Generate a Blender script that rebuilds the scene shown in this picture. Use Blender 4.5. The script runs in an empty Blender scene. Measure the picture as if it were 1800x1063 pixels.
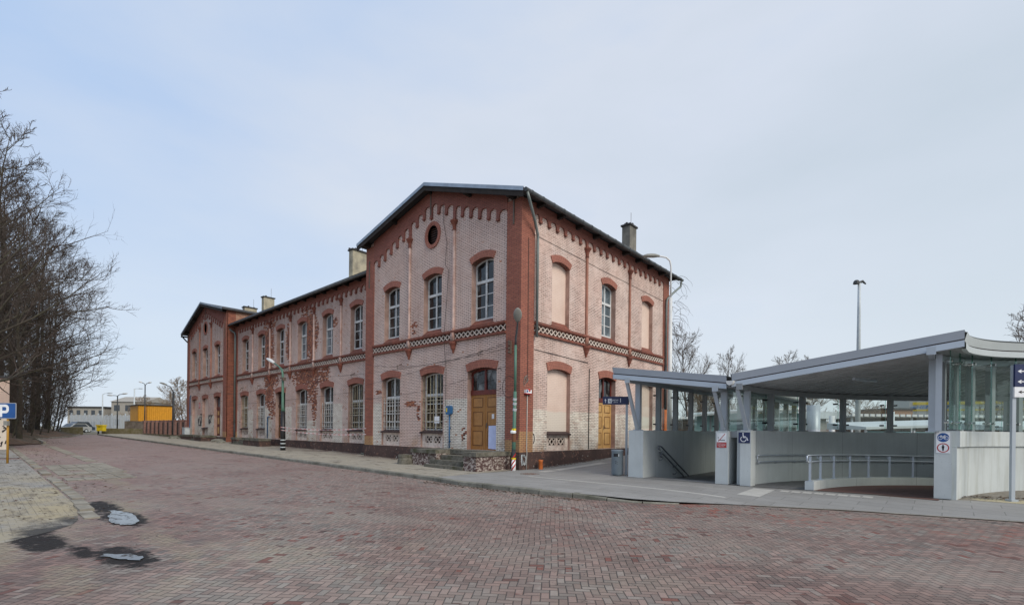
import bpy, bmesh, math, random
import numpy as np
from math import sin, cos, pi, radians, sqrt, atan2, asin
from mathutils import Vector, Matrix, geometry
random.seed(7)
S = bpy.context.scene
COL = S.collection

# ------------------------------------------------------------------ camera
# world frame: X runs along the long street facade, Y into the building,
# the near corner of the station stands on the Z axis.
cam = bpy.data.cameras.new('camera')
cam.sensor_width = 36; cam.lens = 17.04; cam.shift_y = 0.1244
cam.clip_start = 0.1; cam.clip_end = 2500
camo = bpy.data.objects.new('camera', cam); COL.objects.link(camo)
camo.matrix_world = (Matrix.Translation((12.56, -14.435, 1.70)) @ Matrix.Rotation(radians(41.89), 4, 'Z')
                     @ Matrix.Rotation(radians(90), 4, 'X') @ Matrix.Rotation(radians(0.637), 4, 'Z'))
S.camera = camo

# ------------------------------------------------------------------ sky, sun, exposure
S.view_settings.view_transform = 'Standard'; S.view_settings.look = 'None'
S.view_settings.exposure = 0.2; S.view_settings.gamma = 1
SUN_AZ, SUN_EL = radians(98), radians(38)
wd = bpy.data.worlds.new('World'); S.world = wd; wd.use_nodes = True
nt = wd.node_tree; nt.nodes.clear()
def wn(t): return nt.nodes.new(t)
sky = wn('ShaderNodeTexSky'); sky.sky_type = 'NISHITA'; sky.sun_disc = False
sky.sun_elevation = SUN_EL; sky.sun_rotation = SUN_AZ; sky.air_density = 1.2; sky.dust_density = 1.5
tc = wn('ShaderNodeTexCoord')
dot = wn('ShaderNodeVectorMath'); dot.operation = 'DOT_PRODUCT'; dot.inputs[1].default_value = (-0.7445, -0.6677, 0.25)
nt.links.new(tc.outputs['Generated'], dot.inputs[0])
nz = wn('ShaderNodeTexNoise'); nz.inputs['Scale'].default_value = 1.9; nz.inputs['Detail'].default_value = 7; nz.inputs['Distortion'].default_value = 0.1
mp = wn('ShaderNodeMapping'); mp.inputs['Scale'].default_value = (1, 1, 2.6)
nt.links.new(tc.outputs['Generated'], mp.inputs[0]); nt.links.new(mp.outputs[0], nz.inputs['Vector'])
a1 = wn('ShaderNodeMath'); a1.operation = 'MULTIPLY_ADD'; a1.inputs[1].default_value = 0.42; a1.inputs[2].default_value = 0.42
nt.links.new(dot.outputs['Value'], a1.inputs[0])
a2 = wn('ShaderNodeMath'); a2.operation = 'MULTIPLY_ADD'; a2.inputs[1].default_value = 0.8
nt.links.new(nz.outputs[0], a2.inputs[0])
a3 = wn('ShaderNodeMath'); a3.operation = 'SUBTRACT'; a3.inputs[1].default_value = 0.40
nt.links.new(a1.outputs[0], a2.inputs[2]); nt.links.new(a2.outputs[0], a3.inputs[0])
rp = wn('ShaderNodeValToRGB'); cr = rp.color_ramp
cr.elements[0].position = 0.12; cr.elements[0].color = (0.545, 0.615, 0.695, 1)
cr.elements[1].position = 0.80; cr.elements[1].color = (0.43, 0.565, 0.79, 1)
e = cr.elements.new(0.42); e.color = (0.625, 0.680, 0.775, 1)
nt.links.new(a3.outputs[0], rp.inputs[0])
# whiter towards the horizon
sx = wn('ShaderNodeSeparateXYZ'); nt.links.new(tc.outputs['Generated'], sx.inputs[0])
hz = wn('ShaderNodeMapRange'); hz.inputs[1].default_value = 0.0; hz.inputs[2].default_value = 0.45
hz.inputs[3].default_value = 0.75; hz.inputs[4].default_value = 0.0
nt.links.new(sx.outputs[2], hz.inputs[0])
mh = wn('ShaderNodeMixRGB'); mh.inputs[2].default_value = (0.665, 0.73, 0.79, 1)
nt.links.new(hz.outputs[0], mh.inputs[0]); nt.links.new(rp.outputs[0], mh.inputs[1])
ml = wn('ShaderNodeVectorMath'); ml.operation = 'SCALE'; ml.inputs['Scale'].default_value = 10.0
nt.links.new(mh.outputs[0], ml.inputs[0])
mx = wn('ShaderNodeMixRGB'); mx.inputs[0].default_value = 0.88
nt.links.new(sky.outputs[0], mx.inputs[1]); nt.links.new(ml.outputs[0], mx.inputs[2])
bg = wn('ShaderNodeBackground'); bg.inputs['Strength'].default_value = 0.102
nt.links.new(mx.outputs[0], bg.inputs[0])
wo = wn('ShaderNodeOutputWorld'); nt.links.new(bg.outputs[0], wo.inputs[0])
sl = bpy.data.lights.new('sun', 'SUN'); sl.energy = 2.0; sl.angle = radians(28); sl.color = (1.0, 0.92, 0.80)
so = bpy.data.objects.new('sun', sl); COL.objects.link(so)
sd = Vector((sin(SUN_AZ) * cos(SUN_EL), cos(SUN_AZ) * cos(SUN_EL), sin(SUN_EL)))
so.rotation_euler = sd.to_track_quat('Z', 'Y').to_euler()

# ------------------------------------------------------------------ material helpers
class NT:
    def __init__(s, name):
        s.m = bpy.data.materials.new(name); s.m.use_nodes = True
        s.t = s.m.node_tree; s.t.nodes.clear()
        s.out = s.t.nodes.new('ShaderNodeOutputMaterial'); s._pos = None
    def n(s, t, **k):
        x = s.t.nodes.new(t)
        for a, v in k.items(): setattr(x, a, v)
        return x
    def put(s, sock, v):
        if isinstance(v, bpy.types.NodeSocket): s.t.links.new(v, sock)
        elif isinstance(v, (tuple, list)) and len(v) == 3 and sock.type == 'RGBA': sock.default_value = (*v, 1)
        else: sock.default_value = v
    def pos(s):
        if s._pos is None: s._pos = s.n('ShaderNodeNewGeometry').outputs['Position']
        return s._pos
    def xyz(s, v=None):
        x = s.n('ShaderNodeSeparateXYZ'); s.put(x.inputs[0], v if v is not None else s.pos()); return x.outputs
    def comb(s, x, y, z=0.0):
        c = s.n('ShaderNodeCombineXYZ')
        for i, v in enumerate((x, y, z)): s.put(c.inputs[i], v)
        return c.outputs[0]
    def ma(s, op, a, b=None, c=None, clamp=False):
        x = s.n('ShaderNodeMath', operation=op, use_clamp=clamp)
        for i, v in enumerate((a, b, c)):
            if v is not None: s.put(x.inputs[i], v)
        return x.outputs[0]
    def mix(s, f, a, b, mode='MIX'):
        x = s.n('ShaderNodeMix', data_type='RGBA', blend_type=mode)
        s.put(x.inputs[0], f); s.put(x.inputs[6], a); s.put(x.inputs[7], b); return x.outputs[2]
    def mixf(s, f, a, b):
        x = s.n('ShaderNodeMix', data_type='FLOAT')
        s.put(x.inputs[0], f); s.put(x.inputs[2], a); s.put(x.inputs[3], b); return x.outputs[0]
    def noise(s, scale, detail=4, rough=0.6, vec=None, dist=0.0):
        x = s.n('ShaderNodeTexNoise'); s.put(x.inputs['Vector'], vec if vec is not None else s.pos())
        x.inputs['Scale'].default_value = scale; x.inputs['Detail'].default_value = detail
        x.inputs['Roughness'].default_value = rough; x.inputs['Distortion'].default_value = dist
        return x.outputs[0]
    def scale(s, v, sc):
        x = s.n('ShaderNodeVectorMath', operation='MULTIPLY'); s.put(x.inputs[0], v); x.inputs[1].default_value = sc; return x.outputs[0]
    def ramp(s, f, stops, interp='LINEAR'):
        x = s.n('ShaderNodeValToRGB'); r = x.color_ramp; r.interpolation = interp
        while len(r.elements) < len(stops): r.elements.new(0.5)
        for e, (p, c) in zip(r.elements, stops):
            e.position = p; e.color = (c, c, c, 1) if not isinstance(c, tuple) else (*c, 1)
        s.put(x.inputs[0], f); return x.outputs[0]
    def lin(s, f, a, b, c=0.0, d=1.0):
        x = s.n('ShaderNodeMapRange'); s.put(x.inputs[0], f)
        for i, v in enumerate((a, b, c, d)): x.inputs[i + 1].default_value = v
        return x.outputs[0]
    def brick(s, vec, w, h, mortar, offset=0.5, smooth=0.1, bias=0.0):
        x = s.n('ShaderNodeTexBrick', offset=offset); s.put(x.inputs['Vector'], vec)
        x.inputs['Color1'].default_value = (0, 0, 0, 1); x.inputs['Color2'].default_value = (1, 1, 1, 1)
        x.inputs['Mortar'].default_value = (.5, .5, .5, 1); x.inputs['Scale'].default_value = 1
        x.inputs['Mortar Size'].default_value = mortar; x.inputs['Mortar Smooth'].default_value = smooth
        x.inputs['Bias'].default_value = bias
        x.inputs['Brick Width'].default_value = w; x.inputs['Row Height'].default_value = h
        return x.outputs[0], x.outputs[1]
    def bump(s, h, strength=0.4, dist=0.02):
        x = s.n('ShaderNodeBump'); x.inputs['Strength'].default_value = strength
        x.inputs['Distance'].default_value = dist; s.put(x.inputs['Height'], h); return x.outputs[0]
    def bsdf(s, col, rough=0.8, metal=0.0, normal=None, spec=None, done=True):
        b = s.n('ShaderNodeBsdfPrincipled'); s.put(b.inputs['Base Color'], col); s.put(b.inputs['Roughness'], rough)
        s.put(b.inputs['Metallic'], metal)
        if normal is not None: s.put(b.inputs['Normal'], normal)
        if spec is not None: s.put(b.inputs['Specular IOR Level'], spec)
        if done: s.t.links.new(b.outputs[0], s.out.inputs[0])
        return b.outputs[0]

def plain(name, col, rough=0.7, metal=0.0, var=0.25, sc=3.0, bump=0.0, spec=None, dirt=None):
    n = NT(name)
    f = n.noise(sc, 5)
    c = n.mix(n.lin(f, 0.3, 0.7), tuple(x * (1 - var) for x in col), tuple(min(1, x * (1 + var)) for x in col))
    if dirt:
        g = n.noise(sc * 0.31, 6, 0.7)
        c = n.mix(n.lin(g, 0.48, 0.66, 0, 0.75), c, dirt)
    nm = n.bump(n.noise(sc * 9, 4), bump, 0.02) if bump else None
    n.bsdf(c, rough, metal, nm, spec); return n.m

M = {}
def brickcoord(n):
    x, y, z = n.xyz()
    u = n.ma('ADD', x, y)
    return x, y, z, u, n.comb(u, z, 0.0)

def blobs(n, u, z, lst):
    tot = None
    for (cx, cz, rx, rz, a) in lst:
        dx = n.ma('DIVIDE', n.ma('SUBTRACT', u, cx), rx); dz = n.ma('DIVIDE', n.ma('SUBTRACT', z, cz), rz)
        d = n.ma('ADD', n.ma('MULTIPLY', dx, dx), n.ma('MULTIPLY', dz, dz))
        v = n.ma('MULTIPLY', n.ma('SUBTRACT', 1.0, d, clamp=True), a)
        tot = v if tot is None else n.ma('MAXIMUM', tot, v)
    return tot

def wall_material(name, side):
    n = NT(name)
    x, y, z, u, vec = brickcoord(n)
    rnd, mort = n.brick(vec, 0.262, 0.0745, 0.0105)
    big = n.noise(0.55, 6, 0.65); fine = n.noise(7.0, 4, 0.7); mid = n.noise(2.2, 5, 0.6)
    streak = n.noise(1.0, 5, 0.65, n.scale(n.pos(), (2.4, 2.4, 0.22)))
    pink = n.mix(rnd, (0.72, 0.525, 0.455), (0.59, 0.415, 0.355))
    pink = n.mix(n.lin(big, 0.35, 0.7), pink, (0.70, 0.57, 0.515))
    pink = n.mix(n.lin(streak, 0.5, 0.72, 0, 0.55), pink, (0.52, 0.36, 0.30))
    white = n.mix(rnd, (0.84, 0.79, 0.70), (0.74, 0.68, 0.59))
    white = n.mix(n.lin(mid, 0.45, 0.75, 0, 0.6), white, (0.60, 0.53, 0.45))
    if side == 'A':     # limewashed bands, each pier its own height
        X0 = -45.0
        st = [(-45, 2.75), (-41.9, 0.0), (-41.2, 2.75), (-34.4, 0.3), (-32.2, 3.1), (-31.6, 0.4), (-30.0, 3.1), (-28.35, 0.0),
              (-26.6, 3.2), (-24.75, 0.4), (-22.95, 3.2), (-21.3, 0.0), (-19.5, 2.2), (-17.75, 0.0), (-16.0, 3.2), (-14.3, 0.0), (-12.5, 3.1),
              (-11.1, 3.0), (-9.65, 0.3), (-7.98, 0.35), (-6.3, 0.5), (-4.62, 3.05), (-3.05, 2.0), (-1.28, 3.05)]
        hb = n.ramp(n.lin(u, X0, 0.0), [((a - X0) / -X0, b / 4.0) for a, b in st], 'CONSTANT')
        hb = n.ma('MULTIPLY', n.xyz(hb)[0], 4.0)
        jag = n.ma('MULTIPLY_ADD', n.ma('SUBTRACT', rnd, 0.5), 0.10, n.ma('MULTIPLY', n.ma('SUBTRACT', mid, 0.5), 0.12))
        wm = n.lin(n.ma('SUBTRACT', n.ma('ADD', hb, jag), z), -0.02, 0.02)
    else:
        wm = n.lin(n.ma('SUBTRACT', 2.56, n.ma('ADD', z, n.ma('MULTIPLY', n.ma('SUBTRACT', mid, 0.5), 0.10))), -0.02, 0.02)
    c = n.mix(wm, pink, white)
    if side == 'B':
        stn = n.lin(n.noise(1.4, 5, 0.6, n.scale(n.pos(), (1, 1, 0.6))), 0.50, 0.70, 0, 0.45)
        c = n.mix(n.ma('MULTIPLY', stn, n.lin(z, 2.6, 3.6, 1, 0.35)), c, (0.60, 0.45, 0.37))
    # yellow rust wash low down
    low = n.ma('MULTIPLY', n.lin(z, 0.85, 1.75, 1, 0), n.lin(n.noise(1.1, 4), 0.48, 0.66))
    c = n.mix(n.ma('MULTIPLY', low, 0.75), c, (0.46, 0.255, 0.12))
    # worn grey-brown soiling
    c = n.mix(n.lin(fine, 0.56, 0.80, 0, 0.7), c, (0.38, 0.27, 0.235))
    if side == 'A':     # flaked patches that show bare brick
        L = [(-25.5, 7.7, 1.0, 2.3, 1.05), (-24.9, 5.2, 1.2, 0.7, .95), (-25.2, 4.2, 0.9, 1.1, .85), (-22.9, 8.0, 0.3, 1.1, .72), (-21.9, 7.9, 0.4, 1.4, .85),
             (-18.9, 7.9, 1.25, 1.7, 1.1), (-18.9, 6.7, .9, .8, .8), (-19.1, 9.2, .7, .8, .65), (-19.0, 5.15, 1.9, .7, 1.0), (-18.3, 4.3, .8, 1.0, .68),
             (-17.9, 3.2, .35, 1.4, .66), (-16.0, 8.0, 0.45, 0.9, .92), (-15.4, 8.3, 0.45, .4, .7), (-16.7, 5.1, 0.8, .6, .72), (-24.6, 3.2, 0.7, 1.0, .62), (-25.0, 9.5, .8, .5, .6),
             (-7.1, 2.92, 0.9, 0.2, .62), (-6.45, 2.5, 0.22, 0.6, .52), (-7.0, 6.65, 0.6, 0.5, .36), (-10.0, 3.6, 0.5, 0.16, .5), (-3.2, 1.5, 0.3, 0.5, .36)]
        L = [(a_, b_, c_ * (1.4 if a_ < -11 else 1), d_ * (1.25 if a_ < -11 else 1), e_ * (1.05 if a_ < -11 else 1)) for a_, b_, c_, d_, e_ in L]
        b = blobs(n, u, z, L)
        jit = n.ma('ADD', n.ma('MULTIPLY', n.ma('SUBTRACT', rnd, 0.5), 0.85), n.ma('MULTIPLY', n.ma('SUBTRACT', mid, 0.5), 1.1))
        v = n.ma('ADD', n.ma('MULTIPLY', b, 0.80), n.ma('MULTIPLY', n.lin(b, 0.0, 0.45), jit))
        pm = n.lin(v, 0.24, 0.32)
        base = n.lin(n.ma('ADD', n.ma('MULTIPLY', rnd, 0.5), n.ma('ADD', mid, n.ma('MULTIPLY', n.lin(x, -30, -8, 0.07, -0.04), 1.0))), 1.11, 1.18, 0, 0.9)
        pm = n.ma('MAXIMUM', pm, base)
        wr = n.n('ShaderNodeTexWhiteNoise', noise_dimensions='2D'); n.put(wr.inputs['Vector'], n.comb(n.ma('FLOOR', n.ma('DIVIDE', u, .131)), n.ma('FLOOR', n.ma('DIVIDE', z, .0745))))
        raw = n.ramp(wr.outputs['Value'], [(0, (0.07, 0.03, 0.022)), (.3, (0.24, 0.07, 0.04)), (.65, (0.40, 0.13, 0.06)), (1, (0.52, 0.22, 0.11))])
        raw = n.mix(n.lin(fine, 0.50, 0.68), raw, (0.10, 0.042, 0.034))
        spots = n.ma('MULTIPLY', n.ma('GREATER_THAN', wr.outputs['Value'], n.lin(x, -33, -10, .93, .995)), n.lin(mid, .35, .55)); pm = n.ma('MAXIMUM', pm, n.ma('MULTIPLY', spots, .85))
        soot = n.ma('MULTIPLY', n.lin(z, 7.5, 10.2), n.lin(x, -10.5, -12.0, 0, 1)); c = n.mix(n.ma('MULTIPLY', soot, n.lin(streak, .35, .6, .15, .6)), c, (0.33, 0.235, 0.21))
        c = n.mix(pm, c, raw)
        mort_amt = n.lin(n.noise(1.3, 3), 0.3, 0.62, 0.62, 1.0)
        holes = n.lin(n.noise(8.0, 3, .6), .69, .73); c = n.mix(n.ma('MULTIPLY', holes, .8), c, (0.13, 0.075, 0.06))
    else:
        mort_amt = n.lin(n.noise(0.9, 5), 0.38, 0.60, 0.25, 1.0)
        holes = n.lin(n.noise(9.0, 3, .6), .70, .74); c = n.mix(n.ma('MULTIPLY', holes, .8), c, (0.12, 0.075, 0.065))
        grime = n.lin(n.noise(1.0, 6, .7, n.scale(n.pos(), (1.5, 1.5, .25))), .52, .70, 0, .5); c = n.mix(grime, c, (0.40, 0.30, 0.26))
        c = n.mix(n.lin(rnd, .80, .98, 0, .55), c, (0.44, 0.30, 0.25))
    c = n.mix(n.ma('MULTIPLY', mort, mort_amt), c, (0.10, 0.07, 0.066))
    h = n.ma('SUBTRACT', n.ma('MULTIPLY', fine, 0.4), mort)
    n.bsdf(c, 0.88, 0, n.bump(h, 0.5, 0.012)); return n.m

def red_material(name, c1=(0.38, 0.135, 0.088), c2=(0.285, 0.094, 0.064), vert=False, low=True):
    n = NT(name)
    x, y, z, u, vec = brickcoord(n)
    if vert: vec = n.comb(z, u, 0.0)
    rnd, mort = n.brick(vec, 0.262, 0.0745, 0.009)
    c = n.mix(rnd, c1, c2)
    c = n.mix(n.lin(n.noise(1.2, 5), 0.4, 0.7, 0, 0.6), c, tuple(a * 0.62 for a in c1))
    c = n.mix(n.lin(n.noise(6, 4), 0.62, 0.78, 0, 0.7), c, (0.42, 0.20, 0.13))
    if low:   # ochre wash on the foot of the corner piers
        lm = n.lin(n.ma('ADD', n.ma('MULTIPLY', n.lin(x, -0.02, 0.02, -0.35, 0.0), -1.0), z), 1.63, 1.67, 1, 0)
        lm = n.ma('MULTIPLY', lm, n.lin(n.noise(1.7, 4), 0.30, 0.5, 0.45, 0.95))
        c = n.mix(lm, c, (0.44, 0.26, 0.12))
    c = n.mix(n.ma('MULTIPLY', mort, 0.85), c, (0.085, 0.05, 0.045))
    n.bsdf(c, 0.85, 0, n.bump(n.ma('SUBTRACT', 1.0, mort), 0.5, 0.012)); return n.m

def build_materials():
    M['wallA'] = wall_material('painted_brick_street', 'A')
    M['wallB'] = wall_material('painted_brick_side', 'B')
    M['red'] = red_material('red_brick')
    M['redraw'] = red_material('bare_red_brick', (0.36, 0.125, 0.07), (0.20, 0.062, 0.042), low=False)
    M['redarch'] = red_material('red_arch_brick', (0.43, 0.165, 0.115), (0.36, 0.13, 0.09), vert=True, low=False)
    M['redtrim'] = plain('red_terracotta', (0.20, 0.065, 0.043), 0.85, 0, 0.35, 5, 0.2, dirt=(0.13, 0.06, 0.045))
    M['redfrieze'] = red_material('red_frieze_brick', (0.32, 0.112, 0.08), (0.255, 0.085, 0.062), low=False)
    M['pinkshaft'] = plain('pink_column_paint', (0.58, 0.43, 0.38), 0.85, 0, 0.2, 4, 0.2, dirt=(0.34, 0.15, 0.10))
    M['redshaft'] = plain('red_column_paint', (0.34, 0.16, 0.115), 0.85, 0, 0.2, 4, 0.2)
    M['brickyel'] = red_material('yellowed_upper_brick', (0.50, 0.30, 0.21), (0.34, 0.16, 0.10), low=False)
    # reveals and infill
    n = NT('painted_infill'); z = n.xyz()[2]
    c = n.mix(n.lin(n.noise(1.2, 5), 0.35, 0.7), (0.74, 0.585, 0.50), (0.65, 0.49, 0.41))
    c = n.mix(n.lin(n.ma('ADD', z, n.ma('MULTIPLY', n.noise(3), 0.12)), 2.54, 2.62, 1, 0), c, (0.68, 0.61, 0.53))
    x, y, zz, u, vec = brickcoord(n); rnd, mort = n.brick(vec, 0.262, 0.0745, 0.006)
    c = n.mix(n.ma('MULTIPLY', mort, 0.35), c, (0.3, 0.22, 0.2)); n.bsdf(c, 0.9); M['infill'] = n.m
    M['reveal'] = plain('pinkish_reveal_paint', (0.42, 0.285, 0.24), .9, 0, .22, 3, dirt=(0.28, 0.16, 0.12))
    # plinth: dark bitumen paint peeling off stone and brick
    n = NT('peeling_dark_plinth'); p = n.noise(3.2, 6, 0.7); q = n.noise(9, 5, 0.7)
    c = n.mix(n.lin(n.noise(1, 4), 0.35, 0.65), (0.050, 0.030, 0.027), (0.085, 0.05, 0.042))
    c = n.mix(n.lin(n.ma('ADD', n.ma('MULTIPLY', p, 0.6), n.ma('MULTIPLY', q, 0.4)), 0.54, 0.60), c, (0.20, 0.105, 0.08))
    c = n.mix(n.lin(n.noise(5.3, 4, 0.6, n.scale(n.pos(), (1, 1, 1.7))), 0.66, 0.70), c, (0.33, 0.31, 0.28))
    n.bsdf(c, 0.8, 0, n.bump(q, 0.6, 0.03)); M['plinth'] = n.m
    n = NT('flaked_stone'); q = n.noise(7, 5, 0.75, n.scale(n.pos(), (1, 1, 1.5)), 0.6); p = n.noise(1.3, 4)
    c = n.mix(n.lin(q, 0.50, 0.56), (0.085, 0.048, 0.044), (0.40, 0.35, 0.32))
    c = n.mix(n.lin(p, 0.5, 0.62, 0, 0.8), c, (0.10, 0.085, 0.06)); n.bsdf(c, 0.9, 0, n.bump(q, 0.7, 0.03)); M['flaked'] = n.m
    n = NT('mossy_step_stone'); q = n.noise(4, 6, 0.7)
    c = n.mix(n.lin(q, 0.35, 0.6), (0.075, 0.07, 0.055), (0.175, 0.163, 0.135))
    c = n.mix(n.lin(n.noise(1.7, 5), 0.5, 0.66), c, (0.062, 0.062, 0.032)); n.bsdf(c, 0.95, 0, n.bump(q, 0.6, 0.03)); M['step'] = n.m
    M['latt'] = plain('lattice_white', (0.66, 0.57, 0.50), 0.85, 0, 0.2, 8, dirt=(0.42, 0.30, 0.25))
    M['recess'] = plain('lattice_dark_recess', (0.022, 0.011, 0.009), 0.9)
    M['sill'] = plain('dark_brown_sill', (0.052, 0.030, 0.028), 0.7, 0, 0.4, 6)
    M['winwhite'] = plain('weathered_white_window_paint', (0.60, 0.61, 0.61), 0.6, 0, 0.12, 9, dirt=(0.36, 0.36, 0.36))
    M['grille'] = plain('white_grille_paint', (0.62, 0.62, 0.60), 0.5, 0, 0.2, 12, dirt=(0.36, 0.27, 0.17))
    M['grilleyel'] = plain('yellowed_grille_paint', (0.47, 0.42, 0.30), 0.5, 0, 0.3, 12, dirt=(0.25, 0.17, 0.09))
    # panes: dark rooms, old glass with a slight ripple, pale patches paint in reflections and curtains
    def pane(name, dark, light, amt):
        n = NT(name); x, y, z = n.xyz(); f = n.noise(2.6, 3, 0.5, n.scale(n.pos(), (1.0, 1.0, 0.45)))
        c = n.mix(n.lin(f, 0.50, 0.60, 0, amt), dark, light)
        n.bsdf(c, 0.04, 0, n.bump(n.noise(1.3, 2), 0.16, 0.08), 0.6); return n.m
    M['pane'] = pane('old_window_glass', (0.010, 0.012, 0.014), (0.10, 0.12, 0.13), 0.7)
    M['panebrown'] = pane('brown_dark_window_glass', (0.018, 0.014, 0.009), (0.05, 0.045, 0.03), 0.8)
    M['paneblue'] = pane('pale_window_glass', (0.09, 0.12, 0.14), (0.23, 0.28, 0.31), 0.9)
    M['panehall'] = pane('door_transom_glass', (0.012, 0.013, 0.015), (0.20, 0.205, 0.205), 0.8)
    # doors
    n = NT('ochre_door_wood'); x, y, z = n.xyz(); g = n.noise(3.0, 5, 0.6, n.scale(n.pos(), (7, 7, 0.5)))
    c = n.mix(n.lin(g, 0.3, 0.7), (0.40, 0.195, 0.06), (0.28, 0.125, 0.034)); c = n.mix(n.lin(n.noise(9), 0.62, 0.75, 0, 0.6), c, (0.2, 0.09, 0.03))
    n.bsdf(c, 0.5, 0, None, 0.35); M['door'] = n.m
    M['doorpanel'] = plain('ochre_door_panel', (0.385, 0.185, 0.056), 0.5, 0, 0.2, 4, dirt=(0.25, 0.115, 0.035))
    M['doorlight'] = plain('yellow_door_wood', (0.54, 0.33, 0.125), 0.5, 0, 0.15, 4, dirt=(0.40, 0.22, 0.08))
    M['dooredge'] = plain('dark_door_moulding', (0.15, 0.062, 0.018), 0.6)
    M['maroon'] = plain('maroon_frame_paint', (0.13, 0.022, 0.014), 0.5, 0, 0.3, 5)
    M['doordark'] = plain('dark_brown_door', (0.055, 0.025, 0.015), 0.6, 0, 0.4, 4)
    M['rustgrille'] = plain('rusty_grille', (0.13, 0.055, 0.03), 0.8, 0.2, 0.4, 9)
    # roofs and metal
    M['tin'] = plain('zinc_edge_trim', (0.34, 0.39, 0.45), 0.45, 0.5, 0.15, 2.2, dirt=(0.24, 0.27, 0.31))
    M['gutter'] = plain('dark_gutter_zinc', (0.085, 0.09, 0.095), 0.5, 0.4, 0.3, 3)
    M['felt'] = plain('dark_roofing_felt', (0.05, 0.05, 0.053), 0.9, 0, 0.3, 2, 0.2)
    M['soffit'] = plain('dark_soffit_boards', (0.020, 0.015, 0.013), 0.9, 0, 0.4, 3)
    M['dpipe'] = plain('grey_green_downpipe', (0.185, 0.215, 0.21), 0.5, 0.35, 0.18, 2.5, dirt=(0.15, 0.16, 0.15))
    M['dpdark'] = plain('black_stained_downpipe', (0.05, 0.055, 0.06), 0.6, 0.2, 0.4, 2.5)
    M['chim'] = plain('yellow_grey_render', (0.42, 0.38, 0.28), 0.95, 0, 0.25, 2.4, 0.5, dirt=(0.17, 0.16, 0.14))
    M['chimdark'] = plain('sooty_grey_render', (0.20, 0.19, 0.165), 0.95, 0, 0.3, 2.4, 0.5, dirt=(0.10, 0.095, 0.085))
    # shelter
    n = NT('pale_grey_concrete'); z = n.xyz()[2]
    st = n.noise(1.6, 5, 0.6, n.scale(n.pos(), (3, 3, 0.3)))
    c = n.mix(n.lin(n.noise(1.3, 5), 0.35, 0.7), (0.545, 0.58, 0.58), (0.485, 0.515, 0.515))
    c = n.mix(n.lin(st, 0.50, 0.74, 0, 0.3), c, (0.36, 0.385, 0.375)); c = n.mix(n.lin(n.noise(22), 0.6, 0.75, 0, 0.4), c, (0.30, 0.32, 0.325))
    yy = n.xyz()[1]; jt = n.ma('LESS_THAN', n.ma('FLOORED_MODULO', n.ma('ADD', yy, .55), 2.4), .014); c = n.mix(n.ma('MULTIPLY', jt, .6), c, (0.12, 0.13, 0.13))
    drip = n.noise(2.6, 6, .7, n.scale(n.pos(), (4, 4, .12))); c = n.mix(n.ma('MULTIPLY', n.lin(drip, .56, .72, 0, .3), n.lin(z, .6, 1.7)), c, (0.27, 0.285, 0.265))
    n.bsdf(c, 0.8, 0, n.bump(n.noise(40, 2), 0.1, 0.01)); M['conc'] = n.m
    n = NT('green_grey_concrete'); st = n.noise(1.6, 5, 0.6, n.scale(n.pos(), (3, 3, 0.3)))
    c = n.mix(n.lin(n.noise(1.3, 5), 0.35, 0.7), (0.53, 0.57, 0.57), (0.475, 0.51, 0.51)); c = n.mix(n.lin(st, 0.5, 0.7, 0, 0.55), c, (0.33, 0.345, 0.30))
    drip = n.noise(2.6, 6, .7, n.scale(n.pos(), (4, 4, .12))); c = n.mix(n.lin(drip, .56, .72, 0, .35), c, (0.30, 0.315, 0.28))
    n.bsdf(c, 0.8); M['concg'] = n.m
    M['steel'] = plain('blue_grey_steel_paint', (0.40, 0.445, 0.49), 0.42, 0.15, 0.06, 1.4)
    M['steeld'] = plain('shaded_and_grey_steel', (0.26, 0.28, 0.295), 0.5, 0.15, 0.08, 1.4)  # rear shelter posts: shade put into the colour; also plain grey metal
    M['fascia'] = plain('blue_grey_roof_trim', (0.43, 0.485, 0.55), 0.36, 0.25, 0.06, 0.8)
    M['fascialt'] = plain('pale_grey_roof_trim', (0.53, 0.57, 0.575), 0.4, 0.2, 0.06, 0.8)
    M['groove'] = plain('dark_groove', (0.07, 0.055, 0.055), 0.8)
    M['ceil'] = plain('galvanised_ceiling_sheet', (0.46, 0.48, 0.495), 0.55, 0.3, 0.15, 2)
    M['rail'] = plain('galvanised_rail', (0.47, 0.52, 0.58), 0.38, 0.45, 0.08, 3)
    M['raild'] = plain('dark_steel_rail', (0.15, 0.165, 0.19), 0.4, 0.5, 0.1, 3)
    M['clamp'] = plain('dark_clamp', (0.035, 0.035, 0.04), 0.3, 0.8)
    M['clampbright'] = plain('polished_clamp', (0.7, 0.7, 0.7), 0.12, 1.0)
    def glass(name, tint, refl):
        n = NT(name); tr = n.n('ShaderNodeBsdfTransparent'); tr.inputs[0].default_value = (*tint, 1)
        gl = n.n('ShaderNodeBsdfGlossy'); gl.inputs['Roughness'].default_value = 0.02; gl.inputs[0].default_value = (.85, .95, .92, 1)
        ge = n.n('ShaderNodeNewGeometry'); dp = n.n('ShaderNodeVectorMath', operation='DOT_PRODUCT')
        n.t.links.new(ge.outputs['Normal'], dp.inputs[0]); n.t.links.new(ge.outputs['Incoming'], dp.inputs[1])
        f = n.ma('POWER', n.ma('SUBTRACT', 1.0, n.ma('ABSOLUTE', dp.outputs['Value'])), 5.0)
        f = n.ma('MULTIPLY', n.ma('MULTIPLY_ADD', f, 0.90, 0.055), refl, clamp=True)
        df = n.n('ShaderNodeBsdfDiffuse'); df.inputs[0].default_value = (.42, .54, .51, 1)
        m0 = n.n('ShaderNodeMixShader'); m0.inputs[0].default_value = 0.045
        n.t.links.new(tr.outputs[0], m0.inputs[1]); n.t.links.new(df.outputs[0], m0.inputs[2])
        m = n.n('ShaderNodeMixShader'); n.put(m.inputs[0], f)
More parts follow.
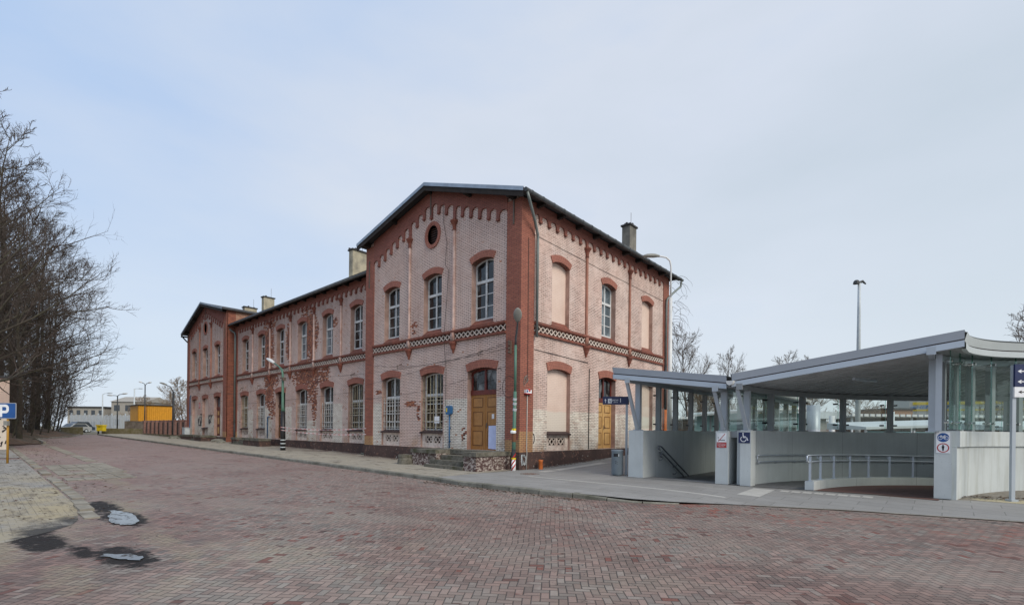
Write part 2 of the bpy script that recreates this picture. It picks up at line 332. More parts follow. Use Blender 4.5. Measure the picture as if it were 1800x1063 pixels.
        n.t.links.new(m0.outputs[0], m.inputs[1]); n.t.links.new(gl.outputs[0], m.inputs[2]); n.t.links.new(m.outputs[0], n.out.inputs[0]); return n.m
    M['glass'] = glass('clear_green_glass', (0.84, 0.91, 0.885), 1.0)
    M['glassedge'] = glass('thick_green_glass', (0.62, 0.78, 0.73), 1.2)
    # small colours
    for k, c, r in (('navy', (0.012, 0.022, 0.085), .35), ('blue', (0.010, 0.075, 0.27), .35), ('white', (0.78, 0.79, 0.81), .5), ('paper', (0.56, 0.62, 0.86), .8),
                    ('black', (0.012, 0.012, 0.014), .5), ('redpaint', (0.42, 0.02, 0.02), .45), ('greyback', (0.33, 0.34, 0.36), .5), ('yellow', (0.75, 0.55, 0.01), .45),
                    ('ochrepole', (0.42, 0.22, 0.03), .6), ('bluebox', (0.02, 0.11, 0.26), .4), ('orange', (0.58, 0.15, 0.03), .5), ('shed', (0.60, 0.27, 0.012), .55),
                    ('bingrey', (0.20, 0.245, 0.28), .45), ('green', (0.075, 0.17, 0.125), .55), ('lampgrey', (0.23, 0.23, 0.21), .5), ('lampwhite', (0.62, 0.63, 0.63), .4),
                    ('cable', (0.018, 0.016, 0.016), .7), ('tapered', (0.60, 0.30, 0.29), .5), ('tapew', (0.66, 0.58, 0.58), .5), ('rust', (0.16, 0.065, 0.03), .8), ('iron', (0.12, 0.09, 0.07), .7),
                    ('pale', (0.50, 0.545, 0.57), .5), ('fencew', (0.40, 0.435, 0.465), .6), ('tyre', (0.02, 0.02, 0.02), .8), ('carsilver', (0.40, 0.41, 0.40), .35),
                    ('carblue', (0.035, 0.05, 0.075), .3), ('carglass', (0.05, 0.06, 0.07), .05), ('teal', (0.22, 0.36, 0.37), .4), ('whhall', (0.33, 0.335, 0.32), .7),
                    ('whyel', (0.50, 0.38, 0.035), .6), ('whblue', (0.10, 0.19, 0.36), .6), ('tactile', (0.46, 0.45, 0.42), .8), ('drain', (0.035, 0.033, 0.033), .7),
                    ('graffiti', (0.035, 0.033, 0.037), .7), ('plaster', (0.33, 0.31, 0.275), .9), ('brickfar', (0.33, 0.13, 0.07), .9), ('orangebrick', (0.27, 0.155, 0.095), .9), ('roofred', (0.20, 0.085, 0.07), .9)):
        M[k] = plain(k, c, r, 0.0, 0.10, 4)
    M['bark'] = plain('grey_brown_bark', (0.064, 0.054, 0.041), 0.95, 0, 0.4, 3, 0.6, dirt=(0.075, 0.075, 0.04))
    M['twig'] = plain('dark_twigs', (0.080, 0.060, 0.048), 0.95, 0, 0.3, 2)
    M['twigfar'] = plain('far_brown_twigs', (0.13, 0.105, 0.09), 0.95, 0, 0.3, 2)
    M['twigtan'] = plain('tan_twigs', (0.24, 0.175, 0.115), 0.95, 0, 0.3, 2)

    # ---------- ground materials
    def herring(n, x, y, w):
        """1x2 herringbone: returns brick-random colour, joint distance"""
        fx = n.ma('DIVIDE', x, w); fy = n.ma('DIVIDE', y, w)
        i = n.ma('FLOOR', fx); j = n.ma('FLOOR', fy); u = n.ma('SUBTRACT', fx, i); v = n.ma('SUBTRACT', fy, j)
        s = n.ma('FLOORED_MODULO', n.ma('SUBTRACT', i, j), 4.0)
        is1 = n.ma('COMPARE', s, 1.0, 0.1); is2 = n.ma('COMPARE', s, 2.0, 0.1); V = n.ma('GREATER_THAN', s, 1.5)
        lu = n.mixf(V, n.ma('ADD', u, is1), n.ma('ADD', v, is2)); lv = n.mixf(V, v, u)
        ix = n.mixf(V, n.ma('SUBTRACT', i, is1), i); jy = n.mixf(V, j, n.ma('SUBTRACT', j, is2))
        e = n.ma('MINIMUM', n.ma('MINIMUM', lu, n.ma('SUBTRACT', 2.0, lu)), n.ma('MINIMUM', lv, n.ma('SUBTRACT', 1.0, lv)))
        wn_ = n.n('ShaderNodeTexWhiteNoise', noise_dimensions='3D'); n.put(wn_.inputs['Vector'], n.comb(ix, jy, V))
        return wn_.outputs['Value'], wn_.outputs['Color'], e
    n = NT('herringbone_clinker_paving'); x, y, z = n.xyz()
    wob = n.ma('MULTIPLY_ADD', n.noise(0.5, 2), 0.16, -0.08)
    c5, s5 = cos(radians(37)), sin(radians(37))
    xr = n.ma('ADD', n.ma('ADD', n.ma('MULTIPLY', x, c5), n.ma('MULTIPLY', y, s5)), wob); yr = n.ma('ADD', n.ma('SUBTRACT', n.ma('MULTIPLY', y, c5), n.ma('MULTIPLY', x, s5)), wob)
    rv, rc, ed = herring(n, xr, yr, 0.088)
    ca = n.mix(rv, (0.185, 0.130, 0.112), (0.325, 0.240, 0.208))
    r0 = n.xyz(rc)
    c = n.mix(n.lin(r0[1], 0.45, 0.75, 0, 0.9), ca, n.mix(r0[2], (0.140, 0.130, 0.118), (0.275, 0.252, 0.225)))
    redz = n.noise(0.45, 4, 0.6); 
    rr = n.ma('ADD', r0[0], n.lin(redz, 0.40, 0.68, -0.22, 0.06))
    c = n.mix(n.lin(rr, 0.90, 0.92, 0, .9), c, n.mix(r0[2], (0.21, 0.08, 0.062), (0.095, 0.05, 0.045)))
    patch = n.noise(0.19, 5, 0.6, n.scale(n.pos(), (1.0, 1.6, 1))); c = n.mix(n.lin(patch, 0.44, 0.60, 0, 0.75), c, n.mix(rv, (0.115, 0.070, 0.062), (0.25, 0.145, 0.122)))
    oil = n.noise(0.8, 6, 0.7); c = n.mix(n.lin(oil, 0.56, 0.68, 0, 0.6), c, (0.085, 0.07, 0.063))
    track = n.noise(0.5, 5, 0.65, n.comb(n.ma('MULTIPLY', n.ma('ADD', x, y), 0.25), n.ma('MULTIPLY', n.ma('SUBTRACT', y, n.ma('MULTIPLY', x, 0.25)), 1.6))); c = n.mix(n.lin(track, 0.50, 0.66, 0, 0.5), c, (0.30, 0.262, 0.225))
    # dust and wear: greyer worn tracks, redder farther along the street
    wear = n.noise(0.28, 6, 0.65)
    c = n.mix(n.lin(wear, 0.44, 0.66, 0, 0.5), c, (0.245, 0.205, 0.175))
    far = n.ma('MULTIPLY', n.lin(x, 5, -18, 0, 0.60), n.lin(n.noise(0.7, 5), 0.3, 0.7, 0.7, 1.0))
    c = n.mix(far, c, n.mix(n.lin(n.noise(1.9, 6, 0.7), 0.35, 0.65), (0.375, 0.272, 0.245), (0.30, 0.195, 0.178)))
    sandm = n.ma('MULTIPLY', n.lin(n.noise(0.55, 6, 0.7), 0.52, 0.70), n.lin(n.ma('ADD', y, n.ma('MULTIPLY', n.ma('MAXIMUM', x, 0.0), -0.10)), -9.5, -13.3, 0.08, 0.9))
    c = n.mix(sandm, c, (0.33, 0.285, 0.21))
    c = n.mix(n.lin(y, -12.7, -15.5, 0, 0.35), c, (0.16, 0.135, 0.115))
    red2 = n.ma('MULTIPLY', n.ma('MULTIPLY', blobs(n, x, y, [(8.6, -3.6, 3.0, 1.0, 1.0), (13.5, -2.6, 4.0, 1.4, .7)]), n.lin(n.noise(1.1, 4), .40, .6)), n.lin(r0[0], 0.60, 0.63))
    c = n.mix(red2, c, (0.265, 0.085, 0.06))
    acc = n.ma('ADD', r0[2], n.lin(n.noise(0.6, 4, .6), .36, .62, -.18, .05)); c = n.mix(n.lin(acc, .915, .925, 0, .85), c, n.mix(r0[0], (0.20, 0.07, 0.052), (0.085, 0.048, 0.042)))
    pale = n.ma('ADD', r0[1], n.lin(n.noise(0.8, 3), .36, .62, -.12, .03)); c = n.mix(n.lin(pale, .93, .94, 0, .45), c, (0.33, 0.29, 0.255))
    sb2 = blobs(n, x, y, [(2.6, -14.4, 2.8, .7, 1.0), (0.2, -12.4, 3.0, .4, .8), (4.2, -12.5, 2.0, .35, .7), (5.5, -13.7, 1.6, .4, .7), (-8, -11.6, 6, .5, .8)]); c = n.mix(n.lin(n.ma('ADD', n.ma('MULTIPLY', sb2, .9), n.ma('MULTIPLY', n.ma('SUBTRACT', n.noise(1.7, 7, .75), .5), 1.8)), .35, .75, 0, .85), c, n.mix(n.noise(6, 5, .7), (0.20, 0.16, 0.115), (0.36, 0.31, 0.225)))
    # wet dirty hollows
    wet = blobs(n, x, y, [(1.2, -12.55, 1.4, 0.40, 1), (-0.5, -12.6, 1.3, 0.36, .95), (4.6, -13.1, 0.95, 0.38, 1), (2.6, -13.75, 1.5, 0.34, .9), (3.9, -13.45, .7, .2, .7)])
    wm = n.lin(n.ma('ADD', n.ma('ADD', wet, n.ma('MULTIPLY', n.ma('SUBTRACT', rv, .5), .3)), n.ma('MULTIPLY', n.ma('SUBTRACT', n.noise(2.6, 7, .75), 0.5), 2.2)), 0.30, 0.62)
    c = n.mix(n.ma('MULTIPLY', wm, 0.95), c, (0.018, 0.017, 0.017))
    deb = n.ma('MULTIPLY', n.lin(n.noise(1.6, 6, 0.75), 0.60, 0.68), n.lin(y, -9.5, -12.0, 0, 1)); c = n.mix(n.ma('MULTIPLY', deb, n.lin(x, 2, -4)), c, (0.10, 0.075, 0.055))
    jm = n.lin(ed, 0.03, 0.10, 0.85, 0); jm = n.ma('MULTIPLY', jm, n.lin(n.noise(0.8, 3), 0.3, 0.6, 0.55, 1.0))
    c = n.mix(jm, c, (0.034, 0.030, 0.028))
    h = n.ma('ADD', n.ma('ADD', n.lin(ed, 0, 0.12), n.ma('MULTIPLY', rv, 0.45)), n.ma('MULTIPLY', n.noise(0.9, 3), 9.0))
    n.bsdf(c, n.mixf(wm, 0.75, 0.62), 0, n.bump(h, 0.55, 0.012), n.mixf(wm, 0.4, 0.06)); M['road'] = n.m
    # concrete pavers of the car park
    n = NT('grey_concrete_pavers'); x, y, z = n.xyz()
    rnd, mort = n.brick(n.comb(x, y), 0.20, 0.10, 0.007)
    c = n.mix(rnd, (0.235, 0.23, 0.22), (0.29, 0.28, 0.265))
    c = n.mix(n.ma('MULTIPLY', n.lin(n.noise(0.5, 6, 0.7), 0.36, 0.6), n.lin(x, -11, -5, 0.15, 1)), c, (0.36, 0.305, 0.20))
    c = n.mix(n.lin(n.noise(1.9, 8, 0.8, n.scale(n.pos(), (0.6, 1.5, 1))), 0.50, 0.64, 0, 0.85), c, (0.105, 0.085, 0.062))
    wet = blobs(n, x, y, [(2.2, -13.6, 1.6, 0.5, .9), (1.0, -13.2, 1.0, .3, .7)]); c = n.mix(n.lin(n.ma('ADD', wet, n.ma('MULTIPLY', n.ma('SUBTRACT', n.noise(2.6, 7, .75), .5), 2.0)), .2, .66, 0, .9), c, (0.024, 0.023, 0.024))
    c = n.mix(n.ma('MULTIPLY', n.ma('MULTIPLY', mort, n.lin(n.noise(1.2, 5), .42, .6)), 0.55), c, (0.07, 0.06, 0.05)); n.bsdf(c, 0.95, 0, n.bump(n.noise(14, 6, .7), .5, .02)); M['pavers'] = n.m
    # asphalt/flag pavement
    n = NT('grey_flag_pavement'); x, y, z = n.xyz()
    rnd, mort = n.brick(n.comb(x, y), 1.0, 0.5, 0.010)
    c = n.mix(rnd, (0.255, 0.252, 0.245), (0.30, 0.295, 0.285)); c = n.mix(n.lin(n.noise(0.6, 6, .7), 0.42, 0.66, 0, 0.6), c, (0.215, 0.207, 0.195))
    c = n.mix(n.lin(n.noise(30, 3), .6, .75, 0, .5), c, (0.14, 0.137, 0.132)); c = n.mix(n.lin(n.noise(2.5, 6, .75), .60, .68, 0, .6), c, (0.335, 0.315, 0.27))
    c = n.mix(n.ma('MULTIPLY', mort, .55), c, (0.10, 0.098, 0.092)); n.bsdf(c, .85, 0, n.bump(n.noise(45, 2), .15, .01)); M['pave'] = n.m
    n = NT('dusty_broken_pavement'); x, y, z = n.xyz()
    rnd, mort = n.brick(n.comb(x, y), 0.5, 0.5, 0.014)
    c = n.mix(rnd, (0.345, 0.315, 0.26), (0.285, 0.26, 0.215)); c = n.mix(n.lin(n.noise(.8, 6, .7), .4, .65), c, (0.37, 0.33, 0.26))
    c = n.mix(n.lin(n.noise(2.2, 6, .75, n.scale(n.pos(), (.6, 1.3, 1))), .55, .64, 0, .85), c, (0.105, 0.085, 0.065))
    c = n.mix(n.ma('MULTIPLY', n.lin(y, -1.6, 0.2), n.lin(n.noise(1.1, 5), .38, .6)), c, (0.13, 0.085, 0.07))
    c = n.mix(n.ma('MULTIPLY', mort, .6), c, (0.08, 0.072, 0.06)); n.bsdf(c, .95, 0, n.bump(n.noise(12, 5), .35, .02)); M['dusty'] = n.m
    M['kerb'] = plain('mossy_kerb_stone', (0.20, 0.195, 0.165), 0.95, 0, 0.3, 3, 0.4, dirt=(0.085, 0.085, 0.06))
    M['edging'] = plain('pale_edging_slab', (0.255, 0.235, 0.195), 0.95, 0, 0.35, 2.5, 0.3, dirt=(0.13, 0.105, 0.075))
    M['earth'] = plain('grass_earth', (0.16, 0.14, 0.095), 0.98, 0, 0.35, 0.6, 0.5, dirt=(0.09, 0.085, 0.045))
    n = NT('leaf_litter'); f = n.noise(5, 7, .75); c = n.mix(n.lin(f, .35, .65), (0.085, 0.05, 0.032), (0.20, 0.125, 0.08)); c = n.mix(n.lin(n.noise(.5, 4), .4, .65), c, (0.075, 0.062, 0.04)); n.bsdf(c, .98, 0, n.bump(f, .8, .06)); M['litter'] = n.m
    n = NT('soil_and_sand'); x, y, z = n.xyz(); f = n.noise(9, 6, .75); c = n.mix(n.lin(f, .35, .65), (0.14, 0.125, 0.10), (0.30, 0.275, 0.235))
    sb = n.lin(n.ma('ADD', n.noise(.9, 5), blobs(n, x, y, [(13.9, 2.35, 1.3, .42, .42), (16, 3.2, 2.0, .5, .3)])), .62, .76); c = n.mix(sb, c, (0.47, 0.415, 0.27)); n.bsdf(c, .98, 0, n.bump(f, .8, .05)); M['sand'] = n.m
    M['gravel'] = plain('dark_gravel', (0.17, 0.17, 0.17), 0.95, 0, 0.7, 22, 0.9)
    M['ramp'] = plain('red_brown_ramp_surface', (0.145, 0.075, 0.062), 0.85, 0, 0.15, 6, 0.2)
    M['rampgrey'] = plain('grey_ramp_surface', (0.165, 0.165, 0.165), 0.85, 0, 0.15, 6, 0.2)
    n = NT('puddle_water'); f = n.lin(n.noise(5.5, 7, .75), .53, .60); n.bsdf(n.mix(f, (0.02, 0.021, 0.022), (0.055, 0.048, 0.04)), n.mixf(f, 0.03, 0.75), 0, n.bump(n.noise(7, 3), 0.08, 0.02), n.mixf(f, 0.9, 0.2)); M['water'] = n.m
    n = NT('mossy_low_wall'); f = n.noise(2.5, 6, .7); c = n.mix(n.lin(f, .4, .6), (0.12, 0.105, 0.045), (0.19, 0.165, 0.11)); n.bsdf(c, .95, 0, n.bump(f, .5, .04)); M['mosswall'] = n.m
    M['fencebrick'] = red_material('fence_brick', (0.40, 0.235, 0.195), (0.27, 0.14, 0.115), low=False)
    M['fencewood'] = plain('brown_fence_boards', (0.06, 0.042, 0.038), .9, 0, .35, 4)
    M['bank'] = plain('rubble_bank', (0.16, 0.13, 0.11), .95, 0, .6, 1.5, .9, dirt=(0.10, 0.085, 0.06))
build_materials()

# ------------------------------------------------------------------ mesh helpers
class MB:
    def __init__(s): s.v = []; s.f = []
    def add(s, vs, fs):
        o = len(s.v); s.v += [tuple(v) for v in vs]; s.f += [tuple(i + o for i in f) for f in fs]; return s
    def quad(s, a, b, c, d): return s.add((a, b, c, d), ((0, 1, 2, 3),))
    def box(s, x0, y0, z0, x1, y1, z1, T=None):
        vs = [(x, y, z) for z in (z0, z1) for x, y in ((x0, y0), (x1, y0), (x1, y1), (x0, y1))]
        if T: vs = [T(*v) for v in vs]
        return s.add(vs, ((0, 3, 2, 1), (4, 5, 6, 7), (0, 1, 5, 4), (1, 2, 6, 5), (2, 3, 7, 6), (3, 0, 4, 7)))
    def sheet(s, outline, holes, T):
        polys = [[Vector((a, b, 0)) for a, b in outline]] + [[Vector((a, b, 0)) for a, b in h] for h in holes]
        flat = [p for poly in polys for p in poly]
        return s.add([T(p.x, p.y) for p in flat], geometry.tessellate_polygon(polys))
    def prism(s, outline, T, d0, d1, holes=(), back=False):
        s.sheet(outline, holes, lambda a, b: T(a, b, d1))
        if back: s.sheet(outline, holes, lambda a, b: T(a, b, d0))
        for poly in [outline] + list(holes):
            n = len(poly)
            for i in range(n):
                (a, b), (c, d) = poly[i], poly[(i + 1) % n]
                s.quad(T(a, b, d0), T(c, d, d0), T(c, d, d1), T(a, b, d1))
        return s
    def tube(s, pts, r, k=8, caps=True):
        pts = [Vector(p) for p in pts]; n = len(pts)
        rs = r if isinstance(r, (list, tuple)) else [r] * n
        base = len(s.v); ref = None
        for i, p in enumerate(pts):
            t = (pts[min(i + 1, n - 1)] - pts[max(i - 1, 0)]).normalized()
            if ref is None: ref = Vector((0, 0, 1)).cross(t); ref = ref if ref.length > 0.1 else Vector((1, 0, 0)).cross(t)
            ref = (ref - t * ref.dot(t)).normalized(); b = t.cross(ref)
            for j in range(k):
                a = 2 * pi * j / k; q = p + (ref * cos(a) + b * sin(a)) * rs[i]; s.v.append(tuple(q))
        for i in range(n - 1):
            for j in range(k):
                a = base + i * k + j; b2 = base + i * k + (j + 1) % k; s.f.append((a, b2, b2 + k, a + k))
        if caps: s.f.append(tuple(base + j for j in range(k))[::-1]); s.f.append(tuple(base + (n - 1) * k + j for j in range(k)))
        return s
    def lathe(s, prof, c, k=12, a0=0.0, a1=2 * pi):
        full = abs(a1 - a0 - 2 * pi) < 1e-6; m = k if full else k + 1; base = len(s.v)
        for r, z in prof:
            for j in range(m):
                a = a0 + (a1 - a0) * j / k; s.v.append((c[0] + r * cos(a), c[1] + r * sin(a), c[2] + z))
        for i in range(len(prof) - 1):
            for j in range(k):
                p = base + i * m + j; q = base + i * m + (j + 1) % m; s.f.append((p, q, q + m, p + m))
        return s
    def build(s, name, m, parent=None, smooth=False, org=None):
        me = bpy.data.meshes.new(name); o = bpy.data.objects.new(name, me); COL.objects.link(o)
        vs = s.v
        if parent is not None: org = Vector(parent.matrix_world.translation) if org is None else org; o.parent = parent
        if org is not None: vs = [(x - org[0], y - org[1], z - org[2]) for x, y, z in vs]
        if org is not None and parent is None: o.location = org
        me.from_pydata(vs, [], s.f); me.materials.append(M[m] if isinstance(m, str) else m)
        bm = bmesh.new(); bm.from_mesh(me); bmesh.ops.recalc_face_normals(bm, faces=bm.faces); bm.to_mesh(me); bm.free()
        if smooth: me.polygons.foreach_set('use_smooth', [True] * len(me.polygons))
        me.update(); return o

def tag(o, label, cat, group=None):
    o['label'] = label; o['category'] = cat
    if group: o['group'] = group
    return o
ORG = {}
def thing(name, loc, label, cat, group=None):
    o = bpy.data.objects.new(name, None); COL.objects.link(o); o.location = loc; o.empty_display_size = 0.3
    o.matrix_world = Matrix.Translation(loc); return tag(o, label, cat, group)
def part(mb, name, m, parent, smooth=False):
    """child mesh; nested children keep the same origin as their thing"""
    r = parent
    while r.parent: r = r.parent
    org = Vector(r.location)
    o = mb.build(name, m, None, smooth, org); o.location = (0, 0, 0); o.parent = parent; return o
def one(mb, name, m, label, cat, org, group=None, smooth=False):
    return tag(mb.build(name, m, None, smooth, Vector(org)), label, cat, group)
def struct(mb, name, m, kind='structure', smooth=False):
    o = mb.build(name, m, None, smooth); o['kind'] = kind; return o
def FA(Y): return lambda a, b, d=0.0: (a, Y - d, b)
def FB(X): return lambda a, b, d=0.0: (X + d, a, b)
def base(X): return 0.0085 * min(65.0, max(0.0, -X))
def text_mb(txt, size, T, depth=0.006, align='CENTER', bold=0.0, width=None):
    cu = bpy.data.curves.new('t', 'FONT'); cu.body = txt; cu.size = size; cu.align_x = align; cu.align_y = 'CENTER'
    cu.offset = bold; cu.resolution_u = 3
    o = bpy.data.objects.new('t', cu); COL.objects.link(o)
    bpy.context.view_layer.update()
    me = o.to_mesh(); vs = [v.co.copy() for v in me.vertices]; fs = [tuple(p.vertices) for p in me.polygons]; o.to_mesh_clear()
    bpy.data.objects.remove(o); bpy.data.curves.remove(cu)
    k = 1.0
    if width and vs: k = width / (max(v.x for v in vs) - min(v.x for v in vs))
    return MB().add([T(v.x * k, v.y, depth) for v in vs], fs)

# ------------------------------------------------------------------ ground
HOLE_STAIR = [(4.85, 1.45), (7.25, 1.45), (7.25, 10.6), (4.85, 10.6)]
CXR, CYR, RB, RO = 19.12, 0.9, 11.0, 6.7
def arcpt(r, deg): return (CXR - r * cos(radians(deg)), CYR + r * sin(radians(deg)))
ARC = [i * 4.0 for i in range(0, 29)]
HOLE_RAMP = [(8.14, 1.3)] + [arcpt(RB - 0.02, d) for d in ARC[1:]] + [arcpt(RO + 0.02, d) for d in ARC[::-1][:-1]] + [(12.42, 1.62)]
def build_ground():
    xs = [-700, -150, -65, -44, -22, -10, 0, 3, 33, 150, 700]; ys = [-700, -120, -45, -20, -0.7, 13.5, 45, 150, 700]
    mb = MB()
    for i in range(len(xs) - 1):
        for j in range(len(ys) - 1):
            if xs[i] == 3 and ys[j] == -0.7:
                mb.sheet([(3, -0.7), (33, -0.7), (33, 13.5), (3, 13.5)], [HOLE_STAIR, HOLE_RAMP], lambda a, b: (a, b, -0.02))
            else:
                mb.quad(*[(x, y, base(x) - 0.02) for x, y in ((xs[i], ys[j]), (xs[i + 1], ys[j]), (xs[i + 1], ys[j + 1]), (xs[i], ys[j + 1]))])
    struct(mb, 'ground', 'earth')
    # carriageway of clinker bricks
    mb = MB(); X = [-66, -44, -22, -10, 0, 60]
    for a, b in zip(X, X[1:]):
        mb.quad((a, -45, base(a)), (b, -45, base(b)), (b, 0.3 if a >= 0 else -3, base(b)), (a, 0.3 if a >= 0 else -3, base(a)))
    struct(mb, 'road', 'road')
    mb = MB(); R = random.Random(9); xs_ = [-18 + .5 * k for k in range(45)]
    yb = lambda x: -12.95 - max(0, x + 1.0) * .10 - (max(0, x - 1.2) ** 1.5) * .55
    for a, b in zip(xs_, xs_[1:]):
        ya, yb_ = yb(a), yb(b)
        mb.quad((a, -45, base(a) + .004), (b, -45, base(b) + .004), (b, yb_, base(b) + .004), (a, ya, base(a) + .004))
    struct(mb, 'car_park', 'pavers')
    mb = MB()
    for a, b in ((-32.5, -19.2),):
        mb.quad((a, -45, base(a) + .02), (b, -45, base(b) + .02), (b, -12.95, base(b) + .02), (a, -12.95, base(a) + .02))
    struct(mb, 'car_park_bay', 'pavers')
    mb = MB(); x = -32.0
    while x < 0.6:
        if random.random() < 0.84:
            w = 0.94 + random.uniform(-.02, .04); y = -12.8 - (0.2 * max(0, x + 3) / 4); h = random.uniform(.015, .05)
            mb.box(x, y - .11, base(x) - .05, x + w, y + .11, base(x) + h)
        x += 1.0
    x = -36
    while x < -9:
        if random.random() < 0.88: mb.box(x, -11.15, base(x) - .05, x + .96, -10.75, base(x) + .016)
        x += 1.0
    x = -13.6
    while x < -7.5:
        for k in range(4):
            if random.random() < .75: mb.box(x, -12.55 + k * .42, base(x) - .05, x + .97, -12.16 + k * .42, base(x) + .011)
        x += 1.0
    struct(mb, 'edging_stones', 'edging')
    # pavement along the station
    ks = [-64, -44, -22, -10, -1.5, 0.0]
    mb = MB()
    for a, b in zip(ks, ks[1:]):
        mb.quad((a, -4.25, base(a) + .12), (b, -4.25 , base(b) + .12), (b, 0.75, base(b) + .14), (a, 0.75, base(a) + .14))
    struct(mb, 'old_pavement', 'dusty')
    ex = [0, 1.3, 3.0, 3.9, 5.7, 7.0, 7.8, 8.5, 9.2, 10.8, 12.5, 13.7, 18, 30]; ey = [-4.27, -4.45, -4.4, -4.36, -4.18, -3.9, -3.4, -2.75, -2.25, -1.5, -.95, -.6, .7, 4.5]
    ez = [.12, .12, .12, .12, .12, .095, .06, .025, .010, .010, .010, .010, .010, .010]
    ix = [0, 4.3, 7.63, 8.27, 12.33, 12.66, 13.95, 18, 30]; iy = [.9, .9, .93, .95, 1.66, 1.72, 2.05, 3.6, 7.4]; iz = [.13, .125, .12, .12, .115, .11, .10, .10, .10]
    ip = lambda x, a, b: float(np.interp(x, a, b))
    def pz(x, y):
        a, b = ip(x, ex, ey), ip(x, ix, iy); f = (y - a) / (b - a); return ip(x, ex, ez) * (1 - f) + ip(x, ix, iz) * f
    mb = MB(); xs_ = sorted(set(ex + ix + [k * .5 for k in range(0, 60)]))
    for a, b in zip(xs_, xs_[1:]):
        for k in range(4):
            P = lambda x, f: (x, ip(x, ex, ey) * (1 - f) + ip(x, ix, iy) * f, ip(x, ex, ez) * (1 - f) + ip(x, ix, iz) * f)
            mb.quad(P(a, k / 4), P(b, k / 4), P(b, k / 4 + .25), P(a, k / 4 + .25))
    mb.quad((4.85, .912, .12), (7.25, .928, .12), (7.25, 1.45, .12), (4.85, 1.45, .12)); mb.quad((7.97, .94, .12), (8.3, .95, .12), (8.3, 1.35, .12), (7.97, 1.35, .12))
    mb.quad((0, .9, .13), (4.3, .9, .125), (4.3, 15, .72), (0, 15, .72))
    struct(mb, 'pavement', 'pave')
    edge = list(zip(ex, ey, ez))
    # kerb stones with joints
    mb = MB(); pts = [(-63.0, -4.25)]
    while pts[-1][0] < -.6: pts.append((pts[-1][0] + 1.0, -4.25))
    pts += [(.5, -4.33), (1.5, -4.46), (2.5, -4.43), (3.5, -4.38), (4.5, -4.30), (5.5, -4.2), (6.4, -4.05), (7.2, -3.8), (7.9, -3.32)]
    for (a, b), (c, d) in zip(pts, pts[1:]):
        L = math.hypot(c - a, d - b); ux, uy = (c - a) / L, (d - b) / L; g = .012; o = random.uniform(-.012, .012); hz_ = random.uniform(-.008, .008)
        def T(s_, t_, z_, a=a, b=b, ux=ux, uy=uy, o=o): return (a + ux * s_ + uy * (t_ + o), b + uy * s_ - ux * (t_ + o), z_)
        f0 = 1.0 if a < 5.4 else max(.25, 1 - (a - 5.4) / 2.6); f1 = 1.0 if c < 5.4 else max(.25, 1 - (c - 5.4) / 2.6)
        z0, z1 = base(a) + (.126 + hz_) * f0, base(c) + (.126 + hz_) * f1
        vs = [T(g, -.12, -.2), T(L - g, -.12, -.2), T(L - g, .05, -.2), T(g, .05, -.2), T(g, -.12, z0), T(L - g, -.12, z1), T(L - g, .03, z1), T(g, .03, z0), T(L - g, .05, z1 - .025), T(g, .05, z0 - .025)]
        mb.add(vs, ((4, 5, 6, 7), (7, 6, 8, 9), (9, 8, 2, 3), (0, 1, 5, 4), (1, 2, 8, 6, 5), (0, 4, 7, 9, 3)))
    struct(mb, 'kerb', 'kerb')
    mb = MB()
    for (a, b, c), (d, e_, f) in zip(edge[8:], edge[9:]):
        mb.quad((a, b - .1, c + .006), (d, e_ - .1, f + .006), (d, e_, f + .006), (a, b, c + .006))
    struct(mb, 'flush_edge_stones', 'edging')
    # tactile strips, drain slot
    mb = MB()
    def flat(x0, y0, x1, y1, sk=0.0):
        n = max(1, int((x1 - x0) / .5))
        for i_ in range(n):
            a, b = x0 + (x1 - x0) * i_ / n, x0 + (x1 - x0) * (i_ + 1) / n; ya, yb = sk * (a - x0), sk * (b - x0)
            mb.quad(*[(x, y, pz(x, y) + .004) for x, y in ((a, y0 + ya), (b, y0 + yb), (b, y1 + yb), (a, y1 + ya))])
    flat(8.45, -.95, 9.0, .55)
    for k in range(8): flat(9.15 + k * .26, .38 + k * .045, 9.36 + k * .26, .66 + k * .045)
    flat(1.9, -1.75, 8.4, -1.62); flat(.9, .0, 1.3, .85)
    mb.quad((.9, .95, .137), (1.3, .95, .137), (1.35, 4.5, .286), (.95, 4.5, .286))
    struct(mb, 'tactile_strips', 'tactile')
    mb = MB(); q = [(2.2, .62), (4.85, .78), (7.63, .84), (8.27, .86), (12.33, 1.55), (12.66, 1.60)]
    for (a, b), (c, d) in zip(q, q[1:]): mb.quad((a, b - .04, .1255), (c, d - .04, .1255), (c, d + .03, .1255), (a, b + .03, .1255))
    mb.quad((.9, .35, .1235), (1.95, .5, .1235), (1.95, .56, .1235), (.9, .41, .1235))
    struct(mb, 'drain_channel', 'drain')
    # soil inside the curve of the ramp
    ol = [(12.66, 1.72), (13.95, 2.05), (18, 3.6), (30, 7.4), (30, 12)] + [arcpt(RO - .02, d) for d in ARC[::-1]][4:-2]
    mb = MB(); mb.sheet(ol, [], lambda a, b: (a, b, .105 + 0.035 * max(0, min(2.5, b - 2.2)))); struct(mb, 'bare_soil', 'sand')
    # woodland floor
    ol = [(-60.5, -6.6), (-55, -7.6), (-50, -9.6), (-47, -10.7), (-36, -11.0), (-33.5, -12.6), (-33.5, -45), (-130, -70), (-130, -9), (-66, -6.0)]
    mb = MB(); n = len(ol)
    mb.sheet(ol, [], lambda a, b: (a, b, base(a) + .05))
    for k in range(500):       # low humps of leaves and rubble
        x = random.uniform(-62, -35); y = random.uniform(-26, -8.2); 
        if y > -9.5 - max(0, (x + 52)) * .18 or (x > -50 and y > -12.3): continue
        r = random.uniform(.15, .6); mb.lathe([(r, 0), (r * .7, r * .22), (r * .25, r * .34), (0, r * .36)], (x, y, base(x) + .03), 6)
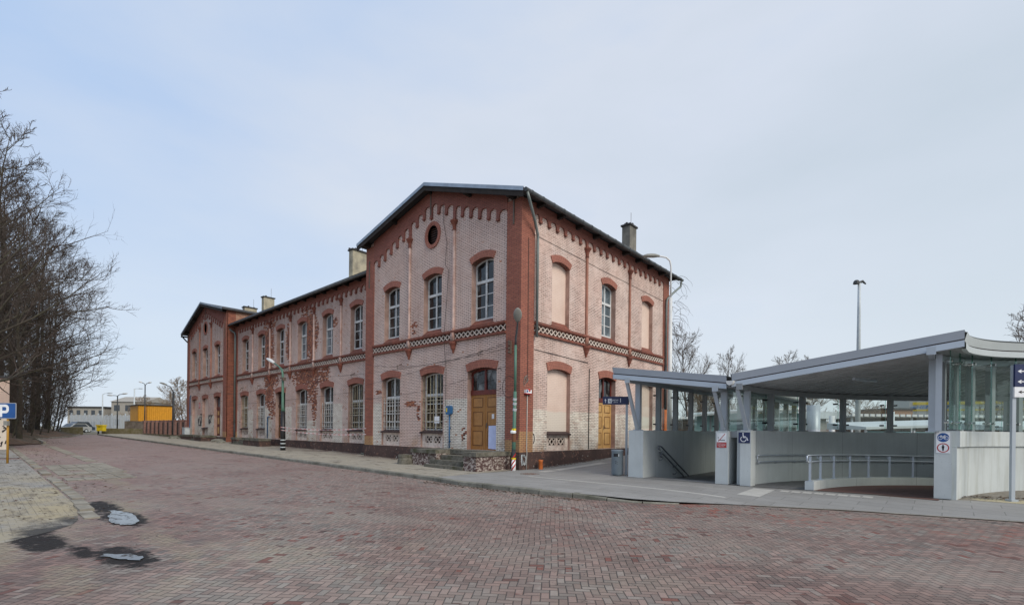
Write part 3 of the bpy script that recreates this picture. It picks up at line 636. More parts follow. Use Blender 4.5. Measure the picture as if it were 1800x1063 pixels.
    pk = [(-68, -5.6), (-64, -6.0), (-60.5, -6.6), (-55, -7.6), (-50, -9.6), (-47, -10.8), (-41, -11.2), (-36, -11.6), (-33.8, -13.2), (-33.4, -18), (-33.4, -30)]
    prof = [(0.05, .07), (.7, .22), (1.6, .50), (3.2, .72), (6, .80), (14, .85)]; R = random.Random(21); rows = []
    sub = []
    for (a, b), (c, d) in zip(pk, pk[1:]):
        k = max(1, int(math.hypot(c - a, d - b) / .8)); sub += [(a + (c - a) * i / k, b + (d - b) * i / k) for i in range(k)]
    sub.append(pk[-1])
    for i, (a, b) in enumerate(sub):
        c, d = sub[min(i + 1, len(sub) - 1)]; e_, f = sub[max(i - 1, 0)]; L = math.hypot(c - e_, d - f); nx, ny = (d - f) / L, -(c - e_) / L
        rows.append([(a + nx * o + R.uniform(-.1, .1), b + ny * o + R.uniform(-.1, .1), base(a) + h * R.uniform(.75, 1.2) * min(1, .35 + abs(i) / 8)) for o, h in prof])
    for r0_, r1_ in zip(rows, rows[1:]):
        for k in range(len(prof) - 1): mb.quad(r0_[k], r1_[k], r1_[k + 1], r0_[k + 1])
    struct(mb, 'leaf_litter', 'litter', 'stuff')
    mb = MB(); pk = [(-64, -5.9), (-60.5, -6.5), (-55, -7.5), (-50, -9.5), (-47, -10.6), (-36, -10.9)]
    for (a, b), (c, d) in zip(pk, pk[1:]): mb.box(0, -.08, -.1, math.hypot(c - a, d - b) - .02, .08, .09, lambda s_, t_, z_, a=a, b=b, c=c, d=d: (a + (c - a) * s_ / math.hypot(c - a, d - b) - (d - b) * t_ / 6, b + (d - b) * s_ / math.hypot(c - a, d - b) + t_, z_ + base(a)))
    struct(mb, 'woodland_kerb', 'edging')
    for pts in ([(1.15, -12.75), (1.7, -12.80), (2.1, -12.72), (2.2, -12.58), (1.9, -12.45), (1.35, -12.36), (.75, -12.38), (.35, -12.47), (.1, -12.6), (.55, -12.62), (.8, -12.7)],
                [(4.42, -13.32), (4.75, -13.16), (5.0, -13.02), (4.86, -12.93), (4.6, -13.0), (4.45, -13.12), (4.32, -13.25)]):
        mb = MB(); m2 = []
        for i, (a, b) in enumerate(pts):
            c, d = pts[(i + 1) % len(pts)]; m2 += [(a + (c - a) * t_ + random.uniform(-.025, .025), b + (d - b) * t_ + random.uniform(-.02, .02)) for t_ in (0, .25, .5, .75)]
        mb.sheet(m2, [], lambda a, b: (a, b, .014)); struct(mb, 'puddle', 'water')
build_ground()
def debris():
    R = random.Random(77)
    def scatter(name, m, spots, n, smin, smax, kind='stuff'):
        mb = MB()
        for _ in range(n):
            x0, y0, x1, y1, zf_, sp = R.choice(spots); t_ = R.random(); x = x0 + (x1 - x0) * t_ + R.gauss(0, sp * .3); y = y0 + (y1 - y0) * t_ + R.gauss(0, sp)
            z = zf_(x, y); s_ = R.uniform(smin, smax); a = R.uniform(0, 6.3); ca, sa = cos(a) * s_, sin(a) * s_; h1, h2 = R.uniform(0, s_ * .5), R.uniform(0, s_ * .5)
            mb.quad((x - ca, y - sa, z + .004), (x + sa * .6, y - ca * .6, z + h1 + .004), (x + ca, y + sa, z + .006), (x - sa * .6, y + ca * .6, z + h2 + .004))
        struct(mb, name, m, kind)
    rd = lambda x, y: base(x); pv = lambda x, y: base(x) + .135
    scatter('dead_leaves', 'litter', [(-58, -4.5, 0, -4.6, rd, .12), (0, -4.7, 6, -4.5, rd, .12), (-40, .35, -13, .35, pv, .18), (-11, -.3, -5, -.3, pv, .15), (.25, 1.2, .25, 6, lambda x, y: .13 + .042 * max(0, y - .9), .15), (-30, -12.2, -3, -12.3, rd, .45), (-14, -13.5, 1, -14.2, rd, .9), (-45, -10.2, -34, -10.6, rd, .5), (12.8, 2.6, 15, 3.6, lambda x, y: .13, .3)], 2600, .015, .05)
    scatter('grit', 'gravel', [(-12, -13.2, 2, -13.8, rd, .7), (-3, -12.2, 4, -12.6, rd, .6), (0, -4.6, 8, -4.2, rd, .15), (8.5, -2.9, 13.5, -1.0, rd, .1), (1, -9, 12, -9, rd, 2.2), (12.7, 2.4, 15, 3.3, lambda x, y: .12, .35)], 1800, .008, .022)
debris()

# ------------------------------------------------------------------ the station
ST = thing('station_building', (0, 0, 0.1), 'long two-storey painted brick railway station with red corner piers and gabled end wings', 'railway station')
def arch_hole(x0, x1, z0, zs, rise, n=8):
    w = (x1 - x0) / 2; R = (w * w + rise * rise) / (2 * rise); cx = (x0 + x1) / 2; cz = zs + rise - R; t = asin(w / R)
    return [(x0, z0), (x1, z0)] + [(cx + R * sin(t - 2 * t * i / n), cz + R * cos(t - 2 * t * i / n)) for i in range(n + 1)]
def arch_ring(x0, x1, zs, rise, th, n=8):
    w = (x1 - x0) / 2; R = (w * w + rise * rise) / (2 * rise); cx = (x0 + x1) / 2; cz = zs + rise - R; t = asin(w / R)
    a = [(cx + R * sin(-t + 2 * t * i / n), cz + R * cos(-t + 2 * t * i / n)) for i in range(n + 1)]
    b = [(cx + (R + th) * sin(t - 2 * t * i / n), cz + (R + th) * cos(t - 2 * t * i / n)) for i in range(n + 1)]
    return a + b
def opening_depth(wallmb, hole, T, dep):
    n = len(hole)
    for i in range(n):
        (a, b), (c, d) = hole[i], hole[(i + 1) % n]
        wallmb.quad(T(a, b, 0), T(c, d, 0), T(c, d, -dep), T(a, b, -dep))
DEP = 0.30
def sash(mb, T, x0, x1, z0, zs, rise, ztr, munt, d=-0.26, fw=0.075, thick=.06):
    """arched timber window: outer frame, central mullion, transom, glazing bars"""
    out = arch_hole(x0, x1, z0, zs, rise); w = x1 - x0
    k = (w - 2 * fw) / w; cx = (x0 + x1) / 2
    inn = [(cx + (a - cx) * k, b + fw if i < 2 else b - fw * .8) for i, (a, b) in enumerate(out)]
    mb.prism(out, T, d - thick, d, [inn])
    zt = lambda x: zs + rise - .04
    mb.box(cx - .045, d - thick, z0 + fw, cx + .045, d + .012, zt(cx), lambda a, b, c: T(a, c, b))
    mb.box(x0 + fw, d - thick, ztr - .06, x1 - fw, d + .03, ztr + .06, lambda a, b, c: T(a, c, b))
    for q in munt:
        for s0, s1 in ((x0 + fw, cx - .045), (cx + .045, x1 - fw)):
            mb.box(s0, d - .04, q - .02, s1, d - .012, q + .02, lambda a, b, c: T(a, c, b))
    return inn
def upper_window(T, x0, x1, wallm, blind=False, pane='pane', ztr=8.05, seed=0):
    h = arch_hole(x0, x1, 6.14, 8.83, .16); mb = MB()
    if blind:
        mb.sheet(h, [], lambda a, b: T(a, b, -.22)); w = part(mb, 'window', 'infill', ST); w['label'] = 'window opening bricked up and painted pink'
    else:
        inn = sash(mb, T, x0 + .004, x1 - .004, 6.42, 8.83, .16, ztr, (6.98, 7.5)); w = part(mb, 'window', 'winwhite', ST)
        p = MB(); p.sheet(arch_hole(x0 + .03, x1 - .03, 6.44, 8.80, .15), [], lambda a, b: T(a, b, -.295)); part(p, 'pane', pane, w)
    rv = MB(); opening_depth(rv, h, T, DEP); part(rv, 'reveal', 'reveal', w)
    r = MB(); r.prism(arch_ring(x0, x1, 8.83, .16, .29), T, -DEP, .035, back=False); part(r, 'brick_arch', 'redarch', w)
    s = MB(); d0 = -.22 if blind else -.27
    vs = [T(x0 - .03, 6.14, .05), T(x1 + .03, 6.14, .05), T(x1 + .03, 6.17, .05), T(x0 - .03, 6.17, .05), T(x1, 6.43, d0), T(x0, 6.43, d0), T(x1, 6.14, d0), T(x0, 6.14, d0)]
    s.add(vs, ((0, 1, 2, 3), (3, 2, 4, 5), (1, 6, 4, 2), (0, 3, 5, 7))); part(s, 'sill', 'redtrim', w)
    return h
def lattice_bars(mb, T, x0, x1, z0, z1, n, d0, d1, wd=.03):
    p = (x1 - x0) / n; L = sqrt(p * p + (z1 - z0) ** 2)
    for i in range(n):
        for s_ in (0, 1):
            a, b = (x0 + i * p, x0 + (i + 1) * p) if s_ == 0 else (x0 + (i + 1) * p, x0 + i * p)
            ux, uz = (b - a) / L, (z1 - z0) / L; nx, nz_ = -uz * wd / 2, ux * wd / 2
            q = [(a + nx, z0 + nz_), (b + nx, z1 + nz_), (b - nx, z1 - nz_), (a - nx, z0 - nz_)]
            mb.prism(q, T, d0, d1 + .003 * s_)
def lower_window(T, x0, x1, blind=False, grille=None, pane='panebrown', sill=True, dz=.84, lat=True, zs=4.22, ztr=3.32, bars=True):
    h = arch_hole(x0, x1, dz, zs, .13); mb = MB()
    if blind:
        mb.sheet(h, [], lambda a, b: T(a, b, -.20)); w = part(mb, 'window', 'infill', ST); w['label'] = 'tall window opening bricked up and painted over'
    else:
        sash(mb, T, x0 + .004, x1 - .004, 1.64, zs, .13, ztr, (2.05, 2.48, 2.9)); w = part(mb, 'window', 'winwhite', ST)
        p = MB(); p.sheet(arch_hole(x0 + .03, x1 - .03, 1.66, zs - .03, .12), [], lambda a, b: T(a, b, -.295)); part(p, 'pane', pane, w)
        if grille:
            g = MB(); W = x1 - x0; nb = 7
            for i in range(nb):
                xx = x0 + .06 + (W - .12) * i / (nb - 1)
                g.box(xx - .012, -.13, 1.64, xx + .012, -.105, (zs + .05 if grille == 'grilleyel' else ztr + .02), lambda a, b, c: T(a, c, b))
            for zz_ in (1.80, 2.08, 2.48, 2.62, 3.05, 3.2): g.box(x0 + .03, -.104, zz_ - .012, x1 - .03, -.085, zz_ + .012, lambda a, b, c: T(a, c, b))
            part(g, 'grille', grille, w)
    rv = MB(); opening_depth(rv, h, T, DEP); part(rv, 'reveal', 'reveal', w)
    r = MB(); r.prism(arch_ring(x0, x1, zs, .13, .34), T, -DEP, .04); part(r, 'brick_arch', 'redarch', w)
    if sill:
        s = MB(); d0 = -.20 if blind else -.27
        vs = [T(x0 - .02, 1.50, .06), T(x1 + .02, 1.50, .06), T(x1 + .02, 1.57, .06), T(x0 - .02, 1.57, .06), T(x1, 1.66, d0), T(x0, 1.66, d0), T(x1, 1.50, -.1), T(x0, 1.50, -.1)]
        s.add(vs, ((0, 1, 2, 3), (3, 2, 4, 5), (0, 1, 6, 7), (1, 6, 4, 2), (0, 3, 5, 7))); part(s, 'sill', 'sill', w)
    if lat:
        cx = (x0 + x1) / 2; A = (x0 + .24, cx - .05); B = (cx + .05, x1 - .24)
        hs = [[(a, 1.06), (b, 1.06), (b, 1.36), (a, 1.36)] for a, b in (A, B)]
        l = MB(); l.prism([(x0 + .002, dz), (x1 - .002, dz), (x1 - .002, 1.5), (x0 + .002, 1.5)], T, -.2, -.10, hs)
        for a, b in (A, B): lattice_bars(l, T, a, b, 1.06, 1.36, 2, -.16, -.115, .036)
        lp = part(l, 'lattice_panel', 'latt', w)
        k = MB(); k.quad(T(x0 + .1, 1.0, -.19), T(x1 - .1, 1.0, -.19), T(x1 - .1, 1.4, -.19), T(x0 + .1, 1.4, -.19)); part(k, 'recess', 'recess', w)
    return h
def door_unit(T, x0, x1, z0, zs, frame, leaf, panelm, trz, trans, lab, npan=3, edge='dooredge'):
    h = arch_hole(x0, x1, z0, zs, .13); cx = (x0 + x1) / 2; d = -.24; B = lambda a, b, c: T(a, c, b)
    mb = MB(); mb.box(x0 + .004, d - .06, z0, cx - .006, d, trz - .1, B).box(cx + .006, d - .06, z0, x1 - .004, d, trz - .1, B)
    mb.box(cx - .03, d, z0 + .02, cx + .03, d + .02, trz - .11, B)
    w = part(mb, 'door', leaf, ST); w['label'] = lab
    H = trz - .1 - z0
    zs_ = [z0 + .17, z0 + .17 + H * .27, z0 + .17 + H * .36, z0 + .17 + H * .62, z0 + .17 + H * .70, trz - .22]
    for s0, s1 in ((x0 + .13, cx - .14), (cx + .14, x1 - .13)):
        for i in range(npan):
            a, b = zs_[2 * i], zs_[2 * i + 1]; e = MB(); p = MB()
            e.prism([(s0, a), (s1, a), (s1, b), (s0, b)], T, d, d + .012, [[(s0 + .03, a + .03), (s1 - .03, a + .03), (s1 - .03, b - .03), (s0 + .03, b - .03)]])
            p.box(s0 + .032, d - .02, a + .032, s1 - .032, d + .006, b - .032, B)
            part(e, 'moulding', edge, w); part(p, 'door_panel', panelm, w)
    f = MB(); f.box(x0, d - .07, trz - .1, x1, d + .04, trz + .1, B); inn = [(x0 + .09, trz + .1), (x1 - .09, trz + .1)] + [(cx + (a - cx) * .88, b - .07) for a, b in h[2:]]
    f.prism([(x0, trz + .1), (x1, trz + .1)] + h[2:], T, d - .07, d, [inn]); f.box(cx - .05, d - .06, trz + .1, cx + .05, d + .012, zs + .08, B)
    part(f, 'frame', frame, w)
    g = MB(); g.sheet([(x0 + .03, trz), (x1 - .03, trz)] + [(a, b - .03) for a, b in h[2:]], [], lambda a, b: T(a, b, d - .045)); part(g, 'pane', trans, w)
    k = MB(); k.tube([T(cx + .09, z0 + 1.05, d + .02), T(cx + .09, z0 + 1.05, d + .07), T(cx + .20, z0 + 1.05, d + .07)], .012, 6); k.box(cx + .06, d, z0 + .93, cx + .115, d + .01, z0 + 1.15, B); part(k, 'handle', 'iron', w)
    rv = MB(); opening_depth(rv, h, T, DEP); part(rv, 'reveal', 'reveal', w)
    r = MB(); r.prism(arch_ring(x0, x1, zs, .13, .34), T, -DEP, .04); part(r, 'brick_arch', 'redarch', w)
    return h
def wall(T, outline, holes, m, dep=DEP, name='wall'):
    mb = MB(); mb.sheet(outline, holes, lambda a, b: T(a, b, 0)); part(mb, name, m, ST)
def pilaster(T, a0, a1, z0, z1, m='red', d=.05):
    mb = MB(); mb.box(a0, -.05, z0, a1, d, z1, lambda a, b, c: T(a, c, b)); part(mb, 'pilaster', m, ST)
def column(T, a, ztop, shaft, frz):
    mb = MB(); c = T(a, 0, .05)
    mb.lathe([(.065, 5.60), (.065, ztop - .42)], (c[0], c[1], 0), 10); mb.box(a - .10, .0, 5.66, a + .10, .125, 6.16, lambda p, q, r: T(p, r, q)); o = part(mb, 'column', shaft, ST, True)
    q = MB(); q.lathe([(.07, -.44), (.10, -.43), (.10, -.40), (.075, -.38), (.09, -.22), (.17, -.08), (.19, -.06), (.19, 0), (.0, 0)], (c[0], c[1], ztop), 12); part(q, 'capital', 'redtrim', o)
    q = MB(); q.lathe([(.20, 5.62), (.20, 5.54), (.13, 5.42), (.10, 5.30), (.05, 5.22), (.04, 5.12), (0, 5.10)], (c[0], c[1], 0), 12); part(q, 'corbel', 'redtrim', o)
    if frz: q = MB(); q.box(a - .11, .0, ztop + .002, a + .11, .10, frz, lambda p, q_, r: T(p, r, q_)); part(q, 'pier', 'redfrieze', o)
def string_course(T, a0, a1, cuts):
    up = MB(); B = lambda a, b, c: T(a, c, b)
    up.box(a0, 0, 6.03, a1, .13, 6.12, B).box(a0, 0, 5.985, a1, .085, 6.03, B).box(a0, 0, 5.615, a1, .10, 5.68, B).box(a0, 0, 5.68, a1, .06, 5.725, B)
    o = part(up, 'string_course', 'redtrim', ST)
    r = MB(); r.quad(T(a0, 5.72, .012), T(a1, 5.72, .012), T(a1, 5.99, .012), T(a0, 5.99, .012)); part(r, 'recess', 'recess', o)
    ed = [a0] + sum([[c - .1, c + .1] for c in cuts], []) + [a1]
    for s0, s1 in zip(ed[::2], ed[1::2]): l = MB(); lattice_bars(l, T, s0 + .02, s1 - .02, 5.725, 5.985, max(1, round((s1 - s0) / .285)), .015, .055, .040); part(l, 'lattice', 'latt', o)
def frieze(T, a0, a1, pend, crowns, tops, th=.065, pw=.085):
    """band of stepped round arches; pend = (a, z) tips, crowns = arch crown heights, tops = upper edge"""
    bot = []
    ed = [a0] + [p[0] for p in pend] + [a1]
    for i in range(len(ed) - 1):
        l = ed[i] + (pw if i else 0); r = ed[i + 1] - (pw if i < len(ed) - 2 else 0); zc = crowns[i]; w = (r - l) / 2; c = (l + r) / 2
        if i == 0: bot.append((l, zc - .16))
        bot += [(c - w * cos(pi * k / 6), zc - .15 + .15 * sin(pi * k / 6)) for k in range(7)]
        if i < len(pend):
            p, z = pend[i]; bot += [(p - pw, z + .05), (p - pw * .55, z), (p + pw * .55, z), (p + pw, z + .05)]
    ol = bot + tops[::-1]
    mb = MB(); mb.prism(ol, T, 0, th)
    for p, z in pend: mb.box(p - pw * .9, .01, z + .02, p + pw * .9, th + .03, z + .10, lambda a, b, c: T(a, c, b))
    part(mb, 'frieze', 'redfrieze', ST)

def wing(xl, xr, flip, near):
    """gabled cross wing; flip mirrors the near one"""
    T = FA(0.0)
    f = (lambda x: x) if not flip else (lambda x: xl + xr - x)   # maps near-wing X to this wing
    seg = lambda a, b: (min(a, b), max(a, b))
    holes = []
    # roof lines of the near wing: ridge at X=-5.6
    zr = lambda x: (13.0 - .356 * (x + 5.6)) if x > -5.6 else (13.0 - .24 * (-5.6 - x))
    dx = 0.0 if near else -33.0
    X = (lambda x: x) if near else (lambda x: -44.2 - x)          # near-wing x (-11.2..0) -> world
    for cx in (-8.80, -5.50, -2.17):
        a, b = seg(X(cx - .665), X(cx + .665)); holes.append(upper_window(T, a, b, 'wallA', pane='pane'))
    if near:
        holes.append(lower_window(T, -9.63, -8.02, grille='grille', pane='panebrown'))
        holes.append(lower_window(T, -6.29, -4.66, grille='grilleyel', pane='panebrown'))
        holes.append(door_unit(T, -3.03, -1.27, .84, 4.20, 'maroon', 'door', 'doorpanel', 3.30, 'panehall', 'ochre double door with three panels a leaf under a maroon transom'))
    else:
        holes.append(lower_window(T, -42.5, -40.95, blind=True, sill=False, lat=False)); holes.append(lower_window(T, -39.4, -37.8, blind=True, lat=False))
        holes.append(door_unit(T, -36.1, -34.5, .9, 4.28, 'maroon', 'maroon', 'doorlight', 3.35, 'paneblue', 'narrow maroon door with pale yellow panels at the far wing', 3))
    ocx = X(-5.52); oc = [(ocx + .40 * cos(2 * pi * i / 20), 10.82 + .46 * sin(2 * pi * i / 20)) for i in range(20)]
    ol = [(X(-11.2), -.3), (X(0), -.3), (X(0), zr(0) - .1), (X(-5.6), 12.9), (X(-11.2), zr(-11.2) - .1)]
    wall(T, ol, holes + [oc], 'wallA')
    q = MB(); ring = [(ocx + .57 * cos(2 * pi * i / 24), 10.82 + .63 * sin(2 * pi * i / 24)) for i in range(24)]
    ring2 = [(ocx + .45 * cos(2 * pi * i / 24), 10.82 + .51 * sin(2 * pi * i / 24)) for i in range(24)]
    q.prism(ring, T, 0, .05, [ring2]); q.prism(ring2, T, 0, .03, [[(ocx + .385 * cos(2 * pi * i / 24), 10.82 + .445 * sin(2 * pi * i / 24)) for i in range(24)]]); oo = part(q, 'round_window', 'redarch', ST)
    q = MB(); q.sheet(oc, [], lambda a, b: T(a, b, -.25)); part(q, 'louvre', 'recess' if near else 'redraw', oo)
    q = MB()
    for k in range(7): q.box(ocx - .34, -.2, 10.5 + k * .11, ocx + .34, -.12, 10.53 + k * .11, lambda a, b, c: T(a, c, b))
    part(q, 'slats', 'doordark', oo)
    zl0 = (base(X(-5)) - .25)
    a, b = seg(X(-.73), X(.05) if near else X(0) - .0); pilaster(T, a, b, .81, zr(0) - (.12 if near else .2))
    a, b = seg(X(-11.2), X(-10.45)); pilaster(T, a, b, .81, zr(-11.2) - .15)
    q = MB(); q.box(min(X(-11.2), X(0)) - .0, 0, zl0, max(X(-11.2), X(0)) + (.07 if near else 0), .07, .82, lambda a_, b_, c_: T(a_, c_, b_)); part(q, 'plinth', 'plinth', ST)
    cols = (-7.25, -3.95)
    a, b = seg(X(-10.45), X(-.73)); string_course(T, a, b, sorted(X(c) for c in cols))
    for c in cols: column(T, X(c), 11.05, 'pinkshaft' if near else 'redshaft', None)
    pe = [[-9.97 + .545 * k, 11.86 - .2 * abs(k - 8)] for k in range(17)]; pe[8][1] = 11.56
    for k in (5, 11): pe[k] = [cols[0] if k == 5 else cols[1], 11.06]
    cr_ = [12.22 - .195 * max(0, (8 - j) if j <= 8 else (j - 9)) for j in range(18)]
    tops = [(-10.45, zr(-10.45) - .11), (-5.6, 12.89), (-.73, zr(-.73) - .11)]
    if near: frieze(T, -10.45, -.73, pe, cr_, tops)
    else: frieze(T, X(-.73), X(-10.45), [(X(p), z) for p, z in pe][::-1], cr_[::-1], [(X(p), z) for p, z in tops][::-1])
    # iron ties and anchors on the near gable
    B = lambda a_, b_, c_: T(a_, c_, b_)
    for x_, z0, z1 in ((-5.62, 11.75, 12.75), (-10.85, 9.3, 10.75), (-.36, 9.9, 11.0)): q = MB().box(X(x_) - .035, .05, z0, X(x_) + .035, .085, z1, B); part(q, 'wall_anchor', 'iron', ST)
    # roof
    Y0, Y1 = -.48, 14.2; xe, xw = .50, -11.48; t = .11
    rf = MB()
    P = lambda x, y, dz=0: (X(x), y, zr(x) + dz)
    for (p, q_) in ((-5.6, xe), (xw, -5.6)):
        zp, zq = (13.0, zr(q_)) if p == -5.6 else (zr(p), 13.0)
        v = [(X(p), Y0, zp), (X(q_), Y0, zq), (X(q_), Y1, zq), (X(p), Y1, zp)]; w = [(a_, b_, c_ + t) for a_, b_, c_ in v]
        rf.add(v + w, ((0, 1, 2, 3), (4, 5, 6, 7), (0, 1, 5, 4), (1, 2, 6, 5), (2, 3, 7, 6), (3, 0, 4, 7)))
    o = part(rf, 'roof', 'felt', ST)
    q = MB()
    for (p, q_) in ((-5.6, xe), (xw, -5.6)):
        zp, zq = (13.0, zr(q_)) if p == -5.6 else (zr(p), 13.0)
        q.add([(X(p), Y0 - .03, zp - .02), (X(q_), Y0 - .03, zq - .02), (X(q_), Y0 - .03, zq + t + .03), (X(p), Y0 - .03, zp + t + .03), (X(p), Y0 + .05, zp + t + .03), (X(q_), Y0 + .05, zq + t + .03)], ((0, 1, 2, 3), (3, 2, 5, 4)))
    part(q, 'edge_trim', 'tin', o)
    q = MB()
    for (p, q_) in ((-5.6, xe), (xw, -5.6)):
        zp, zq = (13.0, zr(q_)) if p == -5.6 else (zr(p), 13.0)
        q.add([(X(p), Y0 - .005, zp - .24), (X(q_), Y0 - .005, zq - .24), (X(q_), Y0 - .005, zq - .02), (X(p), Y0 - .005, zp - .02), (X(p), Y0 + .04, zp - .24), (X(q_), Y0 + .04, zq - .24)], ((0, 1, 2, 3), (0, 1, 5, 4)))
    for x_ in (-10.9, -8.4, -5.6, -2.9, -.36):
        q.box(X(x_) - .08, Y0 + .03, zr(x_) - .26, X(x_) + .08, .02, zr(x_) - .02)
    part(q, 'bargeboard', 'soffit', o)
    return zr, X

zrN, _ = wing(-11.2, 0, False, True)
wing(-44.2, -33.0, True, False)

def side_B():
    T = FB(0.0); W = 13.55; holes = []
    holes.append(upper_window(T, 2.02, 3.30, 'wallB', blind=True)); holes.append(upper_window(T, 6.02, 7.34, 'wallB', pane='paneblue', ztr=8.05)); holes.append(upper_window(T, 10.18, 11.48, 'wallB', blind=True))
    holes.append(lower_window(T, 1.76, 3.44, blind=True)); holes.append(door_unit(T, 5.83, 7.42, .84, 4.22, 'maroon', 'doorlight', 'doorlight', 3.22, 'panehall', 'pale ochre panelled double door on the side wall')); holes.append(lower_window(T, 9.95, 11.6, blind=True))
    wall(T, [(0, -.3), (W, -.3), (W, 10.95), (0, 10.95)], holes, 'wallB')
    pilaster(T, .05, .78, .81, 10.9); pilaster(T, 12.82, W, .81, 10.9)
    q = MB(); q.box(0, 0, -.3, W, .07, .82, lambda a, b, c: T(a, c, b)); part(q, 'plinth', 'plinth', ST)
    string_course(T, .78, 12.82, (4.62, 8.72))
    for c in (4.62, 8.72): column(T, c, 10.17, 'redshaft', None)
    pe = [(1.15 + .585 * k, 10.18) for k in range(20)]; pe = [(4.62 if k == 6 else 8.72 if k == 13 else a, b) for k, (a, b) in enumerate(pe)]
    frieze(T, .78, 12.82, pe, [10.53] * 21, [(.78, 10.94), (12.82, 10.94)])
    # thin cable under the frieze and down the wall
    g = MB()
    g.tube([(.57, -.45, 10.86), (.57, 14.25, 10.86)], .085, 10)
    for k in range(21): y = -.1 + .7 * k; g.tube([(.57, y, 10.86), (.57, y + .05, 10.86)], .098, 10)
    o = part(g, 'gutter', 'gutter', ST)
    q = MB()
    for k in range(10): y = .9 + 1.4 * k; q = MB().box(0, y - .07, 10.74, .45, y + .07, 10.9); part(q, 'rafter_end', 'soffit', o)
    d = MB(); d.tube([(.57, -.34, 10.80), (.56, -.2, 10.55), (.30, .45, 10.05), (.16, .83, 9.6), (.15, .84, 9.3), (.15, .84, 5.48)], .058, 10); part(d, 'downpipe', 'dpipe', ST, True)
    d = MB(); d.tube([(.57, 14.1, 10.80), (.55, 14.05, 10.45), (.35, 13.5, 10.0), (.18, 13.02, 9.55), (.15, 12.98, 9.3), (.15, 12.98, 5.6)], .06, 10); part(d, 'downpipe', 'dpipe', ST, True)
    d = MB(); d.tube([(.15, 12.98, 5.6), (.15, 12.98, 3.0)], .075, 10); part(d, 'downpipe', 'dpdark', ST, True)
    d = MB(); d.tube([(.15, 12.98, 3.0), (.15, 12.98, .6)], .085, 10); part(d, 'downpipe', 'orange', ST, True)['label'] = 'orange plastic foot of the downpipe'
    # closing walls (back, inner side above the middle roof)
    q = MB(); q.quad((0, W, -.3), (-11.2, W, -.3), (-11.2, W, 11.5), (0, W, 10.95)); q.add([(0, W, 10.95), (-11.2, W, 11.5), (-5.6, W, 12.9)], ((0, 1, 2),)); part(q, 'wall', 'redraw', ST)
    q = MB(); q.quad((-11.2, 0, -.3), (-11.2, W, -.3), (-11.2, W, 11.55), (-11.2, 0, 11.55)); part(q, 'wall', 'redraw', ST)
    # small conduits and thin cables on this wall
    for pts, r in (([(.02, .80, 9.65), (.02, 6.6, 9.5), (.02, 13.0, 9.4)], .008), ([(.02, .85, 5.0), (.02, 4.8, 4.88), (.02, 4.85, 4.85)], .012), ([(.02, 4.95, 4.6), (.02, 4.95, .85)], .022), ([(.06, .38, 9.4), (.06, .40, 3.6)], .012)): q = MB().tube(pts, r, 5); part(q, 'cable', 'cable', ST)
side_B()

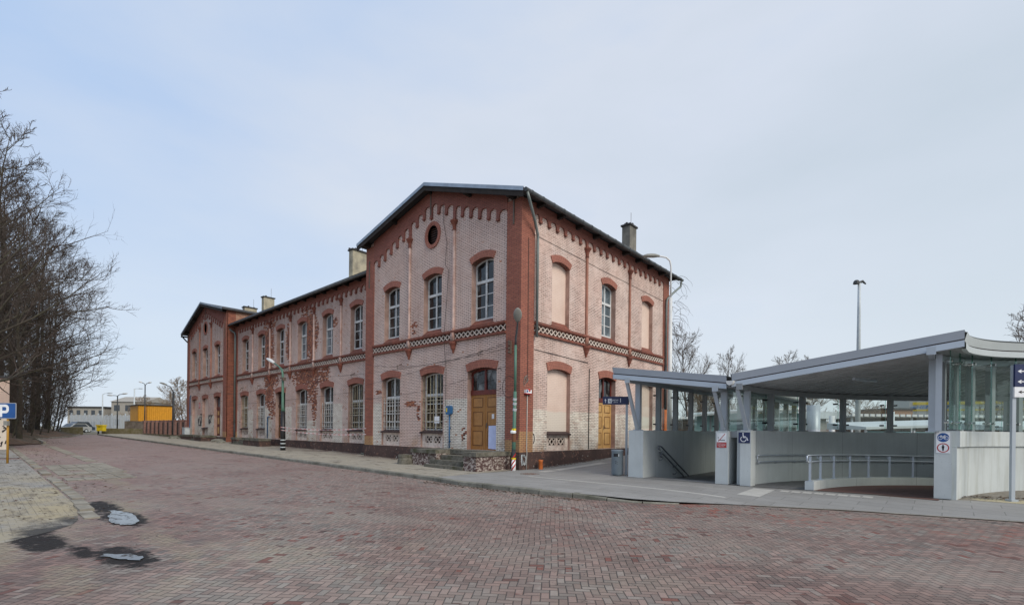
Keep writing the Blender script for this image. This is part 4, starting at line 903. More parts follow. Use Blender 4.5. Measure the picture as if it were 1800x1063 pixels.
def middle():
    Y = .67; T = FA(Y); holes = []
    for i, cx in enumerate((-30.73, -27.4, -23.93, -20.4, -16.85, -13.4)):
        holes.append(upper_window(T, cx - .665, cx + .665, 'wallA', pane=('pane', 'pane', 'pane', 'paneblue', 'paneblue', 'pane')[i]))
    for i, x0 in enumerate((-31.66, -28.26, -21.24, -17.71, -14.24)):
        holes.append(lower_window(T, x0, x0 + 1.65, grille=('grilleyel', 'grille', 'grille', 'grille', 'grilleyel')[i], pane=('panebrown', 'pane', 'pane', 'pane', 'panebrown')[i]))
    holes.append(door_unit(T, -24.66, -23.0, .9, 4.2, 'doordark', 'doordark', 'doordark', 3.3, 'pane', 'dark brown double door behind the street lamp', 3, 'door'))
    wall(T, [(-33.0, -.3), (-11.2, -.3), (-11.2, 10.4), (-33.0, 10.4)], holes, 'wallA')
    pilaster(T, -33.0, -32.45, .81, 10.35); 
    q = MB(); q.box(-33.0, 0, -.2, -11.2, .06, .82, lambda a, b, c: T(a, c, b)); part(q, 'plinth', 'plinth', ST)
    cols = (-29.1, -25.7, -22.17, -18.62, -15.12)
    string_course(T, -32.45, -11.2, cols)
    for c in cols: column(T, c, 9.62, 'pinkshaft', None)
    pe = []; ed = [-32.45] + list(cols) + [-11.2]
    for a, b in zip(ed, ed[1:]):
        n = round((b - a) / .58); pe += [(a + (b - a) * k / n, 9.62) for k in range(1, n + (1 if b != -11.2 else 0))]
    frieze(T, -32.45, -11.2, pe, [9.97] * (len(pe) + 1), [(-32.45, 10.38), (-11.2, 10.38)])
    rf = MB(); x0, x1 = -33.0, -11.2
    ze, zrg, yr = 10.36, 12.3, 6.9
    v = [(x0, .14, ze), (x1, .14, ze), (x1, yr, zrg), (x0, yr, zrg)]; w = [(a, b, c + .12) for a, b, c in v]
    rf.add(v + w, ((0, 1, 2, 3), (4, 5, 6, 7), (0, 1, 5, 4), (1, 2, 6, 5), (2, 3, 7, 6), (3, 0, 4, 7)))
    rf.quad((x0, yr, zrg + .12), (x1, yr, zrg + .12), (x1, 13.5, 10.4), (x0, 13.5, 10.4)); o = part(rf, 'roof', 'felt', ST)
    q = MB()
    for k in range(16): x = -32.2 + 1.38 * k; q = MB().box(x - .07, .2, ze - .14, x + .07, .72, ze - .01); part(q, 'rafter_end', 'soffit', o)
    g = MB(); g.tube([(-33.3, .10, 10.32), (-11.25, .10, 10.32)], .085, 10); part(g, 'gutter', 'gutter', ST, True)
    d = MB(); d.tube([(-33.2, .12, 10.28), (-33.0, .25, 9.95), (-32.75, .52, 9.7), (-32.72, .54, 9.4), (-32.72, .54, 2.0)], .075, 10); part(d, 'downpipe', 'dpipe', ST, True)
    d = MB(); d.tube([(-32.72, .54, 2.0), (-32.72, .54, .5)], .07, 10); part(d, 'downpipe', 'dpdark', ST, True)
    q = MB(); q.quad((x0, 13.4, -.3), (x1, 13.4, -.3), (x1, 13.4, 10.4), (x0, 13.4, 10.4)); part(q, 'wall', 'redraw', ST)
    # far wing: inner return wall and the part above the middle roof
    q = MB(); q.sheet([(0, -.3), (.67, -.3), (.67, 11.63), (0, 11.63)], [], lambda a, b: (-33.0, a, b)); part(q, 'wall', 'redraw', ST)
    q = MB(); q.sheet([(.67, 10.3), (13.5, 10.3), (13.5, 11.63), (.67, 11.63)], [], lambda a, b: (-33.0, a, b)); part(q, 'wall', 'brickyel', ST)
    q = MB(); q.quad((-44.2, 0, -.3), (-44.2, 13.5, -.3), (-44.2, 13.5, 10.9), (-44.2, 0, 10.9)); q.quad((-44.2, 13.5, -.3), (-33, 13.5, -.3), (-33, 13.5, 11.6), (-44.2, 13.5, 10.9)); part(q, 'wall', 'redraw', ST)
    g = MB(); g.tube([(-44.8, -.45, 10.72), (-44.8, 14, 10.72)], .08, 8); part(g, 'gutter', 'gutter', ST)
    d = MB(); d.tube([(-44.8, -.3, 10.65), (-44.5, -.1, 10.3), (-44.28, .15, 9.95), (-44.28, .15, .5)], .07, 8); part(d, 'downpipe', 'dpdark', ST)
    # chimneys: bodies, caps
    for (a, b, c, d_, z0, z1, m, lab) in ((-17.5, 2.45, -17.02, 3.5, 10.6, 13.62, 'chim', 'tall yellow-grey chimney beside the near wing'), (-35.0, 3.5, -34.5, 4.45, 11.2, 13.75, 'chim', 'pale chimney behind the valley of the far wing'),
                                     (-38.6, 3.1, -38.0, 4.2, 12, 13.3, 'chim', 'low broad chimney of the far wing'), (-2.02, 11.5, -1.5, 12.3, 11.0, 13.95, 'chimdark', 'sooty chimney on the near wing')):
        q = MB(); q.box(a, b, z0, c, d_, z1); o = part(q, 'chimney', m, ST); o['label'] = lab
        q = MB(); q.box(a - .07, b - .07, z1 - .02, c + .07, d_ + .07, z1 + .07); 
        for k in range(5): x = random.uniform(a, c); y = random.uniform(b, d_); q.box(x - .05, y - .06, z1 + .06, x + .05, y + .06, z1 + random.uniform(.1, .2))
        part(q, 'chimney_cap', 'felt', o)
        q = MB(); q.tube([((a + c) / 2, d_ - .2, z1), ((a + c) / 2, d_ - .2, z1 + .95)], .012, 5); part(q, 'lightning_rod', 'iron', o)
middle()

def stoops():
    def stoop(x0, x1, s0, s1, yf, zt, zg, lab, wx=None, side='flaked'):
        q = MB(); q.box(x0, yf + .32, zg, s0, -.07, zt - .16).box(s1, yf, zg, x1, -.07, zt - .16).box(s0, yf + 1.1, zg, s1, -.07, zt - .17)
        o = part(q, 'entrance_steps', side, ST); o['label'] = lab
        c = MB(); c.box(x0 - .05, yf + .27, zt - .16, s0, -.075, zt).box(s1, yf - .05, zt - .16, x1 + .05, -.075, zt).box(s0, yf + 1.06, zt - .17, s1, -.075, zt - .006); part(c, 'capping', 'step', o)
        n = 4; r = (zt - zg) / (n + .0); t = MB()
        for k in range(n - 0):
            z1 = zg + r * (k + 1) - .02; y0 = yf - .05 + .29 * k
            if k < n - 1: t.box(s0 - (.35 if k < 2 else 0), y0, zg - .1, s1 - .002, yf + 1.1, z1)
        part(t, 'tread', 'step', o)
    stoop(-4.75, -.42, -3.1, -1.10, -1.95, .85, .10, 'mossy stone entrance steps with a flaking painted flank wall')
    stoop(-30.0, -23.6, -29.0, -26.6, -1.55 + .67, .88, .30, 'ruined low stone steps at the middle door', side='plinth')
    stoop(-42.6, -35.2, -38.6, -37.2, -1.25, .93, .34, 'crumbling stone platform in front of the far wing', side='plinth')
stoops()
def graffiti():
    def scr(name, pts_list, r, lab, m='graffiti'):
        q = MB()
        for pts in pts_list: q.tube(pts, r, 5)
        o = part(q, name, m, ST); o['label'] = lab
    def squig(cx, cz, w, h, n, seed):
        R = random.Random(seed); out = []
        for k in range(n):
            p = []; x = cx + R.uniform(-.5, .5) * w; z = cz + R.uniform(-.5, .5) * h
            for i in range(5): p.append((x, -.004, z)); x = max(cx - w / 2, min(cx + w / 2, x + R.uniform(-.45, .45) * w)); z = max(cz - h / 2, min(cz + h / 2, z + R.uniform(-.5, .5) * h))
            out.append(p)
        return out
    scr('graffiti_tag', squig(-40.1, 2.35, 1.0, 1.1, 8, 3), .035, 'black scrawled graffiti tag on the far wing')
    scr('graffiti_tag', squig(-37.0, 2.35, 1.1, .8, 6, 5), .03, 'smaller black graffiti tag beside the far door')
    scr('graffiti_tag', [[(.005, .82 + .11 * sin(t), 1.35 + .22 * cos(t)) for t in (0, .5, 1.0, 1.5, 2.0, 2.6)]], .022, 'black curved paint stroke low on the corner')
    scr('graffiti_tag', [[(.075, .2 + .16 * sin(t * 1.3 + k), .52 + .22 * cos(t * 1.7 + k * .7)) for t in (0, .7, 1.4, 2.1, 2.8, 3.5)] for k in range(4)], .010, 'thin white scribble on the dark corner plinth', 'pale')
graffiti()

# ------------------------------------------------------------------ underpass shelters
def strip_fascia(name, pts, parent, m, out=0.0, h=(0, -.20, -.235, -.385)):
    """two folded metal bands with a dark groove between, along a polyline of top-edge points"""
    q = MB(); g = MB()
    for (p, n), (p2, n2) in zip(pts, pts[1:]):
        def V(pp, nn, dz, o): return (pp[0] + nn[0] * o, pp[1] + nn[1] * o, pp[2] + dz)
        q.add([V(p, n, h[0], .05), V(p2, n2, h[0], .05), V(p2, n2, h[1], .0), V(p, n, h[1], .0), V(p, n, h[0], -.06), V(p2, n2, h[0], -.06)], ((0, 1, 2, 3), (0, 1, 5, 4)))
        q.add([V(p, n, h[2], .03), V(p2, n2, h[2], .03), V(p2, n2, h[3], .03), V(p, n, h[3], .03), V(p, n, h[3], -.06), V(p2, n2, h[3], -.06), V(p, n, h[2], -.04), V(p2, n2, h[2], -.04)], ((0, 1, 2, 3), (3, 2, 5, 4), (0, 1, 7, 6)))
        g.add([V(p, n, h[1] + .01, -.02), V(p2, n2, h[1] + .01, -.02), V(p2, n2, h[2] - .01, -.02), V(p, n, h[2] - .01, -.02)], ((0, 1, 2, 3),))
    o = part(q, name, m, parent); part(g, 'groove', 'groove', o); return o

def stair_shelter():
    t = thing('stair_shelter', (5.9, 1.0, .12), 'grey steel and glass canopy falling to the right over the underpass stairs', 'stair shelter')
    for x0, x1, y0 in ((4.3, 4.85, .87), (7.25, 7.63, .90)):
        q = MB().box(x0, y0, -3.2, x1, 10.9, 1.74); part(q, 'parapet', 'conc', t)
    q = MB().box(4.85, 10.6, -3.2, 7.25, 10.9, 1.74); part(q, 'parapet', 'conc', t)
    q = MB()
    for k in range(20): q.box(4.85, 1.62 + .31 * k, -3.4, 7.25, 10.6, .12 - .16 * (k + 1))
    q.box(4.85, 1.45, -3.4, 7.25, 1.62, .12); part(q, 'stairs', 'rampgrey', t)
    for dz in (0, -.27):
        q = MB(); q.tube([(5.0, 1.85 - dz * .6, 1.06 + dz), (5.0, 1.72 - dz * .6, 1.10 + dz), (5.0, 1.75 - dz * .6, 1.19 + dz), (5.0, 1.95 - dz * .6, 1.18 + dz), (5.0, 7.6, -1.53 + dz)], .028, 8)
        for k in range(5): y = 2.1 + 1.2 * k; q.tube([(5.0, y, 1.10 - .48 * (y - 1.95) + dz), (4.95, y, 1.03 - .48 * (y - 1.95) + dz), (4.85, y, 1.03 - .48 * (y - 1.95) + dz)], .014, 6)
        part(q, 'handrail', 'raild', t, True)
    zt = lambda x: 3.90 - .142 * (x - 3.95)
    X0, X1, Y0, Y1 = 3.97, 7.74, .36, 11.2
    r = MB(); r.add([(X0, Y0, zt(X0)), (X1, Y0, zt(X1)), (X1, Y1, zt(X1)), (X0, Y1, zt(X0))], ((0, 1, 2, 3),))
    # folded sheet soffit, folds run across
    ys = [Y0 + .02 + i * .17 for i in range(int((Y1 - Y0) / .17))]
    for i in range(len(ys) - 1):
        d0, d1 = (.0 if i % 2 else -.07), (-.07 if i % 2 else .0)
        ya, yb = ys[i], ys[i + 1]; ym = (ya + yb) / 2 - .02
        for a, b, da, db in ((ya, ym, d0, d0), (ym, yb, d0, d1)):
            r.add([(X0, a, zt(X0) - .25 + da), (X1, a, zt(X1) - .25 + da), (X1, b, zt(X1) - .25 + db), (X0, b, zt(X0) - .25 + db)], ((0, 1, 2, 3),))
    o = part(r, 'roof', 'ceil', t)
    strip_fascia('fascia', [((X0, Y0, zt(X0)), (0, -1)), ((X1, Y0, zt(X1)), (0, -1))], o, 'fascia')
    strip_fascia('fascia', [((X0, Y0, zt(X0)), (-1, 0)), ((X0, Y1, zt(X0)), (-1, 0))], o, 'fascia')
    g = MB(); g.lathe([(.105, 0), (.105, 11)], (0, 0, 0), 12, pi, 2 * pi)
    gg = MB(); 
    n = 10
    for i in range(n):
        a, b = pi + pi * i / n, pi + pi * (i + 1) / n
        gg.quad((7.86 + .10 * cos(a), .22, 3.20 + .13 * sin(a)), (7.86 + .10 * cos(b), .22, 3.20 + .13 * sin(b)), (7.86 + .10 * cos(b), 11, 3.20 + .13 * sin(b)), (7.86 + .10 * cos(a), 11, 3.20 + .13 * sin(a)))
    gg.add([(7.86 + .10 * cos(pi + pi * i / n), .22, 3.20 + .13 * sin(pi + pi * i / n)) for i in range(n + 1)], (tuple(range(n + 1)),)); part(gg, 'valley_gutter', 'lampwhite', t)
    for xb, side in ((4.52, 0), (7.42, 1)):
        zb = zt(xb) - .32
        b = MB().box(xb - .07, .34, zb - .15, xb + .07, 11.0, zb - .01); b.box(xb - .085, .30, zb - .17, xb + .085, .34, zb + .005); part(b, 'beam', 'steel', t)
        ys = [1.14, 2.73, 4.25, 5.8, 7.37, 8.9, 10.4]
        for i, y in enumerate(ys):
            p = MB().box(xb - .09, y - .07, 1.74, xb + .09, y + .07, zb - .15); p.box(xb - .13, y - .13, 1.74, xb + .13, y + .13, 1.765); part(p, 'post', 'steel' if i == 0 else 'steeld', t)  # posts behind the first have their shade in the paint colour
        s = MB(); sx_ = xb + .04
        s.add([(sx_ - .05, .95, 1.765), (sx_ + .05, .95, 1.765), (sx_ + .05, 1.05, 1.765), (sx_ - .05, 1.05, 1.765), (xb - .10, .37, zb - .17), (xb, .37, zb - .17), (xb, .46, zb - .17), (xb - .10, .46, zb - .17)], ((0, 1, 2, 3), (4, 5, 6, 7), (0, 1, 5, 4), (1, 2, 6, 5), (2, 3, 7, 6), (3, 0, 4, 7))); part(s, 'strut', 'steel', t)
        xg = xb - .11 if side == 0 else xb + .11
        for a, b2 in zip(ys, ys[1:]):
            g = MB().quad((xg, a + .06, 1.80), (xg, b2 - .06, 1.80), (xg, b2 - .06, zb - .06), (xg, a + .06, zb - .06)); gl = part(g, 'glass_pane', 'glass', t)
            for y in (a + .13, b2 - .13):
                for z in (1.98, zb - .45): c = MB().tube([(xg - .03, y, z), (xb + (-.06 if side == 0 else .06), y, z)], .028, 8); part(c, 'clamp', 'clamp', gl)
    # dark bar across the slot between the two shelters
    q = MB().box(7.64, 1.1, 1.55, 7.96, 1.25, 1.74); part(q, 'cover_strip', 'steeld', t); q = MB().box(7.64, 2.6, -.3, 7.96, 2.75, 1.70); part(q, 'infill_wall', 'steeld', t)
    q = MB(); q.quad((7.63, .9, .13), (7.97, .9, .13), (7.97, 3.0, .15), (7.63, 3.0, .15)); part(q, 'gravel_bed', 'gravel', t)
stair_shelter()

def ramp_shelter():
    t = thing('ramp_shelter', (10.2, 1.2, .12), 'curved steel and glass canopy rising to the right over the ramp into the underpass', 'ramp shelter')
    A = [i * 3.0 for i in range(0, 38)]; rad = lambda d: radians(d)
    zf = lambda d: .12 - .018 * 9.4 * rad(d)
    def ring(mb, r0, r1, z0, z1, angs, zfun=None):
        for a, b in zip(angs, angs[1:]):
            pa0, pa1, pb0, pb1 = arcpt(r0, a), arcpt(r1, a), arcpt(r0, b), arcpt(r1, b); za, zb = (zfun(a), zfun(b)) if zfun else (0, 0)
            q = lambda p, z: (p[0], p[1], z)
            mb.quad(q(pa0, z1 + za), q(pb0, z1 + zb), q(pb1, z1 + zb), q(pa1, z1 + za))
            mb.quad(q(pa0, z0 + za), q(pb0, z0 + zb), q(pb0, z1 + zb), q(pa0, z1 + za)); mb.quad(q(pa1, z0 + za), q(pb1, z0 + zb), q(pb1, z1 + zb), q(pa1, z1 + za))
        for a in (angs[0], angs[-1]):
            p0, p1 = arcpt(r0, a), arcpt(r1, a); za = zfun(a) if zfun else 0
            mb.quad((*p0, z0 + za), (*p1, z0 + za), (*p1, z1 + za), (*p0, z1 + za))
    # floors
    def floor(name, r0, r1, m):
        q = MB()
        for a, b in zip(A, A[1:]):
            p = [arcpt(r0, a), arcpt(r1, a), arcpt(r1, b), arcpt(r0, b)]
            if a == 0: p[0] = (p[0][0], .9 + max(0, (p[0][0] - 8.27) * .17)); p[1] = (p[1][0], .9 + max(0, (p[1][0] - 8.27) * .17))
            q.quad(*[(x, y, zf(d)) for (x, y), d in zip(p, (a, a, b, b))])
        part(q, name, m, t)
    floor('ramp_floor', RB, 9.4, 'rampgrey'); floor('ramp_floor', 9.4, RO, 'ramp')
    q = MB(); ring(q, RB, RB + .3, -2.0, 1.765, [1.0] + A[1:]); part(q, 'parapet', 'conc', t)
    q = MB().box(7.97, .89, -.3, 8.27, 1.35, 1.765); part(q, 'pier', 'conc', t)
    q = MB(); ring(q, RO, RO - .28, -2.0, 1.40, [7.0] + A[3:]); part(q, 'parapet', 'concg', t)
    q = MB(); ring(q, RO + .02, RO - .33, 1.405, 1.80, [7.5] + A[3:]); part(q, 'parapet_band', 'concg', t)
    q = MB().box(12.33, 1.60, -.3, 12.66, 2.1, 1.795); part(q, 'pier', 'conc', t)
    # kerb and its railing
    q = MB(); ring(q, 9.30, 9.52, -.3, .25, [1.8] + A[1:], zf); kb = part(q, 'kerb', 'conc', t)
    rr = 9.41; rl = MB(); aa = [.4 + 2 * k for k in range(48)]
    P = lambda r, d, h: (*arcpt(r, d), zf(d) + h)
    for h in (.97, .79): rl.tube([P(rr, d, h) for d in aa], .022, 8)
    rl.tube([P(rr, .4, .97), P(rr, .0, .95), P(rr, .0, .81), P(rr, .4, .79)], .022, 8)
    rail = part(rl, 'railing', 'rail', t, True)
    for k in range(16):
        d = 2.2 + 6.0 * k; x, y = arcpt(rr, d); z0 = zf(d)
        p = MB().box(x - .028, y - .028, z0 + .25, x + .028, y + .028, z0 + .94); p.box(x - .07, y - .07, z0 + .25, x + .07, y + .07, z0 + .265)
        p.tube([(x, y, z0 + .86), P(rr + .07, d, .86), P(rr + .10, d, .95)], .012, 6); part(p, 'rail_post', 'rail', rail)
    wl = MB(); a2 = [3.8 + 2 * k for k in range(46)]
    for h in (.90, .70): wl.tube([P(RB - .11, d, h) for d in a2], .020, 8)
    wl.tube([P(RB - .11, 3.8, .90), P(RB - .11, 3.8, .70)], .02, 8)
    for k in range(14): d = 5.5 + 6.2 * k; wl.tube([P(RB - .11, d, .70), P(RB - .06, d, .64), P(RB + .02, d, .64)], .012, 6)
    part(wl, 'wall_handrail', 'rail', t, True)
    # roof
    RI, RE = 11.25, 6.27
    zt = lambda r, d: 3.41 + (RI - r) * .146 * (1 + .0042 * max(0, d))
    def pt(r, d, dz=0):
        if d <= 0: x = CXR - r; return (x, .40 + (x - 7.87) * .11, zt(r, 0) + dz)
        p = arcpt(r, d); return (p[0], p[1], zt(r, d) + dz)
    R_ = MB(); ang = [0] + [8 + 3 * i for i in range(35)]
    for a, b in zip(ang, ang[1:]): R_.quad(pt(RI, a), pt(RI, b), pt(RE, b), pt(RE, a))
    fine = [0 + 1.1 * i for i in range(100)]
    rs = [RI - .05, 9.0, RE + .05]
    def pt2(r, d, dz):
        x0, y0, z0 = pt(r, 0); p = pt(r, max(d, .01)) if d > 8 else None
        if d > 8: return (p[0], p[1], p[2] + dz)
        q0 = pt(r, 0); q1 = pt(r, 8); f = d / 8.0; return (q0[0] + (q1[0] - q0[0]) * f, q0[1] + (q1[1] - q0[1]) * f, q0[2] + (q1[2] - q0[2]) * f + dz)
    for i, (a, b) in enumerate(zip(fine, fine[1:])):
        d0, d1 = (0, -.075) if i % 2 else (-.075, 0); m = a + (b - a) * .72
        for u, v, du, dv in ((a, m, d0, d0), (m, b, d0, d1)):
            for r0, r1 in zip(rs, rs[1:]): R_.quad(pt2(r0, u, -.25 + du), pt2(r0, v, -.25 + dv), pt2(r1, v, -.25 + dv), pt2(r1, u, -.25 + du))
    o = part(R_, 'roof', 'ceil', t)
    strip_fascia('fascia', [(pt(RI, 0), (0, -1)), (pt((RI + RE) / 2, 0), (0, -1)), (pt(RE, 0), (0, -1))], o, 'fascia')
    def nrm(d): return (cos(radians(d)), -sin(radians(d)))
    oa = [0] + [8 + 2 * i for i in range(52)]
    strip_fascia('fascia', [(pt(RE, d, -.05), nrm(d)) for d in oa], o, 'fascialt')
    strip_fascia('fascia', [(pt(RI, d), (-nrm(d)[0], -nrm(d)[1])) for d in oa], o, 'fascia')
    # beams
    for r, m in ((11.05, 'steeld'), (6.86, 'steel')):
        q = MB(); angs = [-2.5 if r > 8 else -4.0] + A[1:]; dz = -.33
        for a, b in zip(angs, angs[1:]):
            for k0, k1 in (((-.06, -.16), (-.06, 0)), ((.06, -.16), (.06, 0)), ((-.06, -.16), (.06, -.16))):
                p = [(*arcpt(r + k0[0], a), zt(r, a) + dz + k0[1]), (*arcpt(r + k0[0], b), zt(r, b) + dz + k0[1]), (*arcpt(r + k1[0], b), zt(r, b) + dz + k1[1]), (*arcpt(r + k1[0], a), zt(r, a) + dz + k1[1])]; q.quad(*p)
        x, y = arcpt(r, angs[0]); z = zt(r, angs[0]) + dz; q.box(x - .085, y - .04, z - .17, x + .085, y + .01, z + .01)
        part(q, 'beam', m, t)
    def post(r, d, m, name='post', w=.085):
        x, y = arcpt(r, d); z1 = zt(r, d) - .49; q = MB(); c, s_ = cos(radians(d)), sin(radians(d))
        T = lambda a, b, z: (x - a * c + b * s_, y + a * s_ + b * c, z)
        q.box(-w, -.06, 1.765, w, .06, z1, T); q.box(-w - .05, -.12, 1.765, w + .05, .12, 1.79, T); part(q, name, m, t)
    bp = [1.4, 11.0, 21.1, 31.9, 42.6, 53, 63.5, 74, 84.5, 95, 105]
    for i, d in enumerate(bp): post(11.05, d, 'steel' if i == 0 else 'steeld')  # only the front post is unshaded steel; the rest use the shade-darkened copy
    op = [6.3, 13.5, 20.5, 27.5, 34.5, 42.5, 51, 60, 70, 80, 90, 100]
    for i, d in enumerate(op): post(6.86, d, 'steel' if i == 0 else 'steeld')
    x, y = arcpt(11.05, 1.4); s = MB(); zb = zt(11.05, 0) - .5
    s.add([(x - .02, y - .16, 1.79), (x + .08, y - .16, 1.79), (x + .08, y - .06, 1.79), (x - .02, y - .06, 1.79), (x - .12, .45, zb), (x - .02, .45, zb), (x - .02, .54, zb), (x - .12, .54, zb)], ((0, 1, 2, 3), (4, 5, 6, 7), (0, 1, 5, 4), (1, 2, 6, 5), (2, 3, 7, 6), (3, 0, 4, 7))); part(s, 'strut', 'steel', t)
    x, y = arcpt(6.9, 5.0); s = MB().box(x + .10, y - .20, 1.80, x + .22, y - .08, zt(6.86, 0) - .38); part(s, 'strut', 'steel', t)
    def pane(r, d0, d1, z1, bright, n=4):
        g = MB(); an = [d0 + (d1 - d0) * i / n for i in range(n + 1)]
        for a, b in zip(an, an[1:]):
            p0, p1 = arcpt(r, a), arcpt(r, b); g.quad((*p0, 1.84), (*p1, 1.84), (*p1, z1), (*p0, z1))
        gl = part(g, 'glass_pane', 'glass', t)
        for d in (d0, d1):
            x, y = arcpt(r, d); k = MB().box(x - .012, y - .012, 1.84, x + .012, y + .012, z1); part(k, 'glass_edge', 'glassedge', gl)
        for f in (.10, .90):
            d = d0 + (d1 - d0) * f
            for z in (2.02, z1 - .35):
                p0, p1 = arcpt(r - (.04 if r < 8 else -.03), d), arcpt(r + (.12 if r < 8 else -.12), d); c = MB().tube([(*p0, z), (*p1, z)], .03, 8); part(c, 'clamp', 'clampbright' if bright else 'clamp', gl)
    for a, b in zip(bp, bp[1:]): pane(11.17, a + .4, b - .4, 3.12, False)
    od = [7.0, 15.6, 22.3, 30.3, 38.3, 47, 56, 65, 75, 85, 95, 105]
    for a, b in zip(od, od[1:]): pane(6.56, a + .12, b - .12, 3.86 + .004 * a, True)
    # lamp tray under the roof
    q = MB(); q.tube([P(8.6, 8, 3.15), P(8.6, 14, 3.18), P(8.7, 20, 3.25)], .045, 6); part(q, 'cable_tray', 'rail', t)
ramp_shelter()

# ------------------------------------------------------------------ signs
def arrow(T, cx, cz, L, w, dirn, m, d, name, parent):
    """simple arrow pointing up or left"""
    k = [(-.5, .06), (-.5, -.06), (.0, -.06), (.12, -.06), (-.02, -.2), (.14, -.2), (.5, 0), (.14, .2), (-.02, .2), (.12, .06)]
    k = [(a * L, b * L * w) for a, b in k]
    pts = [(cx + a, cz + b) for a, b in k] if dirn == 'r' else [(cx - a, cz - b) for a, b in k] if dirn == 'l' else [(cx - b, cz + a) for a, b in k]
    q = MB(); q.sheet(pts, [], lambda a, b: T(a, b, d)); part(q, name, m, parent)
def frame_dir(P, u):
    u = Vector((u[0], u[1], 0)).normalized(); n = Vector((u.y, -u.x, 0))
    return lambda a, b, d=0.0: (P[0] + u.x * a + n.x * d, P[1] + u.y * a + n.y * d, b)
def disc(cx, cz, r, n=28, ry=None): return [(cx + r * cos(2 * pi * i / n), cz + (ry or r) * sin(2 * pi * i / n)) for i in range(n)]
def signs():
    # platform sign
    t = thing('platform_sign', (4.0, 1.28, .14), 'navy sign with white arrow and platform number on a slim post by the bin', 'sign')
    T = frame_dir((4.0, 1.28), (.83, .56))
    q = MB().box(-.045, -.03, .13, .035, .03, 2.95, lambda a, b, c: T(a, c, b)); part(q, 'post', 'steel', t)
    q = MB().box(-.86, .03, 2.655, .045, .065, 2.945, lambda a, b, c: T(a, c, b)); pn = part(q, 'panel', 'navy', t)
    q = MB().box(.0455, .02, 2.65, .065, .066, 2.95, lambda a, b, c: T(a, c, b)); part(q, 'edge', 'black', pn)
    arrow(T, -.765, 2.79, .15, 1.0, 'u', 'white', .0665, 'arrow', pn)
    q = MB(); q.sheet([(-.675, 2.705), (-.545, 2.705), (-.545, 2.865), (-.675, 2.865)], [], lambda a, b: T(a, b, .0665)); pic = part(q, 'pictogram', 'white', pn)
    q = MB()
    for ol in ([(-.655, 2.78), (-.575, 2.80), (-.562, 2.785), (-.64, 2.765)], [(-.632, 2.765), (-.60, 2.772), (-.565, 2.735), (-.60, 2.735)], [(-.635, 2.815), (-.60, 2.825), (-.60, 2.84), (-.63, 2.835)]): q.sheet(ol, [], lambda a, b: T(a, b, .0680))
    part(q, 'pictogram_mark', 'navy', pic)
    part(text_mb('peron', .11, lambda a, b, d: T(a - .42, b + 2.822, .0668), width=.21), 'lettering', 'white', pn); part(text_mb('platform', .06, lambda a, b, d: T(a - .40, b + 2.745, .0668), width=.15), 'lettering', 'white', pn)
    part(text_mb('1', .21, lambda a, b, d: T(a - .235, b + 2.795, .0668)), 'lettering', 'white', pn)
    # direction sign at the right edge
    t = thing('direction_sign', (13.75, 2.40, .13), 'tall grey post carrying navy and white boards with left-pointing arrows on bare soil', 'sign')
    T = frame_dir((13.75, 2.40), (.7445, .6677))
    q = MB().box(-.045, -.03, .10, .045, .03, 3.40, lambda a, b, c: T(a, c, b)); q.box(-.09, -.08, .10, .09, .08, .16, lambda a, b, c: T(a, c, b)); part(q, 'post', 'steel', t)
    q = MB().box(-.03, .03, 2.875, 1.5, .07, 3.42, lambda a, b, c: T(a, c, b)); p1 = part(q, 'panel', 'navy', t)
    q = MB().box(-.04, .03, 2.625, 1.5, .072, 2.872, lambda a, b, c: T(a, c, b)); p2 = part(q, 'panel', 'white', t)
    arrow(T, .13, 3.25, .20, 1.0, 'l', 'white', .0715, 'arrow', p1); arrow(T, .13, 3.00, .20, 1.0, 'l', 'white', .0715, 'arrow', p1); arrow(T, .14, 2.75, .19, .85, 'l', 'black', .0735, 'arrow', p2)
    # no smoking
    T = FA(.895)
    t = thing('no_smoking_sign', (7.44, .895, 1.2), 'white no-smoking plate with red lower panel on the slim concrete pier', 'sign')
    q = MB().prism([(7.29, 1.40), (7.575, 1.40), (7.575, 1.68), (7.29, 1.68)], T, 0, .008); pn = part(q, 'plate', 'white', t)
    q = MB().prism([(7.29, 1.235), (7.575, 1.235), (7.575, 1.397), (7.29, 1.397)], T, 0, .008); pr = part(q, 'red_plate', 'redpaint', t)
    q = MB(); q.sheet([(7.335, 1.455), (7.535, 1.455), (7.535, 1.475), (7.335, 1.475)], [], lambda a, b: T(a, b, .0095)); q.sheet([(7.325, 1.50), (7.335, 1.50), (7.345, 1.555), (7.325, 1.565), (7.318, 1.56), (7.33, 1.55)], [], lambda a, b: T(a, b, .0095)); part(q, 'cigarette', 'black', pn)
    q = MB(); q.sheet([(7.335, 1.435), (7.35, 1.425), (7.545, 1.655), (7.53, 1.665)], [], lambda a, b: T(a, b, .011)); part(q, 'bar', 'redpaint', pn)
    for s_, zz_ in (('Palenie tytoniu', 1.355), ('i picie alkoholu', 1.315), ('zabronione', 1.272)): part(text_mb(s_, .045, lambda a, b, d, zz_=zz_: T(a + 7.432, b + zz_, .0095), width=.24 if 'z' != s_[0] else .17), 'lettering', 'white', pr)
    # wheelchair
    T = FA(.885)
    t = thing('wheelchair_sign', (8.1, .885, 1.4), 'navy plate with a white wheelchair symbol on the pier left of the ramp', 'sign')
    q = MB().prism([(7.925, 1.39), (8.245, 1.39), (8.245, 1.71), (7.925, 1.71)], T, 0, .008); pn = part(q, 'plate', 'navy', t)
    q = MB(); sh = lambda pts: q.sheet(pts, [], lambda a, b: T(a, b, .0095)); W = lambda L: [(8.085 + a * .32, 1.55 + b * .32) for a, b in L]
